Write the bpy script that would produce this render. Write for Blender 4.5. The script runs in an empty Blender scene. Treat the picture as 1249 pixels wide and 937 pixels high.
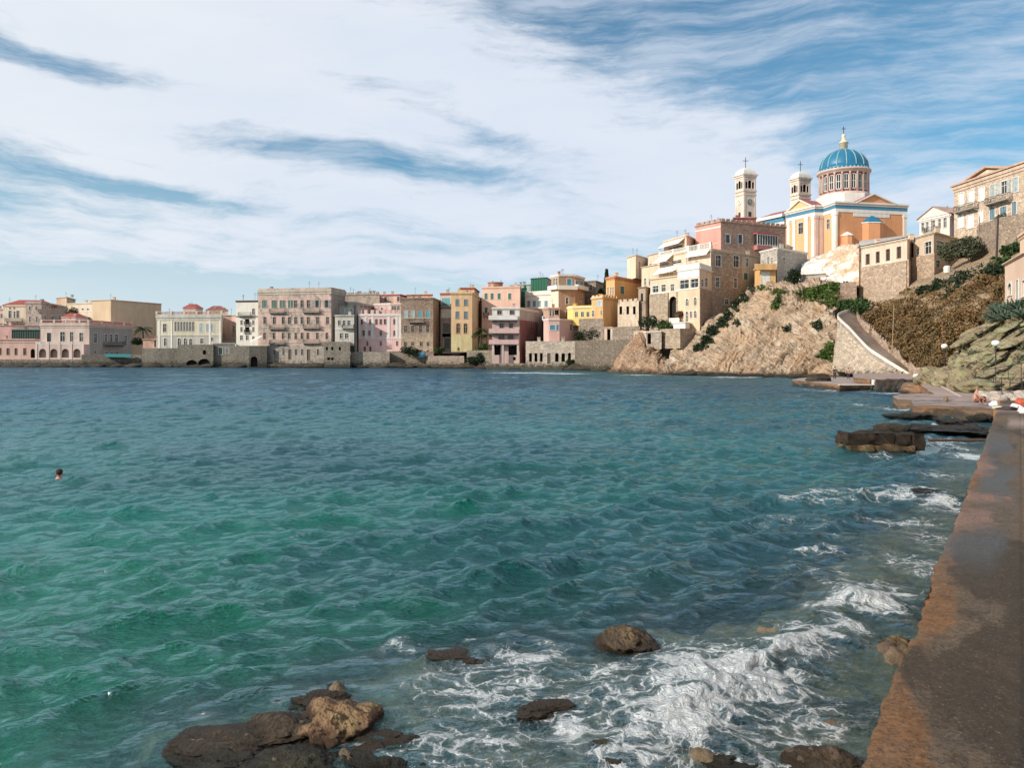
import bpy, bmesh, math, random
import numpy as np
from mathutils import Vector, Matrix
SC = bpy.context.scene
COL = SC.collection
R_ = math.radians
# ------------------------------------------------------------------ camera
F, CX, HY, H = 909.0, 624.5, 430.0, 4.2       # focal length in photo pixels, horizon row, eye height over the sea
cam = bpy.data.cameras.new('camera'); cob = bpy.data.objects.new('camera', cam); COL.objects.link(cob)
cob.location = (0, 0, H); cob.rotation_euler = (R_(90), 0, 0)
cam.sensor_width = 36; cam.sensor_fit = 'HORIZONTAL'; cam.lens = 36 * F / 1249
cam.shift_y = -(468.5 - HY) / 1249; cam.clip_start = 0.1; cam.clip_end = 6000
SC.camera = cob
SC.view_settings.view_transform = 'Standard'; SC.view_settings.look = 'None'
SC.view_settings.exposure = 0.0; SC.view_settings.gamma = 1.0
SC.cycles.use_denoising = True; SC.cycles.max_bounces = 6; SC.cycles.transparent_max_bounces = 8
SC.cycles.caustics_reflective = False; SC.cycles.caustics_refractive = False
# ------------------------------------------------------------------ sun
SUN = Vector((-0.80, -0.42, 0.46)).normalized()      # towards the sun
sl = bpy.data.lights.new('sun', 'SUN'); sl.energy = 4.9; sl.angle = R_(0.7); sl.color = (1.0, 0.915, 0.81)
so = bpy.data.objects.new('sun', sl); COL.objects.link(so); so.rotation_euler = SUN.to_track_quat('Z', 'Y').to_euler()
so.location = (-60, -20, 60)
# ------------------------------------------------------------------ node helpers
class NT:
    def __init__(s, tree): s.t = tree; s.n = tree.nodes; s.l = tree.links
    def new(s, typ, **kw):
        n = s.n.new(typ)
        for k, v in kw.items(): setattr(n, k, v)
        return n
    def put(s, sock, v):
        if isinstance(v, bpy.types.NodeSocket): s.l.new(v, sock)
        elif isinstance(v, (tuple, list)):
            v = tuple(v)
            if sock.type == 'RGBA' and len(v) == 3: v = v + (1,)
            sock.default_value = v
        else: sock.default_value = v
    def m(s, op, a, b=None, c=None, clamp=False):
        n = s.new('ShaderNodeMath', operation=op, use_clamp=clamp)
        s.put(n.inputs[0], a)
        if b is not None: s.put(n.inputs[1], b)
        if c is not None: s.put(n.inputs[2], c)
        return n.outputs[0]
    def mix(s, f, a, b, mode='MIX'):
        n = s.new('ShaderNodeMix', data_type='RGBA', blend_type=mode)
        s.put(n.inputs[0], f); s.put(n.inputs[6], a); s.put(n.inputs[7], b); return n.outputs[2]
    def noise(s, vec, scale, detail=4, rough=0.55, dist=0.0):
        n = s.new('ShaderNodeTexNoise'); s.put(n.inputs['Vector'], vec); n.inputs['Scale'].default_value = scale
        n.inputs['Detail'].default_value = detail; n.inputs['Roughness'].default_value = rough
        n.inputs['Distortion'].default_value = dist; return n.outputs[0]
    def mapr(s, v, a, b, c=0.0, d=1.0, smooth=False):
        n = s.new('ShaderNodeMapRange', interpolation_type='SMOOTHSTEP' if smooth else 'LINEAR')
        s.put(n.inputs[0], v)
        for i, x in enumerate((a, b, c, d)): s.put(n.inputs[i + 1], x)
        return n.outputs[0]
    def scl(s, vec, sc, rot=(0, 0, 0), loc=(0, 0, 0)):
        n = s.new('ShaderNodeMapping'); s.put(n.inputs[0], vec); n.inputs['Scale'].default_value = sc
        n.inputs['Rotation'].default_value = rot; n.inputs['Location'].default_value = loc; return n.outputs[0]
    def bump(s, h, strength=0.4, dist=0.05):
        n = s.new('ShaderNodeBump'); s.put(n.inputs['Height'], h); n.inputs['Strength'].default_value = strength
        n.inputs['Distance'].default_value = dist; return n.outputs[0]
# ------------------------------------------------------------------ sky: Nishita with thin cloud sheets by direction
w = bpy.data.worlds.new('World'); SC.world = w; w.use_nodes = True
N = NT(w.node_tree); N.n.clear()
sky = N.new('ShaderNodeTexSky', sky_type='NISHITA', sun_disc=False)
sky.sun_elevation = math.asin(SUN.z); sky.sun_rotation = math.atan2(SUN.x, SUN.y)
sky.air_density = 1.0; sky.dust_density = 0.6; sky.ozone_density = 1.5
geo = N.new('ShaderNodeNewGeometry'); sep = N.new('ShaderNodeSeparateXYZ')
tc = N.new('ShaderNodeTexCoord'); DIR = tc.outputs['Generated']
N.l.new(DIR, sep.inputs[0]); dx, dy, dz = sep.outputs
AZ = N.m('ARCTAN2', dx, dy); EL = N.m('ARCSINE', dz)
def azel(px, py):
    az = math.atan((px - CX) / F); return az, math.atan((HY - py) / F * math.cos(az))
cmb = N.new('ShaderNodeCombineXYZ'); N.l.new(AZ, cmb.inputs[0]); N.l.new(EL, cmb.inputs[1])
PLN = cmb.outputs[0]
warp = N.new('ShaderNodeTexNoise'); N.l.new(PLN, warp.inputs['Vector']); warp.inputs['Scale'].default_value = 3.0
warp.inputs['Detail'].default_value = 5
wv = N.new('ShaderNodeVectorMath', operation='MULTIPLY_ADD')
N.l.new(warp.outputs[1], wv.inputs[0]); wv.inputs[1].default_value = (.22, .10, 0); N.l.new(PLN, wv.inputs[2])
WP = wv.outputs[0]
wsep = N.new('ShaderNodeSeparateXYZ'); N.l.new(WP, wsep.inputs[0]); WAZ = N.m('SUBTRACT', wsep.outputs[0], .11); WEL = N.m('SUBTRACT', wsep.outputs[1], .05)
n1 = N.noise(N.scl(WP, (1.6, 7.0, 1), rot=(0, 0, R_(14))), 1.6, 7, .6)
n2 = N.noise(N.scl(WP, (5, 26, 1), rot=(0, 0, R_(10))), 2.2, 9, .68)
cov = N.m('ADD', N.m('MULTIPLY', N.m('SUBTRACT', n1, .5), 1.5), N.m('MULTIPLY', N.m('SUBTRACT', n2, .5), 1.15))
cov = N.m('ADD', cov, .59)
def blob(px, py, rx, ry, ang, amp):
    global cov
    a, e = azel(px, py); c, s_ = math.cos(R_(ang)), math.sin(R_(ang))
    u = N.m('SUBTRACT', WAZ, a); v = N.m('SUBTRACT', WEL, e)
    p = N.m('ADD', N.m('MULTIPLY', u, c * F / rx), N.m('MULTIPLY', v, s_ * F / rx))
    q = N.m('ADD', N.m('MULTIPLY', u, -s_ * F / ry), N.m('MULTIPLY', v, c * F / ry))
    r = N.m('ADD', N.m('MULTIPLY', p, p), N.m('MULTIPLY', q, q))
    g = N.m('MULTIPLY', N.m('EXPONENT', N.m('MULTIPLY', r, -1.0)), amp)
    cov = N.m('ADD', cov, g)
for b in ((60, 72, 170, 15, -5, -.80), (400, 190, 200, 18, -5, -.85), (210, 230, 180, 14, -5, -.65), (560, 150, 150, 16, -14, -.45),
          (980, 50, 280, 75, -20, -.70), (700, 20, 160, 40, -15, -.35), (1210, 170, 120, 28, 0, -.6), (1180, 40, 200, 90, 0, -.35),
          (100, 345, 380, 22, 0, -.22), (330, 315, 420, 26, 0, .35), (250, 60, 420, 110, -6, .6), (620, 120, 330, 50, -18, .30), (150, 150, 300, 40, -4, .35), (860, 215, 190, 30, 0, .35),
          (1150, 240, 110, 18, 4, .30), (550, 260, 420, 32, 0, .30), (1130, 105, 150, 16, 8, .45), (900, 130, 120, 26, -25, .2)):
    blob(*b)
cov = N.m('MINIMUM', N.m('MAXIMUM', cov, 0.0), 1.0)
dens = N.mapr(cov, .05, 1.0, 0, 1, True)
n3 = N.noise(N.scl(WP, (2.2, 15, 1), rot=(0, 0, R_(22))), 2.2, 8, .66); dens = N.m('MAXIMUM', dens, N.mapr(n3, .36, .70, .08, .62, True))
hz = N.mapr(EL, 0.0, 0.30, 0.84, 0.0, True)                       # thin milky veil towards the horizon
dens = N.m('MAXIMUM', dens, hz)
skyc = N.mix(1.0, sky.outputs[0], (0.56, 1.22, 1.36), 'MULTIPLY')
sd = N.new('ShaderNodeVectorMath', operation='DOT_PRODUCT'); N.l.new(DIR, sd.inputs[0]); sd.inputs[1].default_value = SUN
nearsun = N.mapr(sd.outputs['Value'], -.35, .75, 0, 1, True)
shade = N.noise(N.scl(WP, (3, 10, 1)), 1.3, 5, .55)
cl_lo = N.mix(shade, (7.5, 8.5, 10.3), (9.8, 10.2, 10.9)); cl_hi = N.mix(shade, (8.8, 9.6, 10.3), (11.5, 11.4, 11.3))
cloud = N.mix(nearsun, cl_lo, cl_hi)
allc = N.mix(N.m('MULTIPLY', dens, .96), skyc, cloud)
bg = N.new('ShaderNodeBackground'); N.l.new(allc, bg.inputs[0]); bg.inputs[1].default_value = 0.088
wo = N.new('ShaderNodeOutputWorld'); N.l.new(bg.outputs[0], wo.inputs[0])
# ------------------------------------------------------------------ numpy noise
def _hash(ix, iy, iz, seed):
    h = (ix.astype(np.int64) * 374761393 + iy.astype(np.int64) * 668265263 + iz.astype(np.int64) * 2147483647 + seed * 1274126177) & 0xffffffff
    h = ((h ^ (h >> 13)) * 1274126177) & 0xffffffff
    h = (h ^ (h >> 16)) & 0xffffffff
    return h / 4294967295.0
def vnoise(x, y, z, seed=0):
    x, y, z = np.broadcast_arrays(np.asarray(x, float), np.asarray(y, float), np.asarray(z, float))
    ix, iy, iz = np.floor(x), np.floor(y), np.floor(z)
    fx, fy, fz = x - ix, y - iy, z - iz
    fx = fx * fx * (3 - 2 * fx); fy = fy * fy * (3 - 2 * fy); fz = fz * fz * (3 - 2 * fz)
    r = 0
    for a in (0, 1):
        for b in (0, 1):
            for c in (0, 1):
                wgt = (fx if a else 1 - fx) * (fy if b else 1 - fy) * (fz if c else 1 - fz)
                r = r + wgt * _hash(ix + a, iy + b, iz + c, seed)
    return r * 2 - 1
def fbm(x, y, z, o=4, seed=0, gain=.5):
    r = 0; a = 1; t = 0
    for i in range(o):
        r = r + a * vnoise(x * 2 ** i, y * 2 ** i, z * 2 ** i, seed + i * 17); t += a; a *= gain
    return r / t
def ridged(x, y, z, o=4, seed=0, gain=.5):
    r = 0; a = 1; t = 0
    for i in range(o):
        r = r + a * (1 - 2 * np.abs(vnoise(x * 2 ** i, y * 2 ** i, z * 2 ** i, seed + i * 31))); t += a; a *= gain
    return r / t
def sstep(a, b, x):
    t = np.clip((x - a) / (b - a), 0, 1); return t * t * (3 - 2 * t)
# ------------------------------------------------------------------ objects
RL = {}
def rootloc(o):
    while o.parent: o = o.parent
    return RL.get(o.name, Vector((0, 0, 0)))
def tag(o, label=None, cat=None, group=None, kind=None):
    if label: o['label'] = label
    if cat: o['category'] = cat
    if group: o['group'] = group
    if kind: o['kind'] = kind
    return o
def thing(name, label, cat, loc, group=None):
    o = bpy.data.objects.new(name, None); COL.objects.link(o); o.location = loc; o.empty_display_size = .5
    RL[o.name] = Vector(loc); return tag(o, label, cat, group)
ORD = ['first', 'second', 'third', 'fourth', 'fifth', 'sixth', 'seventh', 'eighth', 'ninth', 'tenth', 'eleventh', 'twelfth', 'thirteenth']
_cnt = {}
def nth(x, segs, kind):
    ph = next((p for x1, p in segs if x < x1), segs[-1][1]); _cnt[kind + ph] = _cnt.get(kind + ph, -1) + 1
    return ORD[min(_cnt[kind + ph], 12)] + ' ' + kind + ' ' + ph
def mesh_np(name, v, f, mat, parent=None, smooth=False, attrs=None, loc=None):
    v = np.asarray(v, np.float64)
    off = np.array(rootloc(parent)) if parent else (np.array(loc) if loc is not None else np.zeros(3))
    me = bpy.data.meshes.new(name); v = (v - off).astype(np.float32)
    f = np.asarray(f, np.int32); k = f.shape[1]
    me.vertices.add(len(v)); me.vertices.foreach_set('co', v.ravel())
    me.loops.add(f.size); me.loops.foreach_set('vertex_index', f.ravel())
    me.polygons.add(len(f)); me.polygons.foreach_set('loop_start', np.arange(0, f.size, k, dtype=np.int32))
    me.update(calc_edges=True)
    if smooth: me.polygons.foreach_set('use_smooth', np.ones(len(f), bool))
    for an, av in (attrs or {}).items():
        if av.ndim == 1:
            a = me.attributes.new(an, 'FLOAT', 'POINT'); a.data.foreach_set('value', av.astype(np.float32))
        else:
            a = me.attributes.new(an, 'FLOAT_COLOR', 'POINT')
            c = np.ones((len(av), 4), np.float32); c[:, :3] = av; a.data.foreach_set('color', c.ravel())
    me.materials.append(mat)
    o = bpy.data.objects.new(name, me); COL.objects.link(o)
    if parent: o.parent = parent
    elif loc is not None: o.location = loc
    return o
def grid_faces(nr, nc, flip=False):
    i = np.arange(nr * nc).reshape(nr, nc)
    a, b, c, d = i[:-1, :-1].ravel(), i[:-1, 1:].ravel(), i[1:, 1:].ravel(), i[1:, :-1].ravel()
    return np.stack((a, d, c, b) if flip else (a, b, c, d), 1)
class MB:
    def __init__(s): s.v = []; s.f = []
    def poly(s, pts):
        n = len(s.v); s.v += [tuple(p) for p in pts]; s.f.append(list(range(n, n + len(pts)))); return s
    def hexa(s, b, t):          # bottom 4, top 4 corners
        n = len(s.v); s.v += [tuple(p) for p in list(b) + list(t)]
        s.f += [[n + 3, n + 2, n + 1, n], [n + 4, n + 5, n + 6, n + 7]] + [[n + i, n + (i + 1) % 4, n + 4 + (i + 1) % 4, n + 4 + i] for i in range(4)]
        return s
    def box(s, c, size, rz=0, ux=None):
        cx, cy, cz = c; sx, sy, sz = [q / 2 for q in size]; co, si = math.cos(rz), math.sin(rz)
        p = [(cx + co * x - si * y, cy + si * x + co * y) for x, y in ((-sx, -sy), (sx, -sy), (sx, sy), (-sx, sy))]
        return s.hexa([(a, b, cz - sz) for a, b in p], [(a, b, cz + sz) for a, b in p])
    def prism(s, pts, z0, z1):
        n = len(s.v); k = len(pts)
        s.v += [(p[0], p[1], z0) for p in pts] + [(p[0], p[1], z1) for p in pts]
        s.f += [list(range(n, n + k))[::-1], list(range(n + k, n + 2 * k))] + [[n + i, n + (i + 1) % k, n + k + (i + 1) % k, n + k + i] for i in range(k)]
        return s
    def lathe(s, c, prof, seg=16, a0=0):
        n = len(s.v); k = len(prof)
        for r, z in prof:
            for j in range(seg):
                a = a0 + 2 * math.pi * j / seg; s.v.append((c[0] + r * math.cos(a), c[1] + r * math.sin(a), c[2] + z))
        for i in range(k - 1):
            for j in range(seg):
                s.f.append([n + i * seg + j, n + i * seg + (j + 1) % seg, n + (i + 1) * seg + (j + 1) % seg, n + (i + 1) * seg + j])
        s.f.append([n + j for j in range(seg)][::-1]); s.f.append([n + (k - 1) * seg + j for j in range(seg)])
        return s
    def tube(s, pts, r, seg=6, r2=None):
        pts = [Vector(p) for p in pts]; n = len(s.v); k = len(pts)
        for i, p in enumerate(pts):
            d = (pts[min(i + 1, k - 1)] - pts[max(i - 1, 0)]).normalized()
            a = d.cross(Vector((0, 0, 1))); a = a.normalized() if a.length > 1e-3 else Vector((1, 0, 0)); b = d.cross(a)
            rr = r if r2 is None else r + (r2 - r) * i / (k - 1)
            for j in range(seg):
                t = 2 * math.pi * j / seg; s.v.append(tuple(p + (a * math.cos(t) + b * math.sin(t)) * rr))
        for i in range(k - 1):
            for j in range(seg):
                s.f.append([n + i * seg + j, n + i * seg + (j + 1) % seg, n + (i + 1) * seg + (j + 1) % seg, n + (i + 1) * seg + j])
        s.f.append([n + j for j in range(seg)][::-1]); s.f.append([n + (k - 1) * seg + j for j in range(seg)])
        return s
    def build(s, name, mat, parent=None, smooth=False, loc=None):
        off = rootloc(parent) if parent else (Vector(loc) if loc is not None else Vector((0, 0, 0)))
        me = bpy.data.meshes.new(name); me.from_pydata([tuple(Vector(p) - off) for p in s.v], [], s.f)
        me.materials.append(mat)
        if smooth:
            for p in me.polygons: p.use_smooth = True
        o = bpy.data.objects.new(name, me); COL.objects.link(o)
        if parent: o.parent = parent
        elif loc is not None: o.location = loc
        return o
def W(px, py, Y): return Vector(((px - CX) / F * Y, Y, H + (HY - py) / F * Y))
def shoreY(py): return H * F / (py - HY)
# zoom frames used for measuring the photograph
ZR = dict(R1=(0, 340, 7.806), R2=(150, 340, 7.806), R3=(290, 340, 7.806), R4=(420, 340, 7.806), R5=(540, 330, 7.806), R6=(620, 320, 6.694),
          R7=(750, 270, 6.694), R8=(860, 180, 4.804), S1=(730, 330, 6.245), S2=(900, 270, 6.245), S3=(900, 360, 5.948), S4=(1089, 180, 6.694),
          S5=(1000, 280, 5.016), S6=(1089, 380, 7.806), C4=(920, 230, 6.245), C2=(980, 140, 7.81), C3=(885, 185, 9.367), P=(0, 0, 1))
def Q(R, x, y): a, b, s = ZR[R]; return a + x / s, b + y / s
# ------------------------------------------------------------------ materials
MT = {}
def newmat(name):
    m = bpy.data.materials.new(name); m.use_nodes = True; n = NT(m.node_tree); b = m.node_tree.nodes['Principled BSDF']; return m, n, b
def plain(name, col, rough=.7, metal=0, spec=.3):
    if name in MT: return MT[name]
    m, n, b = newmat(name); tcx = n.new('ShaderNodeTexCoord'); v = tcx.outputs['Object']
    k = n.noise(v, 3.0, 4)
    c = n.mix(n.mapr(k, .35, .7), tuple(q * .85 for q in col), tuple(min(1, q * 1.12) for q in col))
    n.l.new(c, b.inputs['Base Color']); b.inputs['Roughness'].default_value = rough; b.inputs['Metallic'].default_value = metal
    b.inputs['Specular IOR Level'].default_value = spec
    MT[name] = m; return m
def plaster(col, kind='plaster', dirt=.35, col2=None):
    key = 'wall_%s_%s_%s' % (kind, '_'.join('%02d' % int(c * 99) for c in col), '' if col2 is None else 'b' + '_'.join('%02d' % int(c * 99) for c in col2))
    if key in MT: return MT[key]
    m, n, b = newmat(key); tcx = n.new('ShaderNodeTexCoord'); v = tcx.outputs['Object']
    big = n.noise(v, .18, 5, .6, .4); streak = n.noise(n.scl(v, (1.2, 1.2, .12)), 1.0, 4, .6); fine = n.noise(v, 1.6, 5, .65)
    d = n.m('ADD', n.m('MULTIPLY', big, .5), n.m('MULTIPLY', streak, .5))
    c1 = tuple(min(1, q * 1.08) for q in col); c0 = tuple(q * (1 - dirt) * w for q, w in zip(col, (1, .97, .92)))
    c = n.mix(n.mapr(d, .38, .60), c0, c1)
    c = n.mix(n.mapr(fine, .3, .7, 0, .35), c, tuple(q * .78 for q in col))
    if kind in ('stone', 'ashlar'):
        vo = n.new('ShaderNodeTexVoronoi'); n.put(vo.inputs['Vector'], n.scl(v, (1, 1, 1.5))); vo.inputs['Scale'].default_value = 2.1
        ve = n.new('ShaderNodeTexVoronoi', feature='DISTANCE_TO_EDGE'); n.put(ve.inputs['Vector'], n.scl(v, (1, 1, 1.5))); ve.inputs['Scale'].default_value = 2.1
        s3 = n.new('ShaderNodeSeparateColor'); n.l.new(vo.outputs['Color'], s3.inputs[0])
        c = n.mix(n.mapr(s3.outputs[0], 0, 1, .0, .8), c, tuple(q * .48 for q in col))
        c = n.mix(n.mapr(s3.outputs[1], .6, 1, .0, .45), c, col2 or tuple(min(1, q * 1.5) for q in col))
        c = n.mix(n.mapr(ve.outputs[0], 0, .09, .55, 0), c, tuple(q * 1.25 for q in (.34, .30, .25)))
        n.l.new(n.bump(n.mapr(ve.outputs[0], 0, .12), .7, .12), b.inputs['Normal'])
    elif kind == 'patchy':      # plaster fallen away in patches over rubble stone
        pt = n.mapr(n.noise(v, .30, 6, .65, .6), .50, .56)
        vo = n.new('ShaderNodeTexVoronoi'); n.put(vo.inputs['Vector'], v); vo.inputs['Scale'].default_value = 2.0
        s3 = n.new('ShaderNodeSeparateColor'); n.l.new(vo.outputs['Color'], s3.inputs[0])
        st = n.mix(s3.outputs[0], tuple(q * .6 for q in (col2 or (.3, .24, .18))), tuple(q * 1.3 for q in (col2 or (.3, .24, .18))))
        c = n.mix(pt, c, st)
        n.l.new(n.bump(n.m('ADD', n.m('MULTIPLY', vo.outputs['Distance'], pt), n.m('MULTIPLY', pt, -1.0)), .5, .1), b.inputs['Normal'])
    else:
        n.l.new(n.bump(fine, .25, .06), b.inputs['Normal'])
    if kind != 'plaster':
        gz = n.new('ShaderNodeNewGeometry'); sz = n.new('ShaderNodeSeparateXYZ'); n.put(sz.inputs[0], gz.outputs['Position'])
        wz = n.mapr(n.m('ADD', sz.outputs[2], n.m('MULTIPLY', n.m('SUBTRACT', fine, .5), -4.0)), .5, 2.2, .88, 0, True); c = n.mix(wz, c, (.045, .042, .028))
    n.l.new(c, b.inputs['Base Color']); b.inputs['Roughness'].default_value = .9; b.inputs['Specular IOR Level'].default_value = .15
    MT[key] = m; return m
def glassm():
    if 'g' in MT: return MT['g']
    m, n, b = newmat('window_glass'); tcx = n.new('ShaderNodeTexCoord')
    k = n.noise(tcx.outputs['Object'], .9, 2)
    n.l.new(n.mix(n.mapr(k, .35, .65), (.010, .012, .014), (.045, .045, .045)), b.inputs['Base Color']); b.inputs['Roughness'].default_value = .12
    MT['g'] = m; return m
def dark(): return plain('dark_opening', (.03, .026, .022), .95, 0, .05)  # near-black paint standing in for the shade inside open recesses
WHITE = (.72, .68, .62); IRON = (.06, .06, .06)
def trim(): return plain('trim_white', WHITE, .7)
def iron(): return plain('iron', IRON, .5, .3)
SH = dict(green=(.08, .16, .12), blue=(.16, .24, .28), teal=(.14, .33, .36), pale=(.38, .45, .45), white=(.82, .79, .72), brown=(.10, .055, .035), grey=(.22, .22, .21), azure=(.08, .27, .38))
def shut(c):
    key = 'shutter_' + c
    if key in MT: return MT[key]
    m, n, b = newmat(key); tcx = n.new('ShaderNodeTexCoord'); sx = n.new('ShaderNodeSeparateXYZ'); n.l.new(tcx.outputs['Object'], sx.inputs[0])
    k = n.noise(tcx.outputs['Object'], 2.0, 4)
    n.l.new(n.mix(n.mapr(k, .35, .7), tuple(q * .8 for q in SH[c]), tuple(min(1, q * 1.15) for q in SH[c])), b.inputs['Base Color'])
    b.inputs['Roughness'].default_value = .65; MT[key] = m; return m
# ------------------------------------------------------------------ facades and houses
class Face:
    def __init__(s, p0, p1):
        s.p0 = Vector((p0[0], p0[1])); d = Vector((p1[0], p1[1])) - s.p0; s.L = d.length; s.d = d / s.L
        s.n = Vector((s.d.y, -s.d.x))
        if s.n.dot(-(s.p0)) < 0 and s.n.dot(-(Vector(p1[:2]))) < 0: s.n = -s.n
    def uz(s, px, py):
        a = (px - CX) / F; u = (a * s.p0.y - s.p0.x) / (s.d.x - a * s.d.y); t = s.p0.y + u * s.d.y
        return u, H + (HY - py) / F * t
    def pt(s, u, z, off=0.0):
        q = s.p0 + s.d * u + s.n * off; return (q.x, q.y, z)
    def slab(s, mb, u0, u1, z0, z1, o0, o1):
        P = s.pt
        return mb.hexa([P(u0, z0, o1), P(u1, z0, o1), P(u1, z0, o0), P(u0, z0, o0)], [P(u0, z1, o1), P(u1, z1, o1), P(u1, z1, o0), P(u0, z1, o0)])
def wall_face(mb, fc, z0, z1, holes, rev=.22, u0=0, u1=None):
    u1 = fc.L if u1 is None else u1
    us = sorted({u0, u1} | {u for h in holes for u in (h[0], h[1]) if u0 < u < u1}); zs = sorted({z0, z1} | {z for h in holes for z in (h[2], h[3]) if z0 < z < z1})
    for a, b in zip(us[:-1], us[1:]):
        for c, d in zip(zs[:-1], zs[1:]):
            mu, mz = (a + b) / 2, (c + d) / 2
            if any(h[0] < mu < h[1] and h[2] < mz < h[3] for h in holes): continue
            mb.poly([fc.pt(a, c), fc.pt(b, c), fc.pt(b, d), fc.pt(a, d)])
    for h in holes:
        a, b, c, d = h[:4]
        if not (z0 <= (c + d) / 2 <= z1): continue
        for p, q in (((a, c), (b, c)), ((b, c), (b, d)), ((b, d), (a, d)), ((a, d), (a, c))):
            mb.poly([fc.pt(p[0], p[1]), fc.pt(q[0], q[1]), fc.pt(q[0], q[1], -rev), fc.pt(p[0], p[1], -rev)])
def arch_plate(mb, fc, a, b, c, d, off, th=.05, seg=8):
    """fills the corners of a rectangular hole above a round head"""
    r = (b - a) / 2; zc = d - min(r, (d - c) * .6); rz = d - zc; m = (a + b) / 2
    arc = [(m - r * math.cos(math.pi * i / seg), zc + rz * math.sin(math.pi * i / seg)) for i in range(seg + 1)]
    for i in range(seg):
        (u0, w0), (u1, w1) = arc[i], arc[i + 1]
        mb.poly([fc.pt(u0, w0, off), fc.pt(u1, w1, off), fc.pt(u1, d, off), fc.pt(u0, d, off)])
        mb.poly([fc.pt(u0, w0, off), fc.pt(u0, w0, off - th), fc.pt(u1, w1, off - th), fc.pt(u1, w1, off)])
def opening(root, fc, h, kind, wm, tr):
    a, b, c, d = h[:4]; wd, ht = b - a, d - c
    k = kind.split(':')[0]; colr = kind.split(':')[1] if ':' in kind else None
    nm = {'w': 'window', 'a': 'window', 's': 'shuttered_window', 'd': 'door', 'o': 'opening', 'oa': 'arched_opening', 'ol': 'arched_opening', 'b': 'window', 'wb': 'window'}[k]
    fr = MB(); t = min(.13, wd * .10)
    fm = tr
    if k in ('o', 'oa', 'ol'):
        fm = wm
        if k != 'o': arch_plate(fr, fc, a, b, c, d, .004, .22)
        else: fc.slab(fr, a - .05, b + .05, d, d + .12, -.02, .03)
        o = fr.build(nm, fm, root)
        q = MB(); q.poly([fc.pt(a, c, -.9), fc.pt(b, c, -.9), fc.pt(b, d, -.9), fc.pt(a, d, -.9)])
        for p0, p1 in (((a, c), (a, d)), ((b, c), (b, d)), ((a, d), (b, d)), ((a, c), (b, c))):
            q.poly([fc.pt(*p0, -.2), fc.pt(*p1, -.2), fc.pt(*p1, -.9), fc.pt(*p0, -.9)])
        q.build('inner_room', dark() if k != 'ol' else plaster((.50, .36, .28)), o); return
    # surround standing proud of the wall
    for (u0, u1, z0, z1) in ((a - t, a, c, d), (b, b + t, c, d), (a - t, b + t, d, d + t)): fc.slab(fr, u0, u1, z0, z1, -.05, .05)
    fc.slab(fr, a - t * 1.5, b + t * 1.5, c - t * .8, c, -.05, .12)
    if k == 'a': arch_plate(fr, fc, a, b, c, d, .045, .1)
    if k in ('w', 'a', 'b'):
        sw = min(.07, wd * .07)
        for (u0, u1, z0, z1) in ((a, a + sw, c, d), (b - sw, b, c, d), ((a + b) / 2 - sw / 2, (a + b) / 2 + sw / 2, c, d), (a + sw, b - sw, c + ht * .64, c + ht * .64 + sw), (a + sw, b - sw, c, c + sw)):
            fc.slab(fr, u0, u1, z0, z1, -.17, -.10)
    o = fr.build(nm, fm, root)
    g = MB(); g.poly([fc.pt(a, c, -.15), fc.pt(b, c, -.15), fc.pt(b, d, -.15), fc.pt(a, d, -.15)])
    if k == 's':
        q = MB(); m = (a + b) / 2
        for u0, u1 in ((a, m - .02), (m + .02, b)):
            fc.slab(q, u0, u1, c, d, -.08, -.05)
            ns = max(4, int(ht / .28))
            for i in range(ns):
                z = c + ht * (i + .5) / ns; fc.slab(q, u0 + .05, u1 - .05, z - ht / ns * .3, z + ht / ns * .3, -.05, -.02)
        q.build('shutter', shut(colr or 'green'), o)
    elif k == 'd': g.build('door_leaf', shut(colr or 'brown'), o)
    else: g.build('pane', glassm(), o)
    if k in ('wb', 'b') and colr:    # open shutters against the wall
        for u0, u1 in ((a - wd * .5, a - t), (b + t, b + wd * .5)):
            q = MB(); fc.slab(q, u0, u1, c, d, .05, .09); q.build('shutter', shut(colr), o)
def balcony(root, fc, u0, u1, z, dp=1.0, rail='iron', rh=.95, th=.16):
    mb = MB(); fc.slab(mb, u0, u1, z - th, z, 0, dp)
    n = max(2, int((u1 - u0) / 1.3))
    for i in range(n):
        u = u0 + .2 + (u1 - u0 - .4) * i / (n - 1)
        p = [fc.pt(u - .08, z - th, 0), fc.pt(u + .08, z - th, 0), fc.pt(u + .08, z - th, dp * .8), fc.pt(u - .08, z - th, dp * .8)]
        q = [fc.pt(u - .08, z - th - .5, 0), fc.pt(u + .08, z - th - .5, 0), fc.pt(u + .08, z - th - .1, dp * .8), fc.pt(u - .08, z - th - .1, dp * .8)]
        mb.hexa(q, p)
    o = mb.build('balcony', plain('balcony_stone', (.34, .31, .27), .8), root)
    r = MB()
    if rail == 'iron':
        fc.slab(r, u0, u1, z + rh - .05, z + rh, dp - .06, dp); fc.slab(r, u0, u1, z + .08, z + .11, dp - .05, dp - .01)
        fc.slab(r, u0, u0 + .05, z + rh - .05, z + rh, 0, dp); fc.slab(r, u1 - .05, u1, z + rh - .05, z + rh, 0, dp)
        k = int((u1 - u0) / .22)
        for i in range(k + 1):
            u = u0 + (u1 - u0 - .04) * i / k; fc.slab(r, u, u + .035, z, z + rh - .05, dp - .05, dp - .015)
        for i in range(4):
            for uu in (u0, u1 - .04): fc.slab(r, uu, uu + .04, z, z + rh - .05, dp * (.1 + .2 * i), dp * (.1 + .2 * i) + .04)
        r.build('railing', iron(), o)
    else:
        fc.slab(r, u0, u1, z, z + rh, dp - .12, dp); fc.slab(r, u0, u0 + .12, z, z + rh, 0, dp - .12); fc.slab(r, u1 - .12, u1, z, z + rh, 0, dp - .12)
        r.build('parapet', rail, o)
    return o
def inner(p, q): return p
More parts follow.
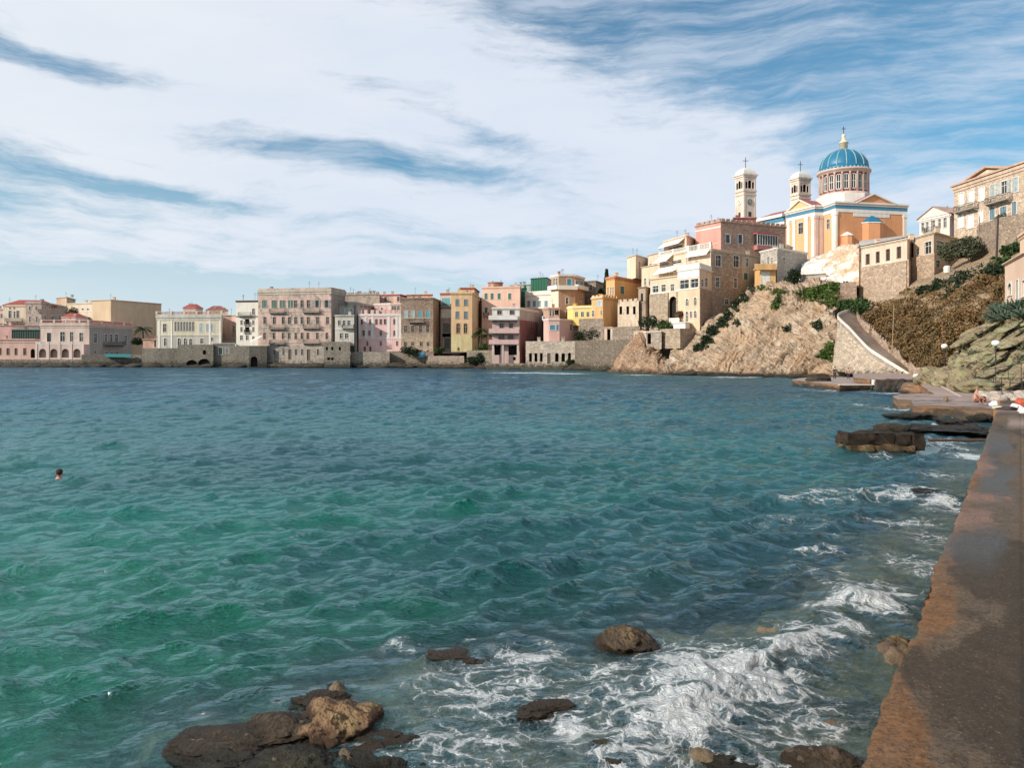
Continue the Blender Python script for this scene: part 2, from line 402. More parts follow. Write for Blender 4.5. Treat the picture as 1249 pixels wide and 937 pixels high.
def house(name, label, cat, R, foot, top, base, mat, op=None, depth=12, cornice=.3, cmat=None, tr=None, bal=None, roofmat=None, parapet=0, zb=None, clutter=0, tk=0, band=None, back=None, group=None, battlements=False, zones=None):
    """foot: visible wall corners, left to right, as (x in zoom frame, distance); top/base: rows in the zoom frame at corner tk"""
    pts = [];
    for x, Y in foot:
        px, _ = Q(R, x, 0); pts.append(((px - CX) / F * Y, Y))
    Yk = foot[tk][1]; zt = H + (HY - Q(R, 0, top)[1]) / F * Yk
    z0 = zb if zb is not None else H + (HY - Q(R, 0, base)[1]) / F * Yk
    z0 = max(z0, -1)
    faces = [Face(pts[i], pts[i + 1]) for i in range(len(pts) - 1)]
    mx = sum(p[0] for p in pts) / len(pts); my = sum(p[1] for p in pts) / len(pts)
    # back corners straight behind the ends, drawn a little inwards
    e0, e1 = Vector(pts[0]), Vector(pts[-1]); wdt = (e1 - e0).length
    if back is None:
        b1 = e1 * (1 + depth / e1.length); b0 = e0 * (1 + depth / e0.length); ax = (b0 - b1).normalized()
        b1 = b1 + ax * wdt * .04; b0 = b0 - ax * wdt * .04
        back = [(b1.x, b1.y), (b0.x, b0.y)]
    foot3 = pts + list(back)
    root = thing(name, label, cat, (mx, my, z0), group)
    tr = tr or trim(); mb = MB(); hl = {}
    for (fi, x0, y0, x1, y1, k) in (op or []):
        fc = faces[fi]; a0, d0 = fc.uz(*Q(R, x0, y0)); b0_, c0 = fc.uz(*Q(R, x1, y1)); a1, c1 = fc.uz(*Q(R, x0, y1)); b1_, d1 = fc.uz(*Q(R, x1, y0))
        a, b = sorted(((a0 + a1) / 2, (b0_ + b1_) / 2)); c, d = (c0 + c1) / 2, (d0 + d1) / 2
        hl.setdefault(fi, []).append((max(a, .1), min(b, fc.L - .1), max(c, z0 + .02), min(d, zt - .1), k))
    for i, fc in enumerate(faces):
        hs = [h for h in hl.get(i, []) if h[1] - h[0] > .15 and h[3] - h[2] > .15]
        zn = (zones or {}).get(i)
        if not zn: wall_face(mb, fc, z0, zt, hs)
        else:
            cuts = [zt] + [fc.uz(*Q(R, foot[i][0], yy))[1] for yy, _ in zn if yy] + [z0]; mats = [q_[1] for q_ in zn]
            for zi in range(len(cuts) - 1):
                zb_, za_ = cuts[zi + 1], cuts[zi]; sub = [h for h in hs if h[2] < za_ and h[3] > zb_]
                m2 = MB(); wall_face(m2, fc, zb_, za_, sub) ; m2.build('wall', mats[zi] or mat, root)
        for h in hs: opening(root, fc, h, h[4], mat, tr)
    n = len(foot3)
    if cat == 'building' and not clutter: clutter = 2
    for i in range(len(pts) - 1, n):
        p, q = foot3[i], foot3[(i + 1) % n]; mb.poly([(p[0], p[1], z0), (q[0], q[1], z0), (q[0], q[1], zt), (p[0], p[1], zt)])
    mb.build('wall', mat, root)
    r = MB()
    if parapet:
        for fc in faces: fc.slab(r, 0, fc.L, zt, zt + parapet, -.25, 0.004)
    cent = Vector((sum(p[0] for p in foot3) / n, sum(p[1] for p in foot3) / n))
    r.poly([(p[0], p[1], zt) for p in foot3])
    r.build('roof', roofmat or mat, root)
    if battlements:
        r = MB()
        for fc in faces:
            k = int(fc.L / 1.4)
            for i in range(k): fc.slab(r, (i + .1) * fc.L / k, (i + .75) * fc.L / k, zt + .002, zt + .55, -.35, .0)
        r.build('battlements', mat, root)
    if cornice:
        c = MB()
        for fc in faces:
            fc.slab(c, -.15, fc.L + .15, zt - cornice - .1, zt - .1, -.05, .28); fc.slab(c, -.08, fc.L + .08, zt - cornice * 1.9 - .1, zt - cornice - .1, -.05, .12)
        c.build('cornice', cmat or mat, root)
    for (fi, yy) in (band or []):
        c = MB(); fc = faces[fi]; u, z = fc.uz(*Q(R, foot[fi][0], yy)); fc.slab(c, 0, fc.L, z - .12, z + .12, -.05, .09); c.build('string_course', cmat or tr, root)
    for bb in (bal or []):
        fi, x0, x1, y = bb[:4]; fc = faces[fi]; a, z = fc.uz(*Q(R, x0, y)); b, z2 = fc.uz(*Q(R, x1, y)); balcony(root, fc, min(a, b), max(a, b), (z + z2) / 2, *bb[4:])
    rnd = random.Random(int(abs(mx * 31 + my * 7)))
    for i in range(clutter):
        fc = faces[0]; u = fc.L * rnd.uniform(.1, .9); o_ = -rnd.uniform(1.0, 3.0)
        if rnd.random() < .5:
            c = MB(); x, y, _ = fc.pt(u, 0, o_); hh = rnd.uniform(1.5, 2.6)
            c.tube([(x, y, zt), (x, y, zt + hh)], .035, 5)
            for j in range(3): c.box((x, y, zt + hh * (.7 + .13 * j)), (.9 - .2 * j, .03, .03), rnd.uniform(-.5, .5))
            c.build('antenna', iron(), root)
        else:
            c = MB(); x, y, _ = fc.pt(u, 0, o_); c.box((x, y, zt + .45), (.7, .7, .9)); c.box((x, y, zt + .95), (.9, .9, .12)); c.build('chimney', mat, root)
    root['zt'] = zt
    return root, faces, zt, foot3
def hip(root, foot3, zt, rise, mat, over=.4, ridge=.35):
    P = [Vector((p[0], p[1])) for p in foot3]; c = sum(P, Vector((0, 0))) / len(P)
    E = [p + (p - c).normalized() * over for p in P]
    mb = MB(); a = c + (E[0] + E[-1] - 2 * c) / 2 * ridge; b = c + (E[-2] + E[-3] - 2 * c) / 2 * ridge
    ends = [a if (e - a).length < (e - b).length else b for e in E]
    n = len(E)
    for i in range(n):
        j = (i + 1) % n; p = [(E[i].x, E[i].y, zt + .02), (E[j].x, E[j].y, zt + .02)]
        if ends[i] is ends[j]: p += [(ends[i].x, ends[i].y, zt + rise)]
        else: p += [(ends[j].x, ends[j].y, zt + rise), (ends[i].x, ends[i].y, zt + rise)]
        mb.poly(p)
    mb.prism([(e.x, e.y) for e in E], zt - .1, zt + .018)
    return mb.build('tiled_roof', mat, root)
def tiles(col=(.42, .10, .06)):
    key = 'tiles%d' % int(col[0] * 100)
    if key in MT: return MT[key]
    m, n, b = newmat('roof_tiles_' + key); v = n.new('ShaderNodeTexCoord').outputs['Object']
    wv_ = n.new('ShaderNodeTexWave', bands_direction='X'); n.put(wv_.inputs[0], v); wv_.inputs['Scale'].default_value = 1.2; wv_.inputs['Distortion'].default_value = .6
    k = n.noise(v, 1.2, 5, .7)
    c = n.mix(n.mapr(k, .3, .7), tuple(q * .7 for q in col), tuple(q * 1.25 for q in col)); n.l.new(c, b.inputs['Base Color'])
    n.l.new(n.bump(wv_.outputs[1], .5, .1), b.inputs['Normal']); b.inputs['Roughness'].default_value = .85; MT[key] = m; return m
# ------------------------------------------------------------------ the town along the left shore
def row(fi, xs, w, y0, y1, k): return [(fi, x - w / 2, y0, x + w / 2, y1, k) for x in xs]
PINK = (.62, .42, .35); PALEPINK = (.66, .50, .44); YEL = (.66, .53, .31); CREAM = (.68, .58, .45); GREYB = (.36, .33, .29); OCHRE = (.62, .40, .20)
STONE = (.36, .29, .22); BROWN = (.30, .20, .145); ORG = (.60, .33, .16)
# far left
house('low_wing', 'low flat pink seafront wing with small square windows, at the far left of the shore', 'building', 'R1', [(-60, 221), (338, 221)], 572, 772, plaster(PINK, dirt=.2),
      [(0, 0, 660, 12, 725, 'w'), (0, 63, 663, 90, 725, 'w'), (0, 140, 663, 165, 725, 'w'), (0, 222, 663, 248, 725, 'w'), (0, 290, 668, 333, 755, 'oa')], cornice=.25, band=[(0, 610)], tr=plaster((.5, .36, .31)))
t, fs, zt, f3 = house('seafront_villa', 'neoclassical villa with pink front, right side greyed for shade, arched loggia and red roof balustrade', 'building', 'R1', [(385, 222), (850, 222), (1262, 246)], 425, 772, plaster((.64, .50, .43), dirt=.25),
      [(0, 447, 515, 487, 600, 'wb'), (0, 572, 507, 618, 600, 'w'), (0, 665, 507, 697, 600, 'w'), (0, 755, 515, 790, 600, 'w'),
       (1, 893, 520, 925, 610, 'w'), (1, 995, 530, 1020, 605, 'w'), (1, 1042, 530, 1072, 605, 'w'), (1, 1092, 530, 1125, 605, 'w'), (1, 1182, 540, 1210, 610, 'w'),
       (1, 820, 660, 850, 700, 'a'), (1, 1000, 695, 1025, 725, 'w'), (1, 1050, 695, 1075, 725, 'w'), (1, 1100, 695, 1125, 725, 'w'), (1, 895, 685, 920, 715, 'w')],
      cornice=.6, bal=[(1, 985, 1168, 628, 1.2)], zones={1: [(None, plaster((.40, .37, .34), dirt=.25))]})  # right side wall greyed, its shade put into the plaster
def balustrade(root, fc, u0, u1, z, h=1.0, piers=(), mat=None, off=0.0, red=None):
    c = MB(); fc.slab(c, u0, u1, z, z + .14, off - .25, off + .05); fc.slab(c, u0, u1, z + h - .16, z + h, off - .27, off + .07)
    for u in piers: fc.slab(c, u - .3, u + .3, z + .14, z + h + .12, off - .29, off + .09)
    c.build('balustrade', mat or trim(), root)
    b = MB(); k = int((u1 - u0) / .4)
    for i in range(k):
        u = u0 + (i + .5) * (u1 - u0) / k; fc.slab(b, u - .07, u + .07, z + .14, z + h - .16, off - .16, off - .02)
    b.build('balusters', red or trim(), root)
red = plain('red_terracotta_baluster', (.33, .10, .07), .8)
for fc in fs: balustrade(t, fc, 0, fc.L, zt, 1.0, [.3, fc.L * .28, fc.L * .52, fc.L * .8, fc.L - .3], plaster((.64, .52, .45), dirt=.2), red=red)
# loggia in front of the villa
Lf = Face(W(*Q('R1', 338, 0), 219).to_2d(), W(*Q('R1', 800, 0), 219).to_2d())
zl0 = H + (HY - Q('R1', 0, 772)[1]) / F * 219; zl1 = H + (HY - Q('R1', 0, 628)[1]) / F * 219
mb = MB(); hs = []
for x in (405, 512, 622, 732):
    u0, z0_ = Lf.uz(*Q('R1', x - 34, 752)); u1, z1_ = Lf.uz(*Q('R1', x + 34, 668)); hs.append((u0, u1, z0_, z1_, 'ol'))
wall_face(mb, Lf, zl0, zl1, hs, .5)
mb.hexa([Lf.pt(0, zl1, 0), Lf.pt(Lf.L, zl1, 0), Lf.pt(Lf.L, zl1, -3.0), Lf.pt(0, zl1, -3.0)], [Lf.pt(0, zl1 + .1, 0), Lf.pt(Lf.L, zl1 + .1, 0), Lf.pt(Lf.L, zl1 + .1, -3.0), Lf.pt(0, zl1 + .1, -3.0)])
Lf.slab(mb, 0, .3, zl0, zl1, -3, -.003); Lf.slab(mb, Lf.L - .3, Lf.L, zl0, zl1, -3, -.003)
mb.build('loggia', plaster((.66, .50, .44), dirt=.2), t)
for h in hs: opening(t, Lf, h, 'ol', plaster((.66, .50, .44), dirt=.2), trim())
for x in (345, 458, 567, 677, 795):
    u, _ = Lf.uz(*Q('R1', x, 700)); mb = MB(); Lf.slab(mb, max(0, u - .35), min(Lf.L, u + .35), zl0, zl1 + .9, .004, .12); mb.build('pilaster', plaster((.70, .56, .50), dirt=.15), t)
balustrade(t, Lf, .2, Lf.L - .2, zl1 + .1, .8, [], trim())
house('pink_house', 'narrow pink house cut by the left edge of the picture, beside the red hipped roof', 'building', 'R1', [(-70, 250), (28, 250)], 282, 430, plaster(PINK), row(0, (15,), 22, 335, 375, 'w'))
t, fs, zt, f3 = house('cream_house', 'cream house with a wide red hipped roof and two balconied windows', 'building', 'R1', [(30, 246), (245, 246)], 250, 430, plaster(CREAM, dirt=.2),
      row(0, (95, 170), 28, 305, 375, 'w') + row(0, (95, 135), 14, 262, 288, 'w') + [(0, 130, 310, 145, 370, 'w')], bal=[(0, 65, 220, 405, .8)], depth=22)
fz = [tuple(W(*Q('R1', x, 0), Y).to_2d()) for x, Y in ((28, 246), (540, 252), (560, 285), (60, 285))]
hip(t, fz, zt, 3.1, tiles((.40, .07, .05)), .5, .45)
house('flat_roofed_house', 'stone and plaster house with white parapet standing between the red roof and the villa', 'building', 'R1', [(245, 242), (395, 242), (640, 268)], 222, 460, plaster((.45, .36, .31), 'patchy', col2=(.36, .30, .25)),
      row(0, (285, 347), 20, 262, 300, 'w') + row(0, (285, 350), 20, 360, 415, 'w') + row(1, (428, 470, 515, 568, 610), 20, 260, 285, 'w') + row(1, (424, 500, 572), 28, 350, 388, 'w'), cornice=.35, parapet=.2, bal=[(0, 395 - 20, 394, 318, .9)])
house('tan_rooftop_block', 'small windowless tan rooftop block behind the red hipped roof', 'building', 'R1', [(535, 285), (635, 280), (718, 292)], 182, 300, plaster((.52, .40, .29)), [(1, 690, 200, 706, 215, 'w')], cornice=.15)
house('long_cream_terrace', 'long cream building with a row of tiny windows left of the plain tan block', 'building', 'R1', [(640, 278), (885, 272)], 235, 420, plaster(CREAM), row(0, (735, 788, 838), 20, 282, 300, 'w') + row(0, (850,), 22, 365, 395, 'w'), band=[(0, 318)], cornice=.25)
house('plain_block', 'large blank tan box of a building without any windows', 'building', 'R1', [(880, 247), (1055, 244), (1536, 264)], 204, 720, plaster((.60, .46, .32), dirt=.12), cornice=.12)
t, fs, zt, f3 = house('little_pink_house', 'little pink house with red roof peeping over the villa balustrade', 'building', 'R1', [(585, 234), (720, 234), (825, 238)], 362, 440, plaster(PALEPINK), cornice=.15, depth=8)
hip(t, f3, zt, 1.4, tiles((.42, .08, .06)), .2)
# green pavilions on the low wing
for i, (x0, x1) in enumerate(((115, 243), (247, 382))):
    g = plain('green_netting', (.035, .085, .065), .8); a, b = W(*Q('R1', x0, 570), 226), W(*Q('R1', x1, 570), 226); h = W(*Q('R1', x0, 488), 226).z; pk = W(*Q('R1', x0, 452), 226).z
    r = thing('roof_pavilion', ('green netted roof pavilion with peaked top, the one further from the villa', 'green netted roof pavilion with peaked top, the one next to the villa')[i], 'pavilion', a)
    m = MB(); m.prism([(a.x, a.y), (b.x, a.y), (b.x, a.y + 4), (a.x, a.y + 4)], a.z, h); m.build('netting', g, r)
    m = MB(); c = ((a.x + b.x) / 2, a.y + 2, pk); q = [(a.x - .4, a.y - .4, h), (b.x + .4, a.y - .4, h), (b.x + .4, a.y + 4.4, h), (a.x - .4, a.y + 4.4, h)]
    for j in range(4): m.poly([q[j], q[(j + 1) % 4], c])
    m.build('peaked_top', plain('awning_fabric', (.16, .17, .14), .9), r)
    m = MB()
    for j in range(7):
        x = a.x + (b.x - a.x) * j / 6; m.box((x, a.y - .05, (a.z + h) / 2), (.12, .12, h - a.z))
    m.build('post', iron(), r)
house('pink_roof_terrace', 'pink wall of the terrace behind the green pavilions', 'building', 'R1', [(-70, 232), (115, 232), (400, 233)], 442, 600, plaster((.64, .40, .36)), cornice=.12)
# yellow villa
t, fs, zt, f3 = house('yellow_villa', 'pale yellow seafront villa with glazed upper gallery and a grey ground floor', 'building', 'R2', [(320, 218), (940, 216), (950, 226)], 345, 700, plaster((.66, .59, .44), dirt=.25),
      [(0, 380, 430, 415, 510, 'w'), (0, 730, 425, 765, 510, 's:pale'), (0, 795, 430, 820, 505, 's:pale'), (0, 835, 430, 865, 505, 's:pale'),
       (0, 390, 565, 415, 640, 'a'), (0, 520, 565, 553, 640, 'a'), (0, 578, 565, 610, 640, 'a'), (0, 630, 570, 660, 650, 'a'), (0, 735, 570, 768, 620, 'w'), (0, 838, 560, 860, 590, 'w')]
      + row(0, [500 + 28 * i for i in range(7)], 19, 410, 500, 'w'), cornice=.8, band=[(0, 541)], cmat=plaster((.55, .52, .46)), zones={0: [(541, None), (None, plaster((.50, .47, .42), dirt=.3))]})
fc = fs[0]; mb = MB()
a, za = fc.uz(*Q('R2', 350, 545)) 
balustrade(t, fc, 0, fc.L, zt, 1.0, [fc.L * q for q in (.0, .23, .43, .62, .8, 1)], plaster((.62, .53, .44)), red=red)
for x in (345, 463, 828, 925):
    u, _ = fc.uz(*Q('R2', x, 500)); mb = MB(); fc.slab(mb, u - .25, u + .25, za - 4.5, zt - 1.6, .0, .1); mb.build('pilaster', trim(), t)
t, fs, zt, f3 = house('small_gabled_house', 'tiny cream house with bright red roof above the yellow villa', 'building', 'R2', [(572, 250), (690, 250), (760, 254)], 275, 350, plaster(PALEPINK), cornice=.1, depth=10); hip(t, f3, zt, 1.6, tiles((.42, .07, .05)), .3)
t, fs, zt, f3 = house('dark_roofed_house', 'pink house with low dark red hipped roof behind the right end of the yellow villa', 'building', 'R2', [(790, 242), (1000, 242)], 298, 360, plaster(PALEPINK), row(0, (870, 950), 22, 305, 325, 'w'), cornice=.1); hip(t, f3, zt, 1.7, tiles((.25, .08, .06)), .3)
house('pink_annex', 'plain dull pink annex right of the yellow villa', 'building', 'R2', [(935, 228), (1035, 228), (1095, 226)], 345, 600, plaster((.60, .42, .36)), [(1, 1045, 450, 1065, 515, 'w')], cornice=.15)
house('pink_kiosk', 'low pink garden house with dark doorway beside the palm tree', 'building', 'R2', [(190, 222), (320, 222)], 572, 760, plaster((.60, .38, .30)), [(0, 297, 580, 318, 650, 'd')], cornice=.2)
house('terrace_house', 'low pink terrace house under a grey canopy, left of the tall white house', 'building', 'R2', [(945, 222), (1170, 221)], 560, 620, plaster((.58, .44, .38)), [(0, 1120, 545, 1140, 590, 'w')], cornice=.2)
# white tall house
house('white_house', 'tall white house with stacked loggias and a dark eave, left of the big weathered palace', 'building', 'R3', [(-15, 217), (200, 216)], 205, 650, plaster((.74, .70, .62), dirt=.15),
      row(0, (35, 148), 20, 395, 440, 'w') + row(0, (90,), 42, 385, 435, 'o') + row(0, (35, 148), 20, 460, 505, 'w') + row(0, (90,), 42, 460, 512, 'o') + row(0, (35, 90), 26, 540, 585, 'w') + row(0, (150,), 26, 285, 340, 'w') + row(0, (148,), 20, 548, 575, 'w'),
      bal=[(0, 15, 130, 352, 1.0), (0, 66, 114, 437, .5), (0, 66, 114, 514, .5)], cornice=.25, cmat=plain('dark_eave', (.07, .06, .055)), clutter=4, band=[(0, 362)])
# the big weathered palace
op = row(0, (255,), 44, 205, 275, 's:green') + row(0, (335, 362), 24, 205, 278, 's:green') + row(0, (412, 440), 24, 205, 275, 's:green') + row(0, (492, 515), 24, 205, 275, 's:green') + row(0, (550, 612, 672), 28, 205, 275, 'w') + row(0, (757, 848), 30, 205, 272, 'wb:grey') \
    + row(0, (258, 348, 433, 493, 552, 612, 672, 760, 855), 27, 365, 432, 'w') + row(0, (255, 345, 432, 490, 552, 612, 668, 758, 848), 23, 515, 575, 'w') \
    + row(0, (350, 435, 555, 613, 763), 17, 672, 726, 'w') + row(0, (262, 497), 30, 672, 768, 'd:brown') + row(0, (675,), 32, 672, 780, 'd:brown')
t, fs, zt, f3 = house('weathered_palace', 'big weathered four-storey palace with peeling pink plaster and iron balconies, rising from the water', 'building', 'R3', [(195, 212), (890, 207), (1025, 216)], 108, 810, plaster((.58, .41, .35), 'patchy', .3, (.36, .29, .24)), op, cornice=.7,
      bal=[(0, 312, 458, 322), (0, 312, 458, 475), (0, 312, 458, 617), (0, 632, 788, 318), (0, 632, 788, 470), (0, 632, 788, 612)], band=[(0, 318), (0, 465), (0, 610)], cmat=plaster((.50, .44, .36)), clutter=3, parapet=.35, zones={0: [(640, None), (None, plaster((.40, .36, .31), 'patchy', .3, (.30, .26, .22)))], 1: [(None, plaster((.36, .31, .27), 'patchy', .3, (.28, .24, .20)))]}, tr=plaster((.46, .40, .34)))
house('stepped_grey_house', 'grey plastered house stepping down in terraces right of the palace', 'building', 'R3', [(890, 214), (965, 212), (1130, 211), (1290, 228)], 225, 700, plaster((.50, .45, .39), dirt=.3), row(1, (1000, 1042, 1082), 34, 285, 330, 's:pale') + row(2, (1175, 1215, 1250), 30, 250, 280, 'w'), cornice=.35)
house('white_bay_house', 'grey white projecting bay with three small windows below the stepped grey house', 'building', 'R3', [(925, 206), (1108, 206)], 345, 640, plaster((.62, .58, .51), dirt=.3), row(0, (967, 1012, 1057), 27, 398, 445, 'w') + row(0, (985, 1035), 30, 520, 570, 'w') + row(0, (900, 972), 20, 650, 680, 'w'),
      cornice=.2, band=[(0, 480)], bal=[(0, 1000, 1108, 470, 1.0)])
house('gap_shade_wall', 'dark wall painted as the shaded gap between the white bay and the pink palazzo', 'building', 'R4', [(92, 210), (140, 216)], 250, 700, plaster((.17, .16, .15)), cornice=.1)  # dark plaster paints the shaded gap between the two houses
house('stone_outbuilding', 'rubble stone outbuilding with two dark openings at the foot of the palace', 'building', 'R3', [(820, 203), (1070, 203)], 600, 845, plaster((.30, .26, .21), 'stone'), row(0, (848, 900, 972), 20, 650, 682, 'o') + row(0, (865, 900), 26, 752, 775, 'o'), cornice=0)
house('ruined_rear_block', 'greyish stone block with stubby chimneys on its roof behind the stepped grey house', 'building', 'R4', [(-60, 236), (335, 232)], 150, 320, plaster((.36, .30, .26), 'patchy'), cornice=.2, clutter=7, battlements=True)
# pink palazzo
t, fs, zt, f3 = house('pink_palazzo', 'candy pink palazzo with white pilasters and a row of roof piers', 'building', 'R4', [(135, 211), (540, 210)], 335, 700, plaster((.74, .50, .47), dirt=.12),
      row(0, (165, 248, 305, 347, 388, 478), 22, 385, 435, 'w') + row(0, (183, 238, 347, 478), 22, 495, 542, 'w') + row(0, (219, 347, 502), 18, 595, 638, 'w') + row(0, (195, 248), 17, 648, 688, 'd:brown'), cornice=.4, cmat=trim(), band=[(0, 570)], tr=plaster((.66, .48, .46)))
fc = fs[0]
for x in (145, 210, 268, 422, 498, 530):
    u, zz = fc.uz(*Q('R4', x, 568)); mb = MB(); fc.slab(mb, max(.02, u - .35), u + .35, zz, zt - .8, .0, .1); mb.build('pilaster', trim(), t)
for x in (150, 205, 265, 315, 375, 428, 470, 525):
    u, _ = fc.uz(*Q('R4', x, 300)); mb = MB(); fc.slab(mb, u - .45, u + .45, zt, zt + 1.1, -.5, .03); mb.build('roof_pier', plaster((.72, .50, .46)), t)
house('pink_set_back_storey', 'pale pink upper house with white verandah set back above the pink palazzo', 'building', 'R4', [(285, 224), (440, 222), (540, 222)], 235, 360, plaster((.68, .48, .42)), row(0, (358,), 20, 275, 300, 'w') + row(1, (460, 485, 515), 24, 260, 300, 'w'), cornice=.3, cmat=trim(), clutter=2)
house('pink_rear_house', 'broad pink house with brown shuttered windows and thin red eaves, behind the pink palazzo', 'building', 'R4', [(325, 240), (530, 238), (610, 246)], 150, 300, plaster((.68, .46, .38)), row(0, (393, 515), 26, 170, 215, 's:brown'), cornice=.25, cmat=plain('red_eave', (.35, .11, .08)))
house('salmon_rear_house', 'low salmon house with red eave just visible above the brown stone house', 'building', 'R4', [(595, 240), (840, 238)], 150, 260, plaster((.68, .44, .34)), row(0, (655,), 24, 172, 185, 'w'), cornice=.25, cmat=plain('red_eave', (.35, .11, .08)), clutter=2)
# brown stone house
house('brown_stone_house', 'brown rubble stone house with pale turquoise shutters on its top floor', 'building', 'R4', [(540, 209), (845, 208), (918, 220)], 180, 715, plaster((.36, .245, .18), 'stone', .3),
      row(0, (585, 652), 38, 300, 375, 's:pale') + row(0, (724, 798), 38, 303, 376, 's:teal') + row(0, (585, 652, 728, 795), 32, 447, 512, 'w') + row(0, (582, 650, 733, 797), 27, 602, 642, 'w') + row(0, (735, 797), 24, 682, 702, 'o'),
      cornice=.35, bal=[(0, 622, 765, 412)], band=[(0, 378), (0, 525)], zones={0: [(530, None), (None, plaster((.55, .41, .29), 'stone', .3))]}, tr=plaster((.52, .42, .33)))
house('narrow_grey_house', 'narrow house with glazed top balcony and big grey roller shutters between brown and yellow houses', 'building', 'R4', [(915, 217), (1020, 216)], 135, 700, plaster((.55, .42, .36)),
      [(0, 930, 182, 1008, 258, 's:teal'), (0, 925, 290, 1012, 372, 's:white'), (0, 935, 420, 1008, 515, 's:grey'), (0, 932, 522, 1012, 556, 'o'), (0, 950, 565, 1012, 670, 's:grey')], cornice=.3, cmat=plain('red_eave', (.35, .11, .08)), bal=[(0, 918, 1018, 270, .7, None) [:5]])
# yellow tall house
house('tall_yellow_house', 'tall ochre yellow house with two columns of blue shutters above arched windows', 'building', 'R5', [(80, 206), (280, 206), (345, 222)], 205, 775, plaster((.66, .50, .30), dirt=.25, col2=YEL),
      row(0, (139, 220), 34, 275, 335, 's:blue') + row(0, (139, 220), 34, 390, 458, 's:blue') + row(0, (147, 217), 36, 503, 598, 'a') + row(0, (150,), 18, 735, 760, 'w'), cornice=.35, clutter=2, zones={0: [(610, plaster((.70, .48, .29), dirt=.2)), (None, plaster((.64, .54, .30), dirt=.3))]}, tr=plaster((.62, .46, .28)))
house('peach_penthouse', 'peach rooftop room with thin red roof above the tall ochre house', 'building', 'R5', [(165, 226), (300, 226), (345, 240)], 160, 240, plaster((.68, .45, .28)), row(0, (233,), 14, 188, 202, 'w'), cornice=.3, cmat=plain('red_eave', (.35, .11, .08)), clutter=1)
house('dark_link_house', 'dark narrow stone house with arched recess between yellow and peach houses', 'building', 'R5', [(300, 224), (380, 224)], 285, 850, plaster((.20, .15, .12), 'stone'), row(0, (333,), 34, 310, 390, 'oa') + row(0, (333,), 34, 405, 480, 'oa'), cornice=.2)
house('peach_block', 'long peach pink apartment house with a row of green shutters', 'building', 'R5', [(372, 219), (735, 216), (745, 226)], 155, 850, plaster((.70, .47, .37), dirt=.12), row(0, (413, 470, 537, 638), 30, 216, 275, 's:green') + row(0, (413,), 28, 350, 405, 's:green'), cornice=.3, bal=[(0, 392, 440, 432, .8)], clutter=4)
mb = MB(); c = W(*Q('R5', 502, 155), 224); r = thing('round_roof_tank', 'squat round brick drum on the roof of the peach block', 'tank', c); mb.lathe(c, [(2.2, 0), (2.2, 1.05), (2.45, 1.1), (2.45, 1.25), (.1, 1.4)], 16); mb.build('drum', plaster((.40, .22, .16)), r)
# white and pink balcony house
t, fs, zt, f3 = house('balcony_house', 'white-topped house with pink parapet balconies standing on open legs by the water', 'building', 'R5', [(470, 187), (732, 187), (905, 203)], 350, 885, plaster((.62, .46, .42), dirt=.2),
      row(0, (541, 660), 42, 370, 418, 'w') + row(0, (561, 650), 38, 505, 550, 'w') + row(0, (559, 648), 52, 620, 655, 'w') + [(0, 492, 712, 550, 805, 'o'), (0, 626, 715, 708, 805, 'o'), (0, 670, 825, 695, 855, 'o')] + row(1, (845,), 22, 505, 540, 'w') + row(1, (850,), 20, 620, 655, 'w'), cornice=.3, cmat=trim(), clutter=1, zones={0: [(465, plaster((.74, .70, .65), dirt=.1)), (None, None)], 1: [(468, plaster((.52, .44, .39))), (None, plaster((.30, .13, .11)))]}, tr=plaster((.45, .36, .32)))
fc = fs[0]
for (x0, x1, y, mt) in ((438, 712, 470, plaster((.74, .70, .66), dirt=.1)), (440, 727, 595, plaster((.66, .45, .42), dirt=.15)), (440, 722, 700, plaster((.66, .45, .43), dirt=.15))):
    a, z = fc.uz(*Q('R5', x0, y)); b, _ = fc.uz(*Q('R5', x1, y)); balcony(t, fc, a, b, z, 1.5, mt, 1.05)
for x in (480, 572, 715):
    u, z = fc.uz(*Q('R5', x, 885)); u2, z2 = fc.uz(*Q('R5', x, 705)); mb = MB(); fc.slab(mb, u - .25, u + .25, z - .3, z2, .9, 1.35); mb.build('leg', plaster((.62, .50, .45)), t)
a, z = fc.uz(*Q('R5', 470, 465)); b, _ = fc.uz(*Q('R5', 732, 465)); mb = MB(); fc.slab(mb, a, b, z, z + .14, 0, .1); mb.build('string_course', trim(), t)
house('grey_upper_house', 'grey plastered flat house attached behind the balcony house', 'building', 'R5', [(735, 204), (945, 210)], 350, 850, plaster((.50, .43, .38)), row(0, (793,), 18, 382, 425, 'w'), cornice=.2)
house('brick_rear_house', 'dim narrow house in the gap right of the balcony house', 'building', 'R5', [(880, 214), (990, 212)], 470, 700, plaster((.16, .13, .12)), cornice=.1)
t, fs, zt, f3 = house('netted_building', 'building wrapped in dark green scaffold netting with a grey right side', 'building', 'R5', [(838, 240), (990, 236), (1048, 248)], 75, 260, plain('scaffold_net', (.02, .12, .07), .8), cornice=.1, cmat=iron())
f1 = fs[1]; mb = MB(); f1.slab(mb, 0.05, f1.L, zt - 12, zt - .15, .02, .06); mb.build('side_wall', plaster((.42, .38, .33)), t)
fc = fs[0]
for i in range(1, 6):
    mb = MB(); u = fc.L * i / 6; fc.slab(mb, u - .05, u + .05, zt - 9, zt + .3, .02, .1); mb.build('scaffold_pole', iron(), t)
house('netted_strip', 'thin strip of green netted scaffolding right of the peach block', 'building', 'R5', [(742, 230), (800, 230)], 165, 380, plain('scaffold_net', (.02, .12, .07), .8), cornice=.1)
house('teal_roof_block', 'flat grey roofed block between the peach block and netted building', 'building', 'R5', [(640, 250), (838, 246)], 138, 250, plaster((.36, .36, .34)), cornice=.2)
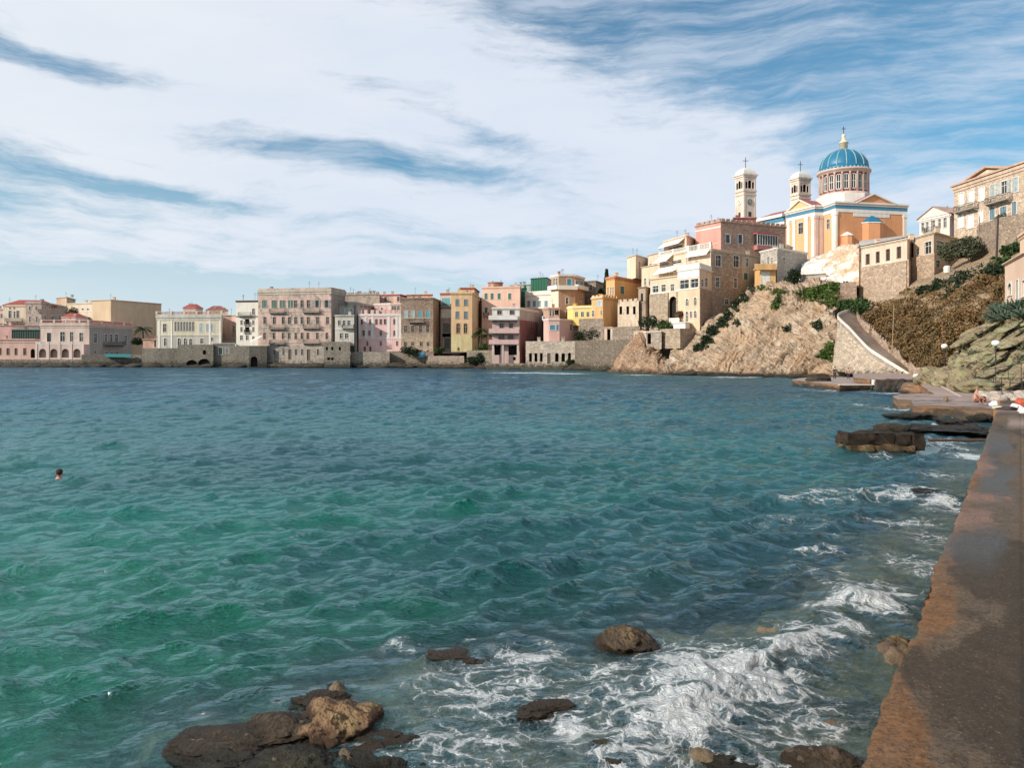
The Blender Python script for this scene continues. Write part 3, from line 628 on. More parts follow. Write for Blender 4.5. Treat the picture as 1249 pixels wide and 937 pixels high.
house('white_shuttered_house', 'white house with peach curved parapet and grey shutters below the netted building', 'building', 'R5', [(785, 222), (1032, 216)], 235, 420, plaster((.66, .62, .56), dirt=.12), row(0, (820, 872, 920, 985), 30, 288, 345, 's:blue'), cornice=.15, parapet=1.0)
# brown tower house
t, fs, zt, f3 = house('brown_tower_house', 'tall brown house with white balcony ring and blue windows on its top floor', 'building', 'R6', [(350, 206), (412, 203), (545, 204), (622, 212)], 105, 640, plaster((.42, .28, .20), 'plaster', .3),
      row(1, (499,), 38, 135, 190, 's:azure') + row(2, (555,), 24, 150, 198, 's:azure') + row(2, (598,), 26, 152, 206, 's:azure') + row(1, (481,), 26, 288, 342, 'w') + row(1, (481,), 30, 400, 440, 'w') + row(2, (595,), 14, 265, 282, 'w') + row(2, (590,), 14, 318, 335, 'w') + row(0, (375, 395), 14, 130, 195, 'w') + row(0, (380,), 20, 285, 345, 'w'),
      cornice=.3, cmat=trim(), clutter=3)
for i, (a_, b_) in enumerate(((0, .0), (1, .0), (2, 0))):
    fc = fs[a_]; _, z = fc.uz(*Q('R6', (385, 480, 580)[i], 218)); mb = MB(); fc.slab(mb, -.4, fc.L + .4, z - .2, z + .9, .004, 1.0 + .05 * i); mb.build('balcony_ring', plaster((.72, .69, .64), dirt=.1), t)
f0 = fs[0]; _, z = f0.uz(*Q('R6', 380, 235)); mb = MB(); f0.slab(mb, 0, f0.L, 2, z, .02, .1); mb.build('cream_left_wall', plaster(CREAM), t)
house('verandah_house', 'brownish house with a deep verandah roof left of the brown tower', 'building', 'R6', [(285, 199), (330, 197), (418, 197)], 372, 640, plaster((.52, .36, .28), dirt=.3), row(1, (345, 368), 16, 395, 440, 'w') + row(1, (396,), 32, 385, 440, 'o') + row(0, (305,), 14, 490, 520, 'w'), cornice=.3)
house('grey_stone_house', 'grey brown stone house with one white framed window, behind the brown tower house', 'building', 'R6', [(622, 222), (715, 220), (805, 232)], 152, 470, plaster((.33, .27, .22), 'stone'), row(0, (672,), 26, 182, 232, 'w') + row(0, (668,), 20, 300, 345, 'w'), cornice=.25, clutter=1)
house('pink_waterfront_house', 'pink house with white corner bay and blue windows above the arcaded wall', 'building', 'R6', [(288, 188), (330, 186), (418, 186), (557, 192)], 462, 680, plaster((.66, .42, .38), dirt=.15),
      row(1, (362,), 44, 512, 553, 's:azure') + row(1, (402,), 18, 510, 555, 's:azure') + row(2, (512,), 22, 508, 560, 'w'), cornice=.25, cmat=trim())
f_ = None
# yellow and orange group
house('low_yellow_house', 'low bright yellow terrace house with cream windows', 'building', 'R6', [(483, 192), (530, 190), (700, 188)], 368, 520, plaster((.78, .56, .20), dirt=.12), row(1, (557, 605, 650), 24, 405, 445, 'w'), cornice=.2, cmat=trim(), parapet=.3)
t, fs, zt, f3 = house('yellow_castle_house', 'yellow and orange house with battlements and an orange side wall', 'building', 'R6', [(680, 187), (772, 183), (908, 190)], 290, 540, plaster((.68, .42, .20), dirt=.25), row(0, (742,), 42, 315, 360, 's:pale') + row(0, (692,), 22, 395, 445, 'w') + row(0, (760,), 12, 395, 430, 'w'), cornice=.25, battlements=True)
f0 = fs[0]; mb = MB(); f0.slab(mb, 0, f0.L, zt - .05, zt + .12, .01, .14); mb.build('string_course', trim(), t)
house('orange_villa', 'orange villa with red cornice, tall narrow windows and one green shutter', 'building', 'R6', [(798, 196), (868, 192), (1098, 206)], 122, 560, plaster((.68, .38, .17), dirt=.15), row(0, (815, 838, 856), 12, 202, 275, 'w') + row(1, (929,), 32, 196, 260, 's:green'), cornice=.45, cmat=plaster((.50, .24, .14)), clutter=1)
# waterfront stone arcade and retaining walls
house('stone_arcade_house', 'low pale rubble stone building with seven tall openings right at the waterline', 'building', 'R6', [(142, 181), (543, 178), (560, 184)], 645, 892, plaster((.66, .55, .44), 'stone', .25, (.78, .70, .60)),
      row(0, (181, 225, 269), 23, 742, 812, 'o') + row(0, (332,), 30, 740, 832, 'd:brown') + row(0, (396, 448), 29, 742, 812, 'oa') + row(0, (499,), 24, 738, 808, 'oa'), cornice=0, depth=8)
house('dark_sea_wall', 'tall dark rubble retaining wall between the stone arcade and the orange cliff', 'wall', 'R6', [(543, 176), (860, 165), (1020, 158)], 640, 905, plaster((.21, .165, .125), 'stone', .35), [(1, 880, 800, 945, 880, 'o')][:0], cornice=0, depth=6)
house('upper_garden_wall', 'stepped brown garden wall above the dark sea wall', 'wall', 'R6', [(850, 166), (1010, 161), (1075, 160)], 530, 700, plaster((.33, .26, .20), 'stone'), cornice=0, depth=6)
house('sloping_garden_wall', 'brown stone garden wall behind the bush above the sea wall', 'wall', 'R6', [(575, 184), (780, 180)], 462, 660, plaster((.36, .28, .22), 'stone'), cornice=0, depth=4)
house('gate_pillar_house', 'two pale gate pillars with a dark gap on the garden terrace', 'gateway', 'R6', [(782, 176), (852, 174)], 530, 640, plaster((.58, .46, .36)), [(0, 806, 545, 834, 636, 'o')], cornice=.1, depth=3)
house('ruined_wall_house', 'roofless cream ruin with empty window openings above the garden walls', 'ruin', 'R6', [(893, 175), (1065, 170)], 325, 560, plaster((.62, .50, .38), 'patchy', .3, (.42, .32, .24)), row(0, (918, 975, 1028), 22, 360, 425, 'o'), cornice=0, battlements=True, tr=plaster((.5, .4, .3)))
house('ruined_tower', 'tall narrow ruined stone tower joined to the roofless ruin', 'ruin', 'R6', [(1062, 172), (1120, 169), (1165, 173)], 205, 600, plaster((.42, .33, .26), 'patchy', .3, (.30, .24, .19)), row(0, (1090,), 18, 255, 320, 'o'), cornice=.1)
# ------------------------------------------------------------------ the hill town above the cliff
house('cream_corner_tower', 'tall windowless cream block at the left end of the hill town', 'building', 'R7', [(100, 206), (170, 200), (272, 208)], 292, 480, plaster((.70, .58, .46), dirt=.15), row(1, (200,), 10, 330, 470, 'w'), cornice=.15, clutter=2)
house('cream_step_house', 'plain cream house with two dark windows below the cream block', 'building', 'R7', [(218, 186), (345, 180)], 372, 560, plaster((.68, .55, .40)), row(0, (247, 286), 18, 465, 525, 'w'), cornice=.1)
house('beige_back_house', 'beige house between the cream block and the awning terraces', 'building', 'R7', [(270, 198), (372, 192)], 275, 420, plaster((.66, .52, .40)), row(0, (292,), 18, 345, 370, 'w'), cornice=.1, clutter=2)
t, fs, zt, f3 = house('upper_awning_house', 'top terrace house with white awning and rooftop dish', 'building', 'R7', [(400, 184), (585, 174), (665, 182)], 158, 400, plaster((.68, .54, .42), dirt=.15), [(0, 435, 205, 555, 245, 'w')], cornice=.3, clutter=3)
def awning(root, fc, x0, x1, y0, y1, R, out=1.8):
    a, z1 = fc.uz(*Q(R, x0, y0)); b, _ = fc.uz(*Q(R, x1, y0)); drop = abs(y1 - y0) / ZR[R][2] / F * fc.p0.y
    m = MB(); z1b = z1
    P = [fc.pt(a, z1, .02), fc.pt(b, z1, .02), fc.pt(b, z1 - drop, out), fc.pt(a, z1 - drop, out)]
    m.hexa([(p[0], p[1], p[2] - .05) for p in P], P)
    for u in (a, b): m.tube([fc.pt(u, z1 - drop - .05, out - .1), fc.pt(u, z1 - drop - .4, .05)], .04, 4)
    m.build('awning', plain('awning_white', (.78, .73, .66), .8), root)
awning(t, fs[0], 402, 572, 178, 225, 'R7')
t, fs, zt, f3 = house('middle_awning_house', 'terrace house with small white awning and dark strip window, one level below the top terrace', 'building', 'R7', [(362, 178), (592, 168)], 285, 480, plaster((.70, .56, .43), dirt=.15), [(0, 465, 318, 545, 345, 'w'), (0, 370, 345, 440, 358, 'w')], cornice=.25, clutter=2)
awning(t, fs[0], 368, 480, 288, 348, 'R7', 2.2)
balustrade(t, fs[0], 0, fs[0].L, zt + .0, .9, [.2, fs[0].L / 2, fs[0].L - .2])
t, fs, zt, f3 = house('lower_awning_house', 'long cream terrace house with three square windows over the great stone arch', 'building', 'R7', [(290, 166), (530, 158)], 468, 860, plaster((.68, .54, .40), dirt=.15), [(0, 308, 528, 356, 582, 'w'), (0, 380, 517, 415, 575, 'w'), (0, 455, 513, 484, 573, 'w'), (0, 440, 612, 508, 822, 'oa')], cornice=.15, band=[(0, 592)])
fc = fs[0]; z_ = fc.uz(*Q('R7', 290, 598))[1]; a1 = fc.uz(*Q('R7', 440, 700))[0]; a2 = fc.uz(*Q('R7', 508, 700))[0]
mb = MB(); fc.slab(mb, 0, a1, 0, z_, .01, .30); fc.slab(mb, a2, fc.L, 0, z_, .01, .30); mb.build('stone_base', plaster((.52, .40, .29), 'stone', .25), t)
t, fs, zt, f3 = house('striped_awning_terrace', 'open cream terrace with long sloping awning', 'building', 'R7', [(345, 171), (525, 163)], 425, 500, plaster((.66, .54, .42)), cornice=.1, depth=8)
awning(t, fs[0], 360, 525, 385, 440, 'R7', 1.8)
# white bay house
t, fs, zt, f3 = house('white_bay_tower', 'cream yellow tower house with white glazed upper bay and little white windows', 'building', 'R7', [(515, 157), (692, 151), (790, 158)], 400, 905, plaster((.72, .53, .37), dirt=.2),
      [(0, 530, 480, 605, 556, 'w'), (0, 618, 470, 682, 548, 'w'), (0, 578, 632, 603, 692, 'a'), (0, 645, 620, 668, 688, 'a'), (0, 578, 735, 600, 822, 'a'), (0, 612, 733, 632, 792, 'a'), (0, 645, 730, 668, 790, 'a'), (1, 703, 475, 722, 535, 'w'), (1, 735, 465, 755, 535, 'w')], cornice=.2, cmat=trim(), band=[(0, 560)])
fc = fs[0]; z_ = fc.uz(*Q('R7', 515, 475))[1]; mb = MB(); fc.slab(mb, 0, fc.L, z_, zt + .9, .01, .09); mb.build('white_band', plaster((.76, .72, .66), dirt=.08), t)
f1 = fs[1]; z_ = f1.uz(*Q('R7', 692, 545))[1]; mb = MB(); f1.slab(mb, 0, f1.L, 2, z_, .01, .08); mb.build('stone_side', plaster((.48, .34, .25), 'stone'), t)
mb = MB(); f1.slab(mb, 0, f1.L, zt, zt + .9, -.1, .05); mb.build('balcony_rail', trim(), t)
t, fs, zt, f3 = house('brown_stone_tower', 'massive brown stone house with white framed windows standing on the cliff edge', 'building', 'R7', [(590, 164), (786, 158), (1038, 164)], 252, 950, plaster((.50, .36, .265), 'stone', .25),
      [(1, 822, 277, 866, 368, 'w'), (1, 967, 282, 1013, 376, 'w'), (1, 822, 457, 854, 540, 'w'), (1, 970, 464, 998, 544, 'w'), (1, 897, 638, 930, 680, 'w'), (0, 618, 315, 665, 375, 'w'), (0, 690, 300, 740, 355, 'w')], cornice=.3, cmat=plaster((.56, .48, .38)))
fc = fs[0]; mb = MB(); fc.slab(mb, 0, fc.L, 16, zt - .9, .01, .09); mb.build('cream_left_wall', plaster((.70, .57, .46)), t)
a, z = fc.uz(*Q('R7', 600, 262)); awning(t, fc, 600, 780, 250, 300, 'R7', 1.3)
balustrade(t, fc, 0, fc.L, zt, 1.3, [.3, fc.L / 2, fc.L - .3], plaster((.74, .68, .60)))
house('beige_narrow_house', 'narrow beige house with one green shuttered window, joined to the massive stone house', 'building', 'R7', [(1038, 165), (1210, 170)], 262, 800, plaster((.52, .42, .31)), [(0, 1068, 302, 1090, 372, 'w'), (0, 1052, 422, 1085, 480, 's:green')], cornice=.2)
t, fs, zt, f3 = house('pink_and_brick_house', 'long brick house with battlements, pink plastered left end and white enclosed balcony', 'building', 'R8', [(-55, 177), (94, 170), (472, 178)], 458, 640, plaster((.54, .34, .26), 'stone', .25, (.60, .44, .34)),
      [(1, 122, 510, 145, 560, 'wb:grey'), (1, 195, 510, 217, 562, 'wb:grey'), (0, 5, 515, 25, 562, 's:white'), (0, 55, 505, 75, 558, 'w'), (0, -35, 525, -18, 572, 's:white')], cornice=.2, battlements=True)
fc = fs[0]; mb = MB(); fc.slab(mb, 0, fc.L - .05, 18, zt, .01, .07); mb.build('pink_left_wall', plaster((.66, .33, .28), dirt=.15), t)
mb = MB(); z_ = fc.uz(*Q('R8', 90, 463))[1]; fc.slab(mb, 0, fc.L, z_ - .15, z_ + .15, .07, .14); mb.build('string_course', trim(), t)
fc = fs[1]; a, z0_ = fc.uz(*Q('R8', 285, 600)); b, z1_ = fc.uz(*Q('R8', 405, 512)); mb = MB(); zm = fc.uz(*Q('R8', 285, 573))[1]
fc.slab(mb, a, b, z0_, zm, .01, 1.2); mb.build('balcony_base', plaster((.48, .20, .19)), t)
mb = MB(); fc.slab(mb, a + .05, b - .05, zm, z1_ - .35, .01, 1.1); o = mb.build('glazed_bay', glassm(), t)
mb = MB(); k = 8
for i in range(k + 1):
    u = a + (b - a - .12) * i / k; fc.slab(mb, u, u + .12, zm, z1_ - .35, 1.09, 1.18)
fc.slab(mb, a, b, zm - .02, zm + .12, 1.1, 1.22); fc.slab(mb, a, b, z1_ - .45, z1_ - .3, 1.1, 1.25); mb.build('bay_frame', trim(), t)
mb = MB(); fc.slab(mb, a - .15, b + .15, z1_ - .3, z1_ + .05, .01, 1.4); mb.build('bay_roof', tiles((.35, .08, .08)), t)
house('red_roof_room', 'small dark red rooftop room at the foot of the left bell tower', 'building', 'R8', [(165, 196), (300, 196)], 408, 460, plaster((.40, .16, .14)), cornice=.2, clutter=1)
# white stone cube with orange lower part
t, fs, zt, f3 = house('white_stone_cube', 'whitewashed stone cube house with speckled right wall below the church', 'building', 'S2', [(172, 158), (300, 152), (528, 160)], 226, 500, plaster((.64, .60, .54), 'stone', .15, (.42, .37, .31)), [(0, 222, 275, 240, 330, 'w'), (0, 252, 275, 268, 322, 'w'), (1, 338, 275, 362, 300, 'w')], cornice=.2, cmat=trim())
t, fs, zt, f3 = house('orange_balcony_house', 'small orange house with orange balcony stuck to the white stone cube', 'building', 'S2', [(128, 157), (172, 151), (288, 151)], 362, 500, plaster((.70, .42, .18), dirt=.12), [(1, 140 + 40, 385, 240, 475, 's:white')], cornice=.2)
mb = MB(); fc = fs[1]; _, z = fc.uz(*Q('S2', 200, 365)); fc.slab(mb, -1.5, fc.L * .95, z, z + 1.0, .9, 1.05); fc.slab(mb, -1.5, fc.L * .95, z - .2, z, 0, 1.05); mb.build('balcony', plaster((.72, .44, .22)), t)
# fort like house
t, fs, zt, f3 = house('cream_fort_house', 'long cream house with four brown windows on a tall patched stone base', 'building', 'S5', [(248, 138), (534, 127), (577, 135)], 105, 455, plaster((.72, .57, .45), dirt=.18), [(0, 283, 152, 303, 210, 'b'), (0, 345, 137, 364, 200, 'b'), (0, 407, 122, 427, 187, 'b'), (0, 473, 107, 495, 172, 'b')], cornice=.2, zb=7, tr=plain('brown_frame', (.16, .09, .06)), roofmat=plaster((.40, .38, .35)))
for i, fc in enumerate(fs):
    z_ = fc.uz(*Q('S5', 260 if i == 0 else 550, 232 if i == 0 else 195))[1]; mb = MB(); fc.slab(mb, -.05 * i, fc.L + .02, 5, z_, .01, .25); mb.build('stone_base', plaster((.60, .43, .31), 'stone', .25, (.74, .58, .44)), t)
mb = MB(); E = [fs[0].pt(-.2, zt, .5), fs[0].pt(fs[0].L, zt, .5), fs[1].pt(fs[1].L, zt, .4)]; back = [(f3[3][0], f3[3][1]), (f3[4][0], f3[4][1])]
rg = zt + 1.9; mid0 = ((E[0][0] + back[1][0]) / 2, (E[0][1] + back[1][1]) / 2, rg); mid1 = ((E[1][0] + back[0][0]) / 2, (E[1][1] + back[0][1]) / 2, rg)
mb.poly([E[0], E[1], mid1, mid0]); mb.poly([E[1], E[2], mid1]); mb.poly([E[2], (back[0][0], back[0][1], zt), mid1]); mb.poly([(back[0][0], back[0][1], zt), (back[1][0], back[1][1], zt), mid0, mid1]); mb.poly([(back[1][0], back[1][1], zt), E[0], mid0])
mb.build('grey_roof', plaster((.42, .40, .37)), t)
mb = MB(); p = fs[0].pt(.2, 0, .35); mb.tube([(p[0], p[1], 9), (p[0], p[1], zt + .3)], .13, 6); mb.build('drainpipe', plain('brown_pipe', (.20, .11, .07)), t)
house('beige_box_house', 'beige flat-roofed house with big dark windows behind the olive trees', 'building', 'S5', [(573, 130), (697, 124), (860, 132)], 45, 300, plaster((.60, .48, .36), dirt=.15), [(0, 590, 118, 610, 155, 'w'), (0, 640, 75, 683, 150, 'w'), (1, 712, 72, 757, 130, 'w'), (1, 710, 190, 735, 235, 'w')], cornice=.2, roofmat=plaster((.42, .40, .37)))
house('stone_terrace_base', 'brick and rubble stone base under the beige flat-roofed house', 'wall', 'S5', [(560, 129.5), (700, 123.5)], 172, 460, plaster((.56, .40, .28), 'stone', .25), cornice=0, depth=5, zb=7)
t, fs, zt, f3 = house('white_gabled_house', 'white and pale pink house with low gabled red roofline between church and mansion', 'building', 'S4', [(218, 150), (464, 143), (500, 147)], 590, 800, plaster((.70, .62, .57), dirt=.08), [(0, 232, 615, 257, 685, 'w'), (0, 270, 608, 292, 690, 'w'), (0, 318, 594, 346, 668, 'w'), (0, 368, 583, 393, 658, 'w'), (0, 413, 571, 440, 652, 'w')], cornice=.3, cmat=trim(), bal=[(0, 270, 370, 690, .8)])
fc = fs[0]; mb = MB(); pk = zt + 1.9
mb.poly([fc.pt(-.3, zt, .2), fc.pt(fc.L + .3, zt, .2), fc.pt(fc.L * .5, pk, .2)]); mb.build('gable', plaster((.70, .62, .57)), t)
mb = MB()
for s_ in (0, 1):
    e = -.4 if s_ == 0 else fc.L + .4
    a, b = fc.pt(e, zt, .45), fc.pt(fc.L * .5, pk + .05, .45); a2, b2 = fc.pt(e, zt, -8), fc.pt(fc.L * .5, pk + .05, -8)
    mb.hexa([a, b, b2, a2], [(q[0], q[1], q[2] + .12) for q in (a, b, b2, a2)])
mb.build('roof_slope', plaster((.50, .34, .29)), t)
# mansion top right
t, fs, zt, f3 = house('stone_mansion', 'large sandstone mansion with pediment, white and blue shutters, high at the right edge', 'building', 'S4', [(500, 133), (1210, 113)], 322, 800, plaster((.76, .57, .42), 'stone', .15, (.84, .68, .52)),
      [(0, 541, 372, 581, 476, 's:white'), (0, 617, 350, 664, 453, 's:white'), (0, 704, 325, 748, 433, 's:white'), (0, 797, 302, 834, 408, 's:pale'), (0, 882, 275, 932, 375, 'b:pale'), (0, 978, 245, 1024, 362, 's:pale'), (0, 1110, 215, 1150, 335, 's:pale'),
       (0, 532, 552, 577, 655, 's:white'), (0, 608, 550, 660, 657, 's:white'), (0, 704, 512, 737, 610, 's:white'), (0, 792, 490, 834, 590, 's:blue'), (0, 877, 482, 930, 575, 's:blue'), (0, 972, 442, 1010, 548, 's:blue'), (0, 1110, 410, 1150, 520, 's:pale')],
      cornice=.5, cmat=plaster((.66, .50, .38)), bal=[(0, 545, 706, 508, 1.2), (0, 800, 982, 440, 1.2)])
fc = fs[0]; mb = MB(); u0 = fc.uz(*Q('S4', 590, 300))[0]; u1 = fc.uz(*Q('S4', 935, 200))[0]; um = fc.uz(*Q('S4', 775, 160))[0]; pk = fc.uz(*Q('S4', 775, 165))[1]
mb.poly([fc.pt(u0, zt, .02), fc.pt(u1, zt, .02), fc.pt(um, pk - .2, .02)]); mb.build('pediment', plaster((.74, .58, .42)), t)
mb = MB()
for e in (u0 - .4, u1 + .4):
    a, b = fc.pt(e, zt, .55), fc.pt(um, pk, .55); a2, b2 = fc.pt(e, zt, -9), fc.pt(um, pk, -9)
    mb.hexa([a, b, b2, a2], [(q[0], q[1], q[2] + .35) for q in (a, b, b2, a2)])
fc.slab(mb, -.5, fc.L, zt, zt + .3, -.3, .5); mb.build('roof_edge', plaster((.60, .40, .30)), t)
house('right_edge_villa', 'pale peach villa with dark arched window at the right edge above the agave', 'building', 'S5', [(1132, 84), (1262, 74)], 205, 460, plaster((.72, .52, .40), dirt=.1), [(0, 1150, 328, 1174, 402, 'a'), (0, 1200, 310, 1216, 455, 's:pale'), (0, 1238, 312, 1262, 408, 'w')], cornice=.1, depth=9)
house('right_edge_tower', 'taller peach block rising behind the villa at the right edge', 'building', 'S5', [(1224, 86), (1300, 80)], 30, 300, plaster((.72, .52, .38), dirt=.1), cornice=.3, depth=9)
# ------------------------------------------------------------------ church
CH_O = plaster((.68, .33, .17), dirt=.14); CH_L = plaster((.76, .50, .27), dirt=.08); CH_W = plaster((.74, .70, .64), dirt=.08); CH_P = plaster((.66, .50, .44), dirt=.12)
CH_LW = plaster((.74, .43, .23), dirt=.12)  # left-hand walls lighter: sunlight put into the plaster colour
BLUE = plain('church_blue_band', (.07, .22, .34), .7)
c4 = lambda x, Y: tuple(W(*Q('C4', x, 0), Y).to_2d())
church = thing('church', 'orange domed church with blue band, white pilasters and ribbed blue dome crowning the hill', 'church', (84, 205, 18))
pA, pB = c4(620, 190), c4(1160, 194.5)          # right face ends
pC = c4(528, 195.5); pD = c4(462, 195.2); pE = c4(250, 204.5); pF = c4(228, 217)
ztop = H + (HY - Q('C4', 0, 172)[1]) / F * 190; zbl = ztop + .35
polys = [pF, pE, pD, pC, pA, pB]
bk = [(pB[0] + 4, 222), (pF[0] + 1, 232)]
CF = [Face(polys[i], polys[i + 1]) for i in range(5)]
for i in (1,): CF[i].n = Vector((CF[i].d.y, -CF[i].d.x))
for f in CF: f.n = Vector((f.d.y, -f.d.x))
ZB = 15.0
hl = {}
def chop(fi, x0, y0, x1, y1, k='w'):
    fc = CF[fi]; a, d = fc.uz(*Q('C4', x0, y0)); b, c = fc.uz(*Q('C4', x1, y1)); hl.setdefault(fi, []).append((min(a, b), max(a, b), c, d, k))
chop(1, 335, 265, 372, 342); chop(3, 550, 238, 575, 305)
mb = MB()
for i, fc in enumerate(CF):
    if i < 4: m9 = MB(); wall_face(m9, fc, ZB, ztop, hl.get(i, [])); m9.build('wall', CH_LW, church)
    else: wall_face(mb, fc, ZB, ztop, hl.get(i, []))
    for h in hl.get(i, []): opening(church, fc, h, h[4], CH_L, trim())
mb.build('wall', CH_O, church)
allp = polys + bk
for i in range(5, len(allp)):
    p, q = allp[i], allp[(i + 1) % len(allp)]; m = MB(); m.poly([(p[0], p[1], ZB), (q[0], q[1], ZB), (q[0], q[1], ztop), (p[0], p[1], ztop)]); m.build('rear_wall', CH_O, church)
def bandrow(name, mat, z0, z1, off, inset=.0):
    for i, fc in enumerate(CF):
        if i == 0: continue
        m = MB(); e = off if i in (1, 3, 4) else -.001
        fc.slab(m, -off if i in (3, 1) else 0, fc.L + (off if i in (1, 3, 4) else 0), z0, z1, -.1, off + .001 * i); m.build(name, mat, church)
zz = lambda y: H + (HY - Q('C4', 0, y)[1]) / F * 190
bandrow('architrave', CH_W, zz(176), zz(149), .12)
bandrow('blue_band', BLUE, zz(149), zz(124), .16)
bandrow('cornice', plaster((.60, .54, .47), dirt=.1), zz(124), zz(108), .30)
bandrow('cornice_top', CH_W, zz(108), zz(96), .50)
def pil(fi, x0, x1, y0=172, mat=CH_W, cap=True, yb=560):
    fc = CF[fi]; a, _ = fc.uz(*Q('C4', x0, 300)); b, _ = fc.uz(*Q('C4', x1, 300)); a, b = sorted((a, b)); a = max(a, .0); b = min(b, fc.L); zt_ = zz(y0) - .03
    m = MB(); fc.slab(m, a, b, ZB, zt_ - .9, .0, .2); fc.slab(m, a - .1, b + .1, zt_ - .9, zt_ - .05, 0, .3); m.build('pilaster', mat, church)
pil(1, 252, 272); pil(1, 296, 316); pil(1, 386, 412); pil(1, 438, 461); pil(2, 463, 486, mat=CH_P); pil(2, 497, 525, mat=CH_P); pil(3, 594, 620); pil(4, 620, 632, mat=CH_W); pil(4, 1132, 1160, mat=CH_W)  # set-back pilasters take duller plaster, shade put into their colour
fc = CF[4]; m = MB(); a, _ = fc.uz(*Q('C4', 755, 200)); b, _ = fc.uz(*Q('C4', 1030, 200)); fc.slab(m, a, b, zz(205), zz(178), .0, .1); m.build('frieze_panel', CH_W, church)
# main roof slab, gables
rp = polys + bk; m = MB(); m.prism(rp, ztop + .02, zz(96) - .1); m.build('roof_deck', plaster((.50, .44, .38)), church)
def gable(fi, x0, x1, xp, yp, back_):
    fc = CF[fi]; a, _ = fc.uz(*Q('C4', x0, 120)); b, _ = fc.uz(*Q('C4', x1, 120)); a, b = sorted((a, b)); p, zp = fc.uz(*Q('C4', xp, yp)); z0 = zz(96)
    m = MB(); m.poly([fc.pt(a, z0, .05), fc.pt(b, z0, .05), fc.pt(p, zp - .3, .05)]); m.build('pediment', CH_L if fi == 1 else CH_O, church)
    m = MB()
    for e in (a, b):
        q = [fc.pt(e, z0, .6), fc.pt(p, zp, .6), fc.pt(p, zp, -.1), fc.pt(e, z0, -.1)]
        m.hexa([(x, y, z - .3) for x, y, z in q], q)
    m.build('raking_cornice', CH_W, church)
    m = MB()
    for e in (a - .2, b + .2):
        q = [fc.pt(e, z0 + .05, -.12), fc.pt(p, zp + .05, -.12), fc.pt(p, zp + .05, -back_), fc.pt(e, z0 + .05, -back_)]
        m.hexa([(x, y, z - .2) for x, y, z in q], q)
    m.build('gable_roof', tiles((.33, .09, .10)), church)
gable(4, 770, 1075, 905, 38, 9); gable(1, 250, 448, 352, 84, 6)
# dome
dc = W(1029, 240, 200); zpx = lambda py: H + (HY - py) / F * 200; RD = 28 / F * 200
m = MB(); m.prism([(dc.x + RD * 1.12 * math.cos(a), dc.y + RD * 1.12 * math.sin(a)) for a in [math.pi / 8 + i * math.pi / 4 for i in range(8)]], ztop, zpx(241)); m.build('drum_base', CH_W, church)
m = MB(); m.lathe((dc.x, dc.y, 0), [(RD * .93, zpx(243)), (RD * .93, zpx(214))], 48); m.build('drum', plaster((.36, .14, .14)), church)
m = MB(); m.lathe((dc.x, dc.y, 0), [(RD * 1.0, zpx(244)), (RD * 1.03, zpx(243.5)), (RD * 1.03, zpx(238.6)), (RD * .95, zpx(238.2))], 48); m.build('drum_plinth', CH_P, church, True)
m = MB(); m.lathe((dc.x, dc.y, 0), [(RD * .95, zpx(215.2)), (RD * 1.03, zpx(215)), (RD * 1.03, zpx(212.5)), (RD * 1.10, zpx(212)), (RD * 1.10, zpx(210.3)), (RD * .9, zpx(210))], 48); m.build('drum_cornice', CH_P, church, True)
for i in range(20):
    a = 2 * math.pi * (i + .5) / 20; x, y = dc.x + RD * .98 * math.cos(a), dc.y + RD * .98 * math.sin(a)
    if math.sin(a) > .55: continue
    m = MB(); m.lathe((x, y, 0), [(.26, zpx(238.2)), (.24, zpx(216.5)), (.34, zpx(216)), (.34, zpx(215.1))], 8); m.build('column', CH_P, church, True)
    a = 2 * math.pi * i / 20
    P0 = Vector((dc.x + RD * .935 * math.cos(a), dc.y + RD * .935 * math.sin(a))); tv = Vector((-math.sin(a), math.cos(a)))
    f_ = Face(P0 - tv, P0 + tv); f_.n = Vector((math.cos(a), math.sin(a)))
    m = MB(); z0, z1 = zpx(235.5), zpx(217.2)
    for (u0, u1, q0, q1) in ((.35, .52, z0, z1 - .5), (1.48, 1.65, z0, z1 - .5), (.95, 1.05, z0, z1 - .3), (.35, 1.65, z0, z0 + .2), (.52, 1.48, (z0 + z1) / 2, (z0 + z1) / 2 + .12)): f_.slab(m, u0, u1, q0, q1, .02, .14)
    prev = None
    for j in range(9):
        t_ = math.pi * j / 8; cu, cz = 1 - .62 * math.cos(t_), z1 - .6 + .55 * math.sin(t_)
        if prev: m.tube([f_.pt(prev[0], prev[1], .1), f_.pt(cu, cz, .1)], .1, 4)
        prev = (cu, cz)
    o = m.build('drum_window', trim(), church)
    m = MB(); m.poly([f_.pt(.5, z0, .03), f_.pt(1.5, z0, .03), f_.pt(1.5, z1 - .5, .03), f_.pt(1.3, z1 - .12, .03), f_.pt(1, z1, .03), f_.pt(.7, z1 - .12, .03), f_.pt(.5, z1 - .5, .03)]); m.build('pane', glassm(), o)
DR = RD * .985; zd0, zd1 = zpx(210.2), zpx(182.5); prof = [(DR * 1.02, zd0), (DR * 1.02, zd0 + .9)] + [(DR * math.cos(t_), zd0 + .9 + (zd1 - zd0 - .9) * math.sin(t_)) for t_ in [math.pi / 2 * j / 14 for j in range(14)]] + [(.3, zd1)]
m = MB(); m.lathe((dc.x, dc.y, 0), prof, 48); m.build('dome', plain('dome_blue', (.015, .15, .27), .45, 0, .5), church, True)
for i in range(16):
    a = 2 * math.pi * (i + .25) / 16; m = MB()
    m.tube([(dc.x + r * 1.01 * math.cos(a), dc.y + r * 1.01 * math.sin(a), z) for r, z in prof[1:-1]], .16, 5); m.build('dome_rib', plain('dome_rib', (.22, .38, .40), .6), church)
m = MB()
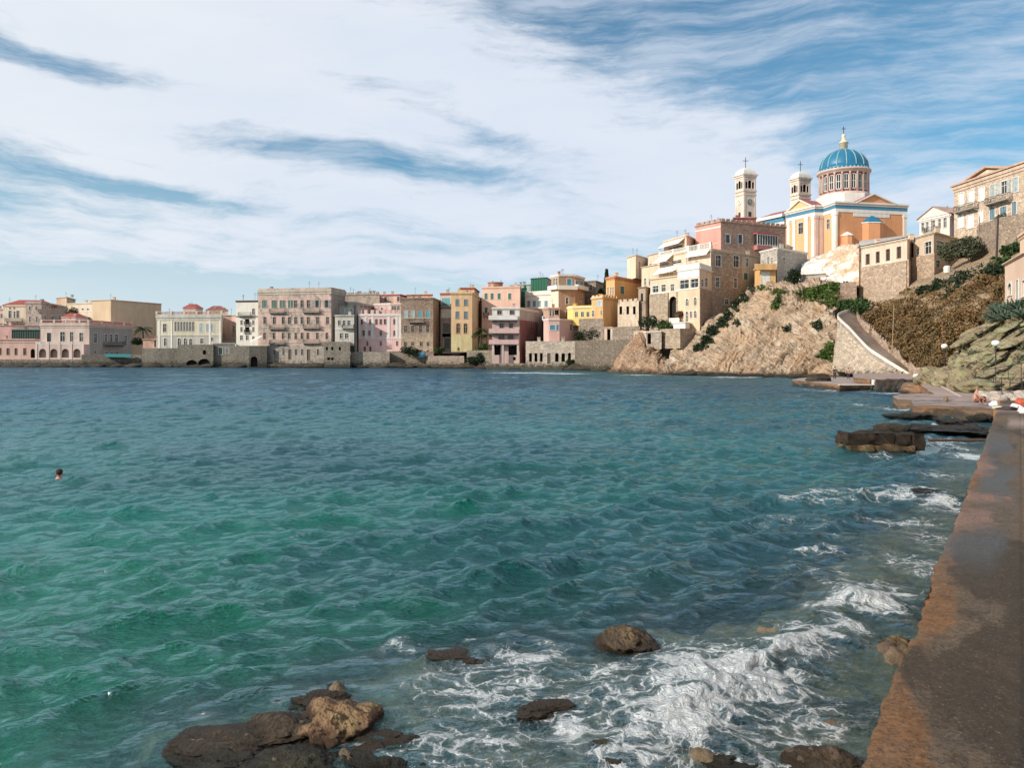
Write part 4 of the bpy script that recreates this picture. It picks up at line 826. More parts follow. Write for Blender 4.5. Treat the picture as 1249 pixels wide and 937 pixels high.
for i in range(40):
    a = 2 * math.pi * i / 40; m.lathe((dc.x + DR * 1.05 * math.cos(a), dc.y + DR * 1.05 * math.sin(a), zd0 - .1), [(.26, 0), (.24, .35), (.05, .55)], 6)
m.build('dome_hem', plain('dome_rib', (.22, .38, .40), .6), church)
m = MB(); m.lathe((dc.x, dc.y, 0), [(1.05, zd1 - .3), (1.0, zd1 + 1.7), (1.25, zd1 + 1.75), (1.2, zd1 + 1.95), (.7, zd1 + 2.3), (.4, zd1 + 3.0), (.3, zd1 + 3.2), (.5, zd1 + 3.6), (.45, zd1 + 4.0), (.1, zd1 + 4.3)], 16); m.build('lantern', plaster((.72, .60, .44), dirt=.05), church, True)
def cross(c, h, parent):
    m = MB(); m.box((c[0], c[1], c[2] + h / 2), (.14, .14, h)); m.box((c[0], c[1], c[2] + h * .68), (h * .5, .12, .14)); return m.build('cross', iron(), parent)
cross((dc.x, dc.y, zd1 + 4.2), 2.1, church)
# apse with blue half dome and the little turret, on the right face
fc = CF[4]; u, z = fc.uz(*Q('C4', 895, 268)); r_ = 1.75 * 85 / 85 * 2.0; cx_, cy_, _ = fc.pt(u, 0, 0); r_ = (Q('C4', 980, 0)[0] - Q('C4', 808, 0)[0]) / 2 / F * 192
AP = [(cx_ - r_, cy_ + .3), (cx_ - r_, cy_ - .5), (cx_ - r_ * .5, cy_ - r_ * .5), (cx_ + r_ * .5, cy_ - r_ * .5), (cx_ + r_, cy_ - .3), (cx_ + r_, cy_ + .5)]
m = MB(); m.prism(AP, ZB, z); m.build('apse', CH_O, church)
m = MB(); m.prism([(cx_ + (x - cx_) * 1.08, cy_ + (y - cy_) * 1.08) for x, y in AP], z + .002, z + .25); m.build('apse_cornice', CH_W, church)
m = MB(); zp = z + 2.2; AQ = [(cx_ + (x - cx_) * 1.02, cy_ + (y - cy_) * 1.02) for x, y in AP]
for i in range(5):
    p, q = AQ[i], AQ[i + 1]; mm = [(p[0] * .55 + cx_ * .45, p[1] * .5 + cy_ * .5, z + 1.4), (q[0] * .55 + cx_ * .45, q[1] * .5 + cy_ * .5, z + 1.4)]
    m.poly([(p[0], p[1], z + .25), (q[0], q[1], z + .25), mm[1], mm[0]]); m.poly([mm[0], mm[1], (cx_, cy_, zp)])
m.build('apse_half_dome', plain('dome_blue', (.015, .15, .27), .45, 0, .5), church)
u, z = fc.uz(*Q('C4', 697, 365)); cx_, cy_, _ = fc.pt(u, 0, .6); m = MB(); r_ = 45 / 6.245 / F * 190
m.lathe((cx_, cy_, 0), [(r_, ZB), (r_, z)], 8, .39); m.build('turret', CH_O, church); m = MB(); m.lathe((cx_, cy_, 0), [(r_ * 1.12, z), (r_ * 1.12, z + .2), (r_ * .6, z + .7), (.1, z + 1.15)], 8, .39); m.build('turret_cap', CH_W, church)
# nave with its long blue banded wall
nv = [c4(30, 226), c4(250, 216), c4(470, 214)]
NF = [Face(nv[i], nv[i + 1]) for i in range(2)]
zn = NF[0].uz(*Q('C4', 250, 205))[1]; m = MB(); wall_face(m, NF[0], 12, zn, []); m.prism([nv[0], nv[1], (nv[1][0] + 3, nv[1][1] + 12), (nv[0][0] + 3, nv[0][1] + 12)], zn - .2, zn); m.build('nave_wall', CH_L, church)
m = MB(); NF[0].slab(m, 0, NF[0].L, zn - 1.5, zn - .1, 0, .1); m.build('blue_band', BLUE, church)
m = MB(); NF[0].slab(m, 0, NF[0].L, zn - 2.9, zn - 1.5, 0, .08); m.build('architrave', CH_W, church)
m = MB(); NF[0].slab(m, -.5, NF[0].L, zn - .1, zn + .8, -.3, .7); m.build('cornice', CH_W, church)
m = MB(); q = [NF[0].pt(0, zn + .8, .5), NF[0].pt(NF[0].L, zn + .8, .5), NF[0].pt(NF[0].L, zn + 3, -6), NF[0].pt(0, zn + 3, -6)]; m.hexa([(x, y, z_ - .2) for x, y, z_ in q], q); m.build('nave_roof', tiles((.33, .12, .11)), church)
# bell towers
def belltower(label, Yc, xl, xc, xr, ytop, ybase, ybelf, yclock):
    pl, pc, pr = [tuple(W(*Q('C3', x, 0), Y).to_2d()) for x, Y in ((xl, Yc * 1.014), (xc, Yc), (xr, Yc * 1.006))]
    t = thing('bell_tower', label, 'bell tower', (pc[0], pc[1], ZB), 'bell towers of the church')
    fa, fb = Face(pl, pc), Face(pc, pr); fa.n = Vector((fa.d.y, -fa.d.x)); fb.n = Vector((fb.d.y, -fb.d.x))
    zf = lambda y: H + (HY - Q('C3', 0, y)[1]) / F * Yc
    zt_ = zf(ytop); CT = plaster((.68, .58, .50), dirt=.2); bk_ = (pl[0] + pr[0] - pc[0], pl[1] + pr[1] - pc[1]); sq = [pl, pc, pr, bk_]
    m = MB(); hs_ = {0: [], 1: []}; b0, b1 = zf(ybelf[1]), zf(ybelf[0])
    for i, f_ in enumerate((fa, fb)):
        for q, ww in ((.22, .09), (.5, .14), (.78, .09)):
            hs_[i].append((f_.L * (q - ww), f_.L * (q + ww), b0 if q != .5 else b0, b1 if q == .5 else b1 - .4, 'oa'))
        wall_face(m, f_, 14, zt_, hs_[i])
    for i in (2, 3):
        p, q = sq[i], sq[(i + 1) % 4]; m.poly([(p[0], p[1], 14), (q[0], q[1], 14), (q[0], q[1], zt_), (p[0], p[1], zt_)])
    m.build('shaft', CT, t)
    for i, f_ in enumerate((fa, fb)):
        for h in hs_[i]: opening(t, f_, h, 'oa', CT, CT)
    def ring(name, z0, z1, off, mt):
        off *= .7
        c = Vector((sum(p[0] for p in sq) / 4, sum(p[1] for p in sq) / 4)); s_ = fb.L / 2
        m = MB(); m.prism([tuple(c + (Vector(p) - c) * (1 + off / s_)) for p in sq], z0, z1); m.build(name, mt, t)
    ring('belfry_sill', b0 - .9, b0 - .5, .35, CT); ring('string_course', b0 - 1.9, b0 - 1.6, .28, CT); ring('lintel_band', b1 + .4, b1 + .7, .15, CT)
    ring('cornice', zt_ - .9, zt_ - .4, .35, CT); ring('cornice_top', zt_ - .4, zt_, .7, plaster((.72, .66, .58)))
    for f_ in (fa, fb):
        m = MB()
        for u in (0, f_.L - .45): f_.slab(m, u, u + .45, 14, zt_ - .9, 0, .1)
        m.build('corner_pilaster', plaster((.72, .64, .56)), t)
    c = Vector((sum(p[0] for p in sq) / 4, sum(p[1] for p in sq) / 4)); s_ = fb.L / 2; m = MB()
    lv = [(1.05, 0), (.98, .7), (.80, 1.25), (.5, 1.7), (.12, 1.95)]
    for (k0, z0), (k1, z1) in zip(lv[:-1], lv[1:]):
        A = [c + (Vector(p) - c) * k0 for p in sq]; B = [c + (Vector(p) - c) * k1 for p in sq]
        m.hexa([(p.x, p.y, zt_ + z0) for p in A], [(p.x, p.y, zt_ + z1) for p in B])
    m.build('tower_cap', plaster((.74, .70, .64), dirt=.1), t)
    cc = cross((c.x, c.y, zt_ + 1.9), 3.0, t)
    if yclock:
        for f_ in (fa, fb):
            zc = zf(yclock); q = f_.pt(f_.L / 2, zc, .02); m = MB(); ang = math.atan2(f_.n.y, f_.n.x)
            ctr = Vector(q); tu = Vector((f_.d.x, f_.d.y, 0)); nn = Vector((f_.n.x, f_.n.y, 0)); R2 = f_.L * .2
            ri = [ctr + (tu * math.cos(a) + Vector((0, 0, 1)) * math.sin(a)) * R2 for a in [2 * math.pi * j / 20 for j in range(20)]]
            m.poly([tuple(p + nn * .08) for p in ri])
            for j in range(20): m.tube([tuple(ri[j] + nn * .08), tuple(ri[(j + 1) % 20] + nn * .08)], .09, 4)
            o = m.build('clock', plain('clock_face', (.16, .20, .19), .5) if f_ is fb else plaster((.72, .66, .58)), t)
            m = MB(); m.tube([tuple(ctr + nn * .12), tuple(ctr + nn * .12 + Vector((0, 0, R2 * .7)))], .05, 4); m.tube([tuple(ctr + nn * .12), tuple(ctr + nn * .12 + tu * R2 * .5)], .05, 4); m.build('clock_hands', iron() if f_ is fa else trim(), o)
            m = MB(); f_.slab(m, f_.L * .38, f_.L * .62, zc - 4.0, zc - 2.7, .0, .03); m.build('lower_window', glassm(), t)
belltower('taller bell tower with clock faces, left of the domed church', 205, 112, 208, 345, 245, 700, (320, 412), 570)
belltower('bell tower closest to the blue dome, its base behind the nave roof', 208, 742, 838, 968, 285, 700, (365, 455), None)
# ------------------------------------------------------------------ rock, ground
def catmull(P, n):
    """P: (k, ..., 3) control values -> n samples along axis 0"""
    k = len(P); t = np.linspace(0, k - 1, n); i = np.clip(t.astype(int), 0, k - 2); f = (t - i).reshape((-1,) + (1,) * (P.ndim - 1))
    g = lambda j: P[np.clip(j, 0, k - 1)]
    p0, p1, p2, p3 = g(i - 1), g(i), g(i + 1), g(i + 2)
    r = .5 * (2 * p1 + (p2 - p0) * f + (2 * p0 - 5 * p1 + 4 * p2 - p3) * f ** 2 + (3 * p1 - p0 - 3 * p2 + p3) * f ** 3)
    return r
def linear(P, n):
    k = len(P); t = np.linspace(0, k - 1, n); i = np.clip(t.astype(int), 0, k - 2); f = (t - i).reshape((-1,) + (1,) * (P.ndim - 1)); return P[i] * (1 - f) + P[i + 1] * f
def sheet(name, ctrl, nu, nv, disp, mat, parent=None, loc=None, lin=False):
    """ctrl: rows (front to back / bottom to top) of (px, py, Y); displaced along the normal by disp(points)"""
    C = np.array([[tuple(W(*p)) for p in r] for r in ctrl], float)
    cm = linear if lin else catmull
    G = cm(C, nv); G = np.swapaxes(cm(np.swapaxes(G, 0, 1), nu), 0, 1)
    du = np.gradient(G, axis=1); dv = np.gradient(G, axis=0); n = np.cross(du, dv); n /= np.linalg.norm(n, axis=2, keepdims=True) + 1e-9
    d, att = disp(G, n)
    V = G + n * d[..., None]
    return mesh_np(name, V.reshape(-1, 3), grid_faces(nv, nu), mat, parent, True, attrs=att, loc=loc)
def rockmat(name, cols, scale=.5, lich=None, wet=.5, dirn=(0, R_(-42), 0), bs=.6, bd=.5):
    m, n, b = newmat(name); g = n.new('ShaderNodeNewGeometry').outputs['Position']
    st = n.scl(g, (1, 1, 1), rot=dirn); st2 = n.scl(st, (.35, .6, 2.2))
    a = n.noise(st2, scale, 7, .68, .3); c_ = n.noise(g, scale * .5, 5, .6, .5); f = n.noise(st2, scale * 4, 6, .7)
    col = n.mix(n.mapr(a, .34, .62), cols[0], cols[1]); col = n.mix(n.mapr(c_, .42, .62), col, cols[2])
    col = n.mix(n.mapr(f, .50, .72, 0, .6), col, cols[3])
    for q_, wd_, am_ in ((scale * 1.0, .026, .85), (scale * 2.6, .024, .65)):
        ln = n.m('ABSOLUTE', n.m('SUBTRACT', n.noise(st2, q_, 3, .6, .6), .5)); col = n.mix(n.mapr(ln, 0, wd_, am_, 0, True), col, tuple(q * .5 for q in cols[3]))
    if lich:
        l = n.noise(g, scale * 1.1, 5, .7); up = n.new('ShaderNodeNewGeometry'); 
        col = n.mix(n.mapr(l, .48, .62, 0, .8), col, lich)
    sz = n.new('ShaderNodeSeparateXYZ'); n.put(sz.inputs[0], g); k = n.noise(g, 1.5, 4)
    wz = n.mapr(n.m('ADD', sz.outputs[2], n.m('MULTIPLY', n.m('SUBTRACT', k, .5), -1.6 * wet)), wet * .4, wet * 1.3, 1, 0)
    col = n.mix(wz, col, tuple(q * .22 for q in cols[2]))
    n.l.new(col, b.inputs['Base Color']); n.l.new(n.mapr(wz, 0, 1, .92, .45), b.inputs['Roughness']); b.inputs['Specular IOR Level'].default_value = .25
    n.l.new(n.bump(n.m('ADD', n.m('ADD', a, n.m('MULTIPLY', f, .6)), n.m('MULTIPLY', n.noise(g, scale * 9, 5, .75), .4)), bs, bd), b.inputs['Normal'])
    return m
CLIFF = rockmat('cliff_rock', ((.38, .26, .165), (.66, .54, .41), (.58, .40, .26), (.19, .115, .07)), .45, wet=.8, bs=1.0)
def strata(G, amp=1.0, ang=48, seed=3):
    c, s = math.cos(R_(ang)), math.sin(R_(ang)); x, y, z = G[..., 0], G[..., 1], G[..., 2]
    a = x * c + z * s; b = -x * s + z * c
    wq = fbm(x * .12, y * .12, z * .12, 3, seed + 2) * 3; b = b + wq
    r = ridged(a * .09, y * .15, b * .40, 5, seed, .6) * 1.5 + ridged(a * .22, y * .4, b * 1.3, 4, seed + 9, .6) * .45 - 1.1 * sstep(.35, .75, ridged(a * .07, y * .1, b * .22, 3, seed + 30)) + fbm(x * .08, y * .08, z * .08, 3, seed + 5) * 1.6
    tt = b * .62 + fbm(a * .10, y * .12, b * .2, 3, seed + 40) * 2.2; r = r + (tt - np.floor(tt)) * .75 * sstep(-.5, .4, fbm(a * .12, y * .1, b * .12, 2, seed + 41)); tt = b * 1.9 + fbm(a * .25, y * .3, b * .5, 3, seed + 44) * 1.6; r = r + (tt - np.floor(tt)) * .28
    return r * amp
def edgefade(nv, nu, e=.06):
    v = np.linspace(0, 1, nv)[:, None]; u = np.linspace(0, 1, nu)[None]; return np.ones((nv, nu)) * sstep(0, e, u) * sstep(0, e, 1 - u)
def dcliff(G, n): return strata(G) * 1.1 - 1.5, {}
cl = [[(800, 462, 141), (840, 462, 137), (880, 463, 134), (925, 464, 130), (975, 465, 125), (1010, 465, 121), (1050, 465, 113), (1085, 465, 105), (1122, 465, 98)],
      [(806, 452, 144), (842, 447, 140), (880, 446, 136), (925, 448, 132), (975, 446, 127), (1010, 444, 123), (1050, 456, 111.5), (1085, 462, 110), (1122, 468, 102)],
      [(815, 441, 147), (845, 430, 144), (882, 420, 140), (927, 422, 136), (970, 420, 131), (1005, 415, 126), (1036, 439, 112.5), (1070, 450, 112), (1119, 468, 102)],
      [(826, 430, 150), (852, 412, 149), (888, 394, 146), (930, 390, 141), (968, 388, 136), (1000, 388, 130), (1026, 421, 118), (1062, 440, 113), (1117, 468, 102)],
      [(838, 418, 154), (862, 398, 153), (896, 368, 151), (932, 358, 146), (968, 357, 141), (1000, 358, 137), (1020, 403, 121.5), (1056, 432, 114), (1114, 468, 102)],
      [(845, 408, 158), (872, 388, 158), (908, 352, 155), (934, 348, 150), (970, 345, 147), (1008, 342, 141), (1032, 408, 126), (1060, 438, 117), (1117, 469, 103)],
      [(850, 412, 166), (880, 392, 166), (915, 356, 162), (940, 347, 158), (975, 343, 156), (1012, 340, 148), (1034, 412, 129), (1064, 442, 119), (1120, 470, 104)]]
sheet('cliff', cl, 460, 250, dcliff, CLIFF)['kind'] = 'structure'
def dspur(G, n): return strata(G, .8, 52, 11) - .8, {}
sp = [[(735, 462, 160), (752, 462, 153), (775, 463, 149), (800, 463, 146), (826, 463, 146)],
      [(745, 452, 160), (757, 447, 154), (777, 446, 150), (800, 447, 147), (822, 450, 147)],
      [(756, 438, 161), (764, 428, 156), (779, 427, 152), (797, 430, 150), (814, 440, 150)],
      [(770, 420, 162), (774, 409, 159), (784, 410, 156), (794, 418, 154), (806, 430, 155)],
      [(778, 408, 166), (780, 402, 164), (788, 404, 162), (796, 414, 162), (806, 425, 162)]]
s_ = sheet('rock_spur', sp, 130, 110, dspur, rockmat('spur_rock', ((.32, .19, .11), (.56, .42, .30), (.46, .28, .17), (.20, .12, .08)), .5, wet=.8, bs=1.0)); s_['kind'] = 'structure'
# broken rocks at the cliff foot
SOIL = rockmat('dry_soil', ((.30, .21, .14), (.40, .30, .20), (.34, .24, .16), (.20, .15, .09)), .3, wet=.1)
def dsoil(G, n):
    k = np.ones(G.shape[:2]); k *= .25 + .75 * sstep(0, .35, np.linspace(0, 1, G.shape[0]))[:, None]; return fbm(G[..., 0] * .15, G[..., 1] * .15, G[..., 2] * .15, 5, 21) * .9 * k - .4, {}
hl_ = [[(1036, 425, 124.5), (1066, 440, 116), (1092, 462, 109), (1120, 480, 102), (1140, 480, 92), (1150, 480, 89), (1200, 470, 89), (1260, 460, 89), (1400, 455, 89)],
       [(1036, 392, 126), (1064, 410, 117), (1090, 434, 110), (1119, 457, 103), (1140, 457, 93), (1150, 455, 90), (1200, 440, 90), (1260, 430, 90), (1400, 425, 90)],
       [(1030, 380, 130), (1056, 396, 123), (1082, 408, 118), (1114, 424, 109), (1145, 430, 101), (1165, 425, 96), (1200, 398, 94), (1260, 375, 92), (1400, 360, 92)],
       [(1022, 366, 135), (1048, 376, 131), (1078, 378, 127), (1112, 365, 119), (1150, 352, 112), (1190, 340, 106), (1220, 325, 104), (1260, 310, 100), (1400, 290, 100)],
       [(1012, 350, 140), (1045, 356, 142), (1075, 352, 138), (1112, 338, 130), (1150, 325, 126), (1190, 312, 120), (1215, 300, 117), (1260, 285, 112), (1400, 260, 110)],
       [(1008, 340, 158), (1045, 336, 156), (1075, 330, 150), (1112, 322, 140), (1150, 310, 138), (1190, 300, 134), (1220, 270, 126), (1260, 255, 122), (1400, 230, 118)],
       [(1008, 335, 190), (1045, 330, 190), (1075, 325, 190), (1112, 320, 190), (1150, 305, 180), (1190, 290, 180), (1220, 268, 170), (1260, 250, 170), (1400, 230, 160)]]
sheet('hillside', hl_, 160, 130, dsoil, SOIL)['kind'] = 'structure'
# town ground behind the shore, and land out to the horizon
tg = [[(-300, 452, 226), (0, 452, 232), (300, 452, 226), (520, 452, 219), (640, 452, 200), (720, 453, 186), (780, 455, 172), (850, 440, 164)],
      [(-300, 439, 230), (0, 439, 236), (300, 439, 230), (520, 436, 223), (640, 438, 204), (720, 430, 190), (780, 412, 176), (850, 395, 168)],
      [(-300, 436, 240), (0, 436, 240), (300, 436, 235), (520, 432, 228), (640, 428, 215), (720, 410, 202), (780, 380, 190), (850, 345, 180)],
      [(-300, 428, 400), (0, 425, 400), (300, 424, 400), (520, 424, 400), (640, 422, 380), (720, 418, 380), (780, 400, 360), (900, 390, 360)],
      [(-3200, 424, 3000), (-300, 424, 3000), (300, 424, 3000), (640, 424, 3000), (900, 424, 3000), (1200, 424, 3000), (2400, 424, 3000), (4000, 424, 3000)]]
def dflat(G, n): return fbm(G[..., 0] * .1, G[..., 1] * .1, 0, 3, 5) * .3, {}
sheet('ground', tg, 120, 90, dflat, SOIL, lin=True)['kind'] = 'structure'
up = [[(812, 424, 158), (880, 385, 161), (930, 345, 158), (1000, 332, 152), (1050, 330, 150), (1120, 310, 145), (1260, 250, 135), (1500, 210, 130)],
      [(800, 380, 175), (880, 345, 178), (930, 338, 172), (1000, 322, 172), (1060, 320, 170), (1120, 310, 170), (1260, 260, 160), (1500, 220, 160)],
      [(780, 395, 260), (880, 355, 260), (960, 350, 260), (1020, 345, 260), (1080, 345, 260), (1150, 330, 260), (1300, 300, 260), (1600, 280, 240)],
      [(700, 425, 900), (880, 425, 900), (960, 425, 900), (1020, 425, 900), (1080, 425, 900), (1150, 425, 900), (1400, 425, 900), (2400, 425, 900)]]
sheet('upper_ground', up, 90, 60, dflat, SOIL, lin=True)['kind'] = 'structure'
# shore rocks: each block its own object
def boulder(name, label, cat, c, size, seed, mat, group=None, n=28, rough=.28, flat=1.0):
    th = np.linspace(0, np.pi, n)[:, None]; ph = np.linspace(0, 2 * np.pi, n * 2 + 1)[None]
    d = np.stack((np.sin(th) * np.cos(ph), np.sin(th) * np.sin(ph), np.cos(th) * np.ones_like(ph)), -1)
    r = 1 + rough * 2.0 * fbm(d[..., 0] * 1.3, d[..., 1] * 1.3, d[..., 2] * 1.3, 3, seed) + rough * 1.0 * ridged(d[..., 0] * 2.6, d[..., 1] * 2.6, d[..., 2] * 2.6, 6, seed + 3, .62)
    p = d
    V = p * r[..., None] * np.array(size)[None, None] + np.array(c)
    o = mesh_np(name, V.reshape(-1, 3), grid_faces(n, n * 2 + 1, True), mat, None, True, loc=c)
    if label: tag(o, label, cat, group)
    return o
DARKROCK = rockmat('dark_shore_rock', ((.070, .054, .038), (.125, .095, .062), (.06, .048, .034), (.028, .022, .016)), 1.4, wet=.45, bs=1.0, bd=.2)
rr = random.Random(4)
for i in range(46):
    px = -10 + i * 16.6 + rr.uniform(-5, 5)
    if 300 < px < 330: continue
    Y = np.interp(px, [0, 300, 520, 640, 720, 750], [217, 210, 204, 184, 172, 164]) + rr.uniform(-1.5, 1)
    p = W(px, 0, Y); boulder('shore_rock', nth(px, ((52, 'left end of the quay under the low pink wing'), (108, 'low wing side of the arched pink villa'), (162, 'villa loggia side, under the grey quay wall'), (215, 'palm side, at the wall below the yellow villa'), (265, 'yellow villa side of the black boat arches'), (300, 'boat arches, under the sloping sea wall'), (365, 'left corner of the weathered palace'), (425, 'middle of the weathered palace front'), (490, 'left end of the pale rubble sea wall'), (550, 'blue disc, under the rubble garden wall'), (605, 'mossy sea wall end, before the balcony house'), (660, 'open legs of the balcony house'), (2000, 'seven tall openings, along the dark sea wall')), 'dark waterline rock from the'), 'rock', (p.x, p.y, rr.uniform(-.1, .25)), (rr.uniform(1.6, 3.6), rr.uniform(1.2, 2), rr.uniform(.5, 1.2)), i, DARKROCK, 'dark rocks along the town waterline', 10)
for i in range(26):
    px = 812 + i * 11.5 + rr.uniform(-4, 4); Y = np.interp(px, [812, 925, 1010, 1110], [141, 127.5, 119.5, 100]) + rr.uniform(-.5, .8)
    p = W(px, 0, Y); boulder('cliff_foot_rock', nth(px, ((865, 'orange spur at the cliff foot'), (925, 'gully mouth at the cliff foot'), (985, 'middle of the pale cliff face'), (1040, 'outer end of the swimming jetty'), (2000, 'two people standing on the jetty')), 'dark wet rock away from the'), 'rock', (p.x, p.y, rr.uniform(-.05, .15)), (rr.uniform(.9, 2.3), rr.uniform(.8, 1.4), rr.uniform(.25, .6)), 60 + i, DARKROCK, 'dark rocks along the cliff foot', 10)
# sea walls on the left shore
SW = plaster((.21, .19, .155), 'stone', .35); SW2 = plaster((.27, .235, .19), 'stone', .3)
house('rough_quay_wall', 'low rough quay with boulders under the arched pink villa', 'wall', 'R1', [(-60, 218), (780, 218)], 768, 870, plaster((.34, .29, .24), 'stone', .4), cornice=0, depth=4)
house('grey_quay_wall', 'dark grey stone quay wall right of the arched villa, below a teal strip', 'wall', 'R1', [(775, 217), (1262, 219), (1700, 216)], 722, 870, SW, cornice=0, depth=5)
house('lower_terrace_wall', 'grey stone sea wall with a pale sloping coping in front of the palm and yellow villa', 'wall', 'R2', [(180, 214), (330, 213), (520, 213)], 662, 860, SW, [(0, 205, 770, 300, 835, 'oa')][:0], cornice=.0, depth=4)
house('arched_sea_wall', 'high grey sea wall with two black boat arches below the yellow villa', 'wall', 'R2', [(520, 212), (860, 211)], 628, 865, SW, [(0, 602, 775, 708, 838, 'oa'), (0, 716, 762, 830, 838, 'oa'), (0, 760, 682, 790, 722, 'o')], cornice=.0, depth=5)
house('stair_sea_wall', 'grey sea wall with door, blind arch and white coping, right of the boat arches', 'wall', 'R2', [(856, 212), (1068, 212)], 612, 860, SW2, [(0, 912, 655, 947, 722, 'd:green'), (0, 975, 658, 1008, 712, 's:grey')], cornice=.12, cmat=trim(), depth=5)
house('sloping_sea_wall', 'dark sloping sea wall with cave opening at the foot of the tall white house', 'wall', 'R2', [(1065, 210), (1200, 208), (1370, 209)], 640, 860, plaster((.16, .145, .12), 'stone', .3), [(1, 1215, 740, 1280, 838, 'oa')], cornice=0, depth=6)
house('pale_rubble_wall', 'pale rubble sea wall in front of the pink palazzo', 'wall', 'R4', [(60, 205), (430, 204)], 698, 860, plaster((.40, .34, .28), 'stone', .3), cornice=0, depth=6)
house('rubble_garden_wall', 'rubble garden wall with small buttress below the brown stone house', 'wall', 'R4', [(395, 207), (850, 205)], 690, 870, plaster((.33, .26, .20), 'stone', .35), cornice=0, depth=4)
house('ruined_pink_wall', 'low pinkish ruined wall below the tall ochre house', 'wall', 'R4', [(780, 203), (1140, 199)], 735, 870, plaster((.44, .33, .27), 'stone', .35), cornice=0, depth=5)
house('mossy_sea_wall', 'mossy dark sea wall with small openings left of the balcony house', 'wall', 'R5', [(230, 199), (480, 194)], 760, 930, plaster((.27, .23, .17), 'stone', .35), row(0, (350,), 30, 790, 820, 'o'), cornice=0, depth=6)
house('balcony_house_quay', 'small concrete quay under the open legs of the balcony house', 'quay', 'R5', [(410, 186), (800, 182)], 885, 960, plaster((.40, .33, .27), 'stone', .35), cornice=0, depth=8)
house('arcade_quay', 'narrow pale landing ledge below the seven tall openings', 'quay', 'R6', [(100, 178), (440, 174)], 862, 905, plaster((.46, .38, .30), 'stone', .35), cornice=0, depth=6)
# masonry blocks between spur and cliff
house('cliff_terrace_wall', 'pale masonry terrace wall standing on the rocks between spur and cliff', 'wall', 'S1', [(470, 153), (622, 147), (790, 154)], 447, 735, plaster((.52, .40, .29), 'stone', .3), cornice=0, depth=6, zb=5)
house('spur_parapet_wall', 'broken pale parapet wall crowning the orange rock spur', 'wall', 'S1', [(268, 160), (360, 156)], 462, 560, plaster((.58, .45, .33), 'patchy'), cornice=0, depth=3)
house('white_terrace_kiosk', 'small white terrace kiosk below the great stone arch', 'kiosk', 'R7', [(478, 153), (575, 151), (612, 153)], 825, 880, plaster((.76, .74, .70), dirt=.08), cornice=.1, depth=4)
house('white_terrace_step', 'white stepped wall winding beside the terrace kiosk', 'wall', 'R7', [(440, 155), (525, 154)], 790, 860, plaster((.74, .70, .64), dirt=.08), cornice=0, depth=2)
house('white_bridge_wall', 'low white topped wall over the gap between spur and terrace wall', 'wall', 'S1', [(360, 155), (480, 151)], 462, 600, plaster((.44, .36, .29), 'stone'), [(0, 372, 480, 400, 560, 'o')], cornice=.12, cmat=trim(), depth=4)
# whitewashed rock below the church, with the low stone wall on the rim
def dwr(G, n): return ridged(G[..., 0] * .35, G[..., 1] * .35, G[..., 2] * .5, 5, 41, .6) * 1.0, {}
wr = [[(972, 352, 148), (995, 352, 146), (1020, 352, 144), (1052, 352, 140)],
      [(975, 345, 151), (998, 340, 149), (1022, 338, 146), (1052, 335, 141)],
      [(978, 330, 155), (1000, 326, 153), (1025, 318, 150), (1052, 315, 143)],
      [(982, 322, 160), (1003, 315, 158), (1027, 305, 155), (1052, 303, 146)],
      [(982, 320, 175), (1003, 314, 175), (1027, 303, 172), (1052, 301, 168)]]
m_, n_, b_ = newmat('whitewashed_rock'); g_ = n_.new('ShaderNodeNewGeometry').outputs['Position']; k_ = n_.noise(g_, .35, 6, .65); k2 = n_.noise(g_, 2.2, 5, .7); sx_ = n_.new('ShaderNodeSeparateXYZ'); n_.put(sx_.inputs[0], g_)
kk = n_.m('ADD', k_, n_.mapr(sx_.outputs[0], 60, 66, -.16, .10)); c_ = n_.mix(n_.mapr(kk, .46, .60), (.74, .70, .64), (.60, .43, .29)); c_ = n_.mix(n_.mapr(n_.m('ADD', n_.m('MULTIPLY', k2, .6), n_.m('MULTIPLY', k_, .4)), .50, .60, 0, .75), c_, (.26, .16, .10))
n_.l.new(c_, b_.inputs['Base Color']); b_.inputs['Roughness'].default_value = .9; n_.l.new(n_.bump(k2, .6, .3), b_.inputs['Normal'])
sheet('whitewashed_rock', wr, 110, 80, dwr, m_)['kind'] = 'structure'
house('rim_wall', 'low pale wall along the cliff rim under the white stone cube', 'wall', 'S2', [(160, 152), (405, 148.5)], 476, 560, plaster((.56, .50, .42), 'stone'), cornice=0, depth=2)
house('rim_wall_dark', 'short wall with grey canopy beside the bush on the cliff rim', 'wall', 'S2', [(490, 150), (670, 147)], 405, 480, plaster((.42, .36, .30)), cornice=.08, depth=3)
house('mansion_terrace_wall', 'high rough brown stone retaining wall under the large mansion', 'wall', 'S4', [(685, 121), (850, 114), (1210, 106)], 640, 1000, plaster((.42, .31, .23), 'stone', .3), cornice=0, depth=6)
house('slope_wall', 'low broken stone wall along the slope below the olive trees', 'wall', 'S5', [(700, 118), (860, 113), (1045, 110), (1130, 106)], 290, 330, plaster((.46, .34, .25), 'stone'), cornice=0, depth=2)
house('slope_buttress', 'square stone buttress ending the broken slope wall', 'wall', 'S5', [(1040, 107), (1075, 106.5), (1135, 106)], 235, 330, plaster((.48, .35, .26), 'stone'), cornice=0, depth=3)
house('scrub_edge_wall', 'dark stone wall at the inner corner beside the green bushes, near the top of the cliff stairs', 'wall', 'S2', [(780, 139), (905, 136)], 470, 620, plaster((.36, .25, .18), 'stone'), cornice=0, depth=4)
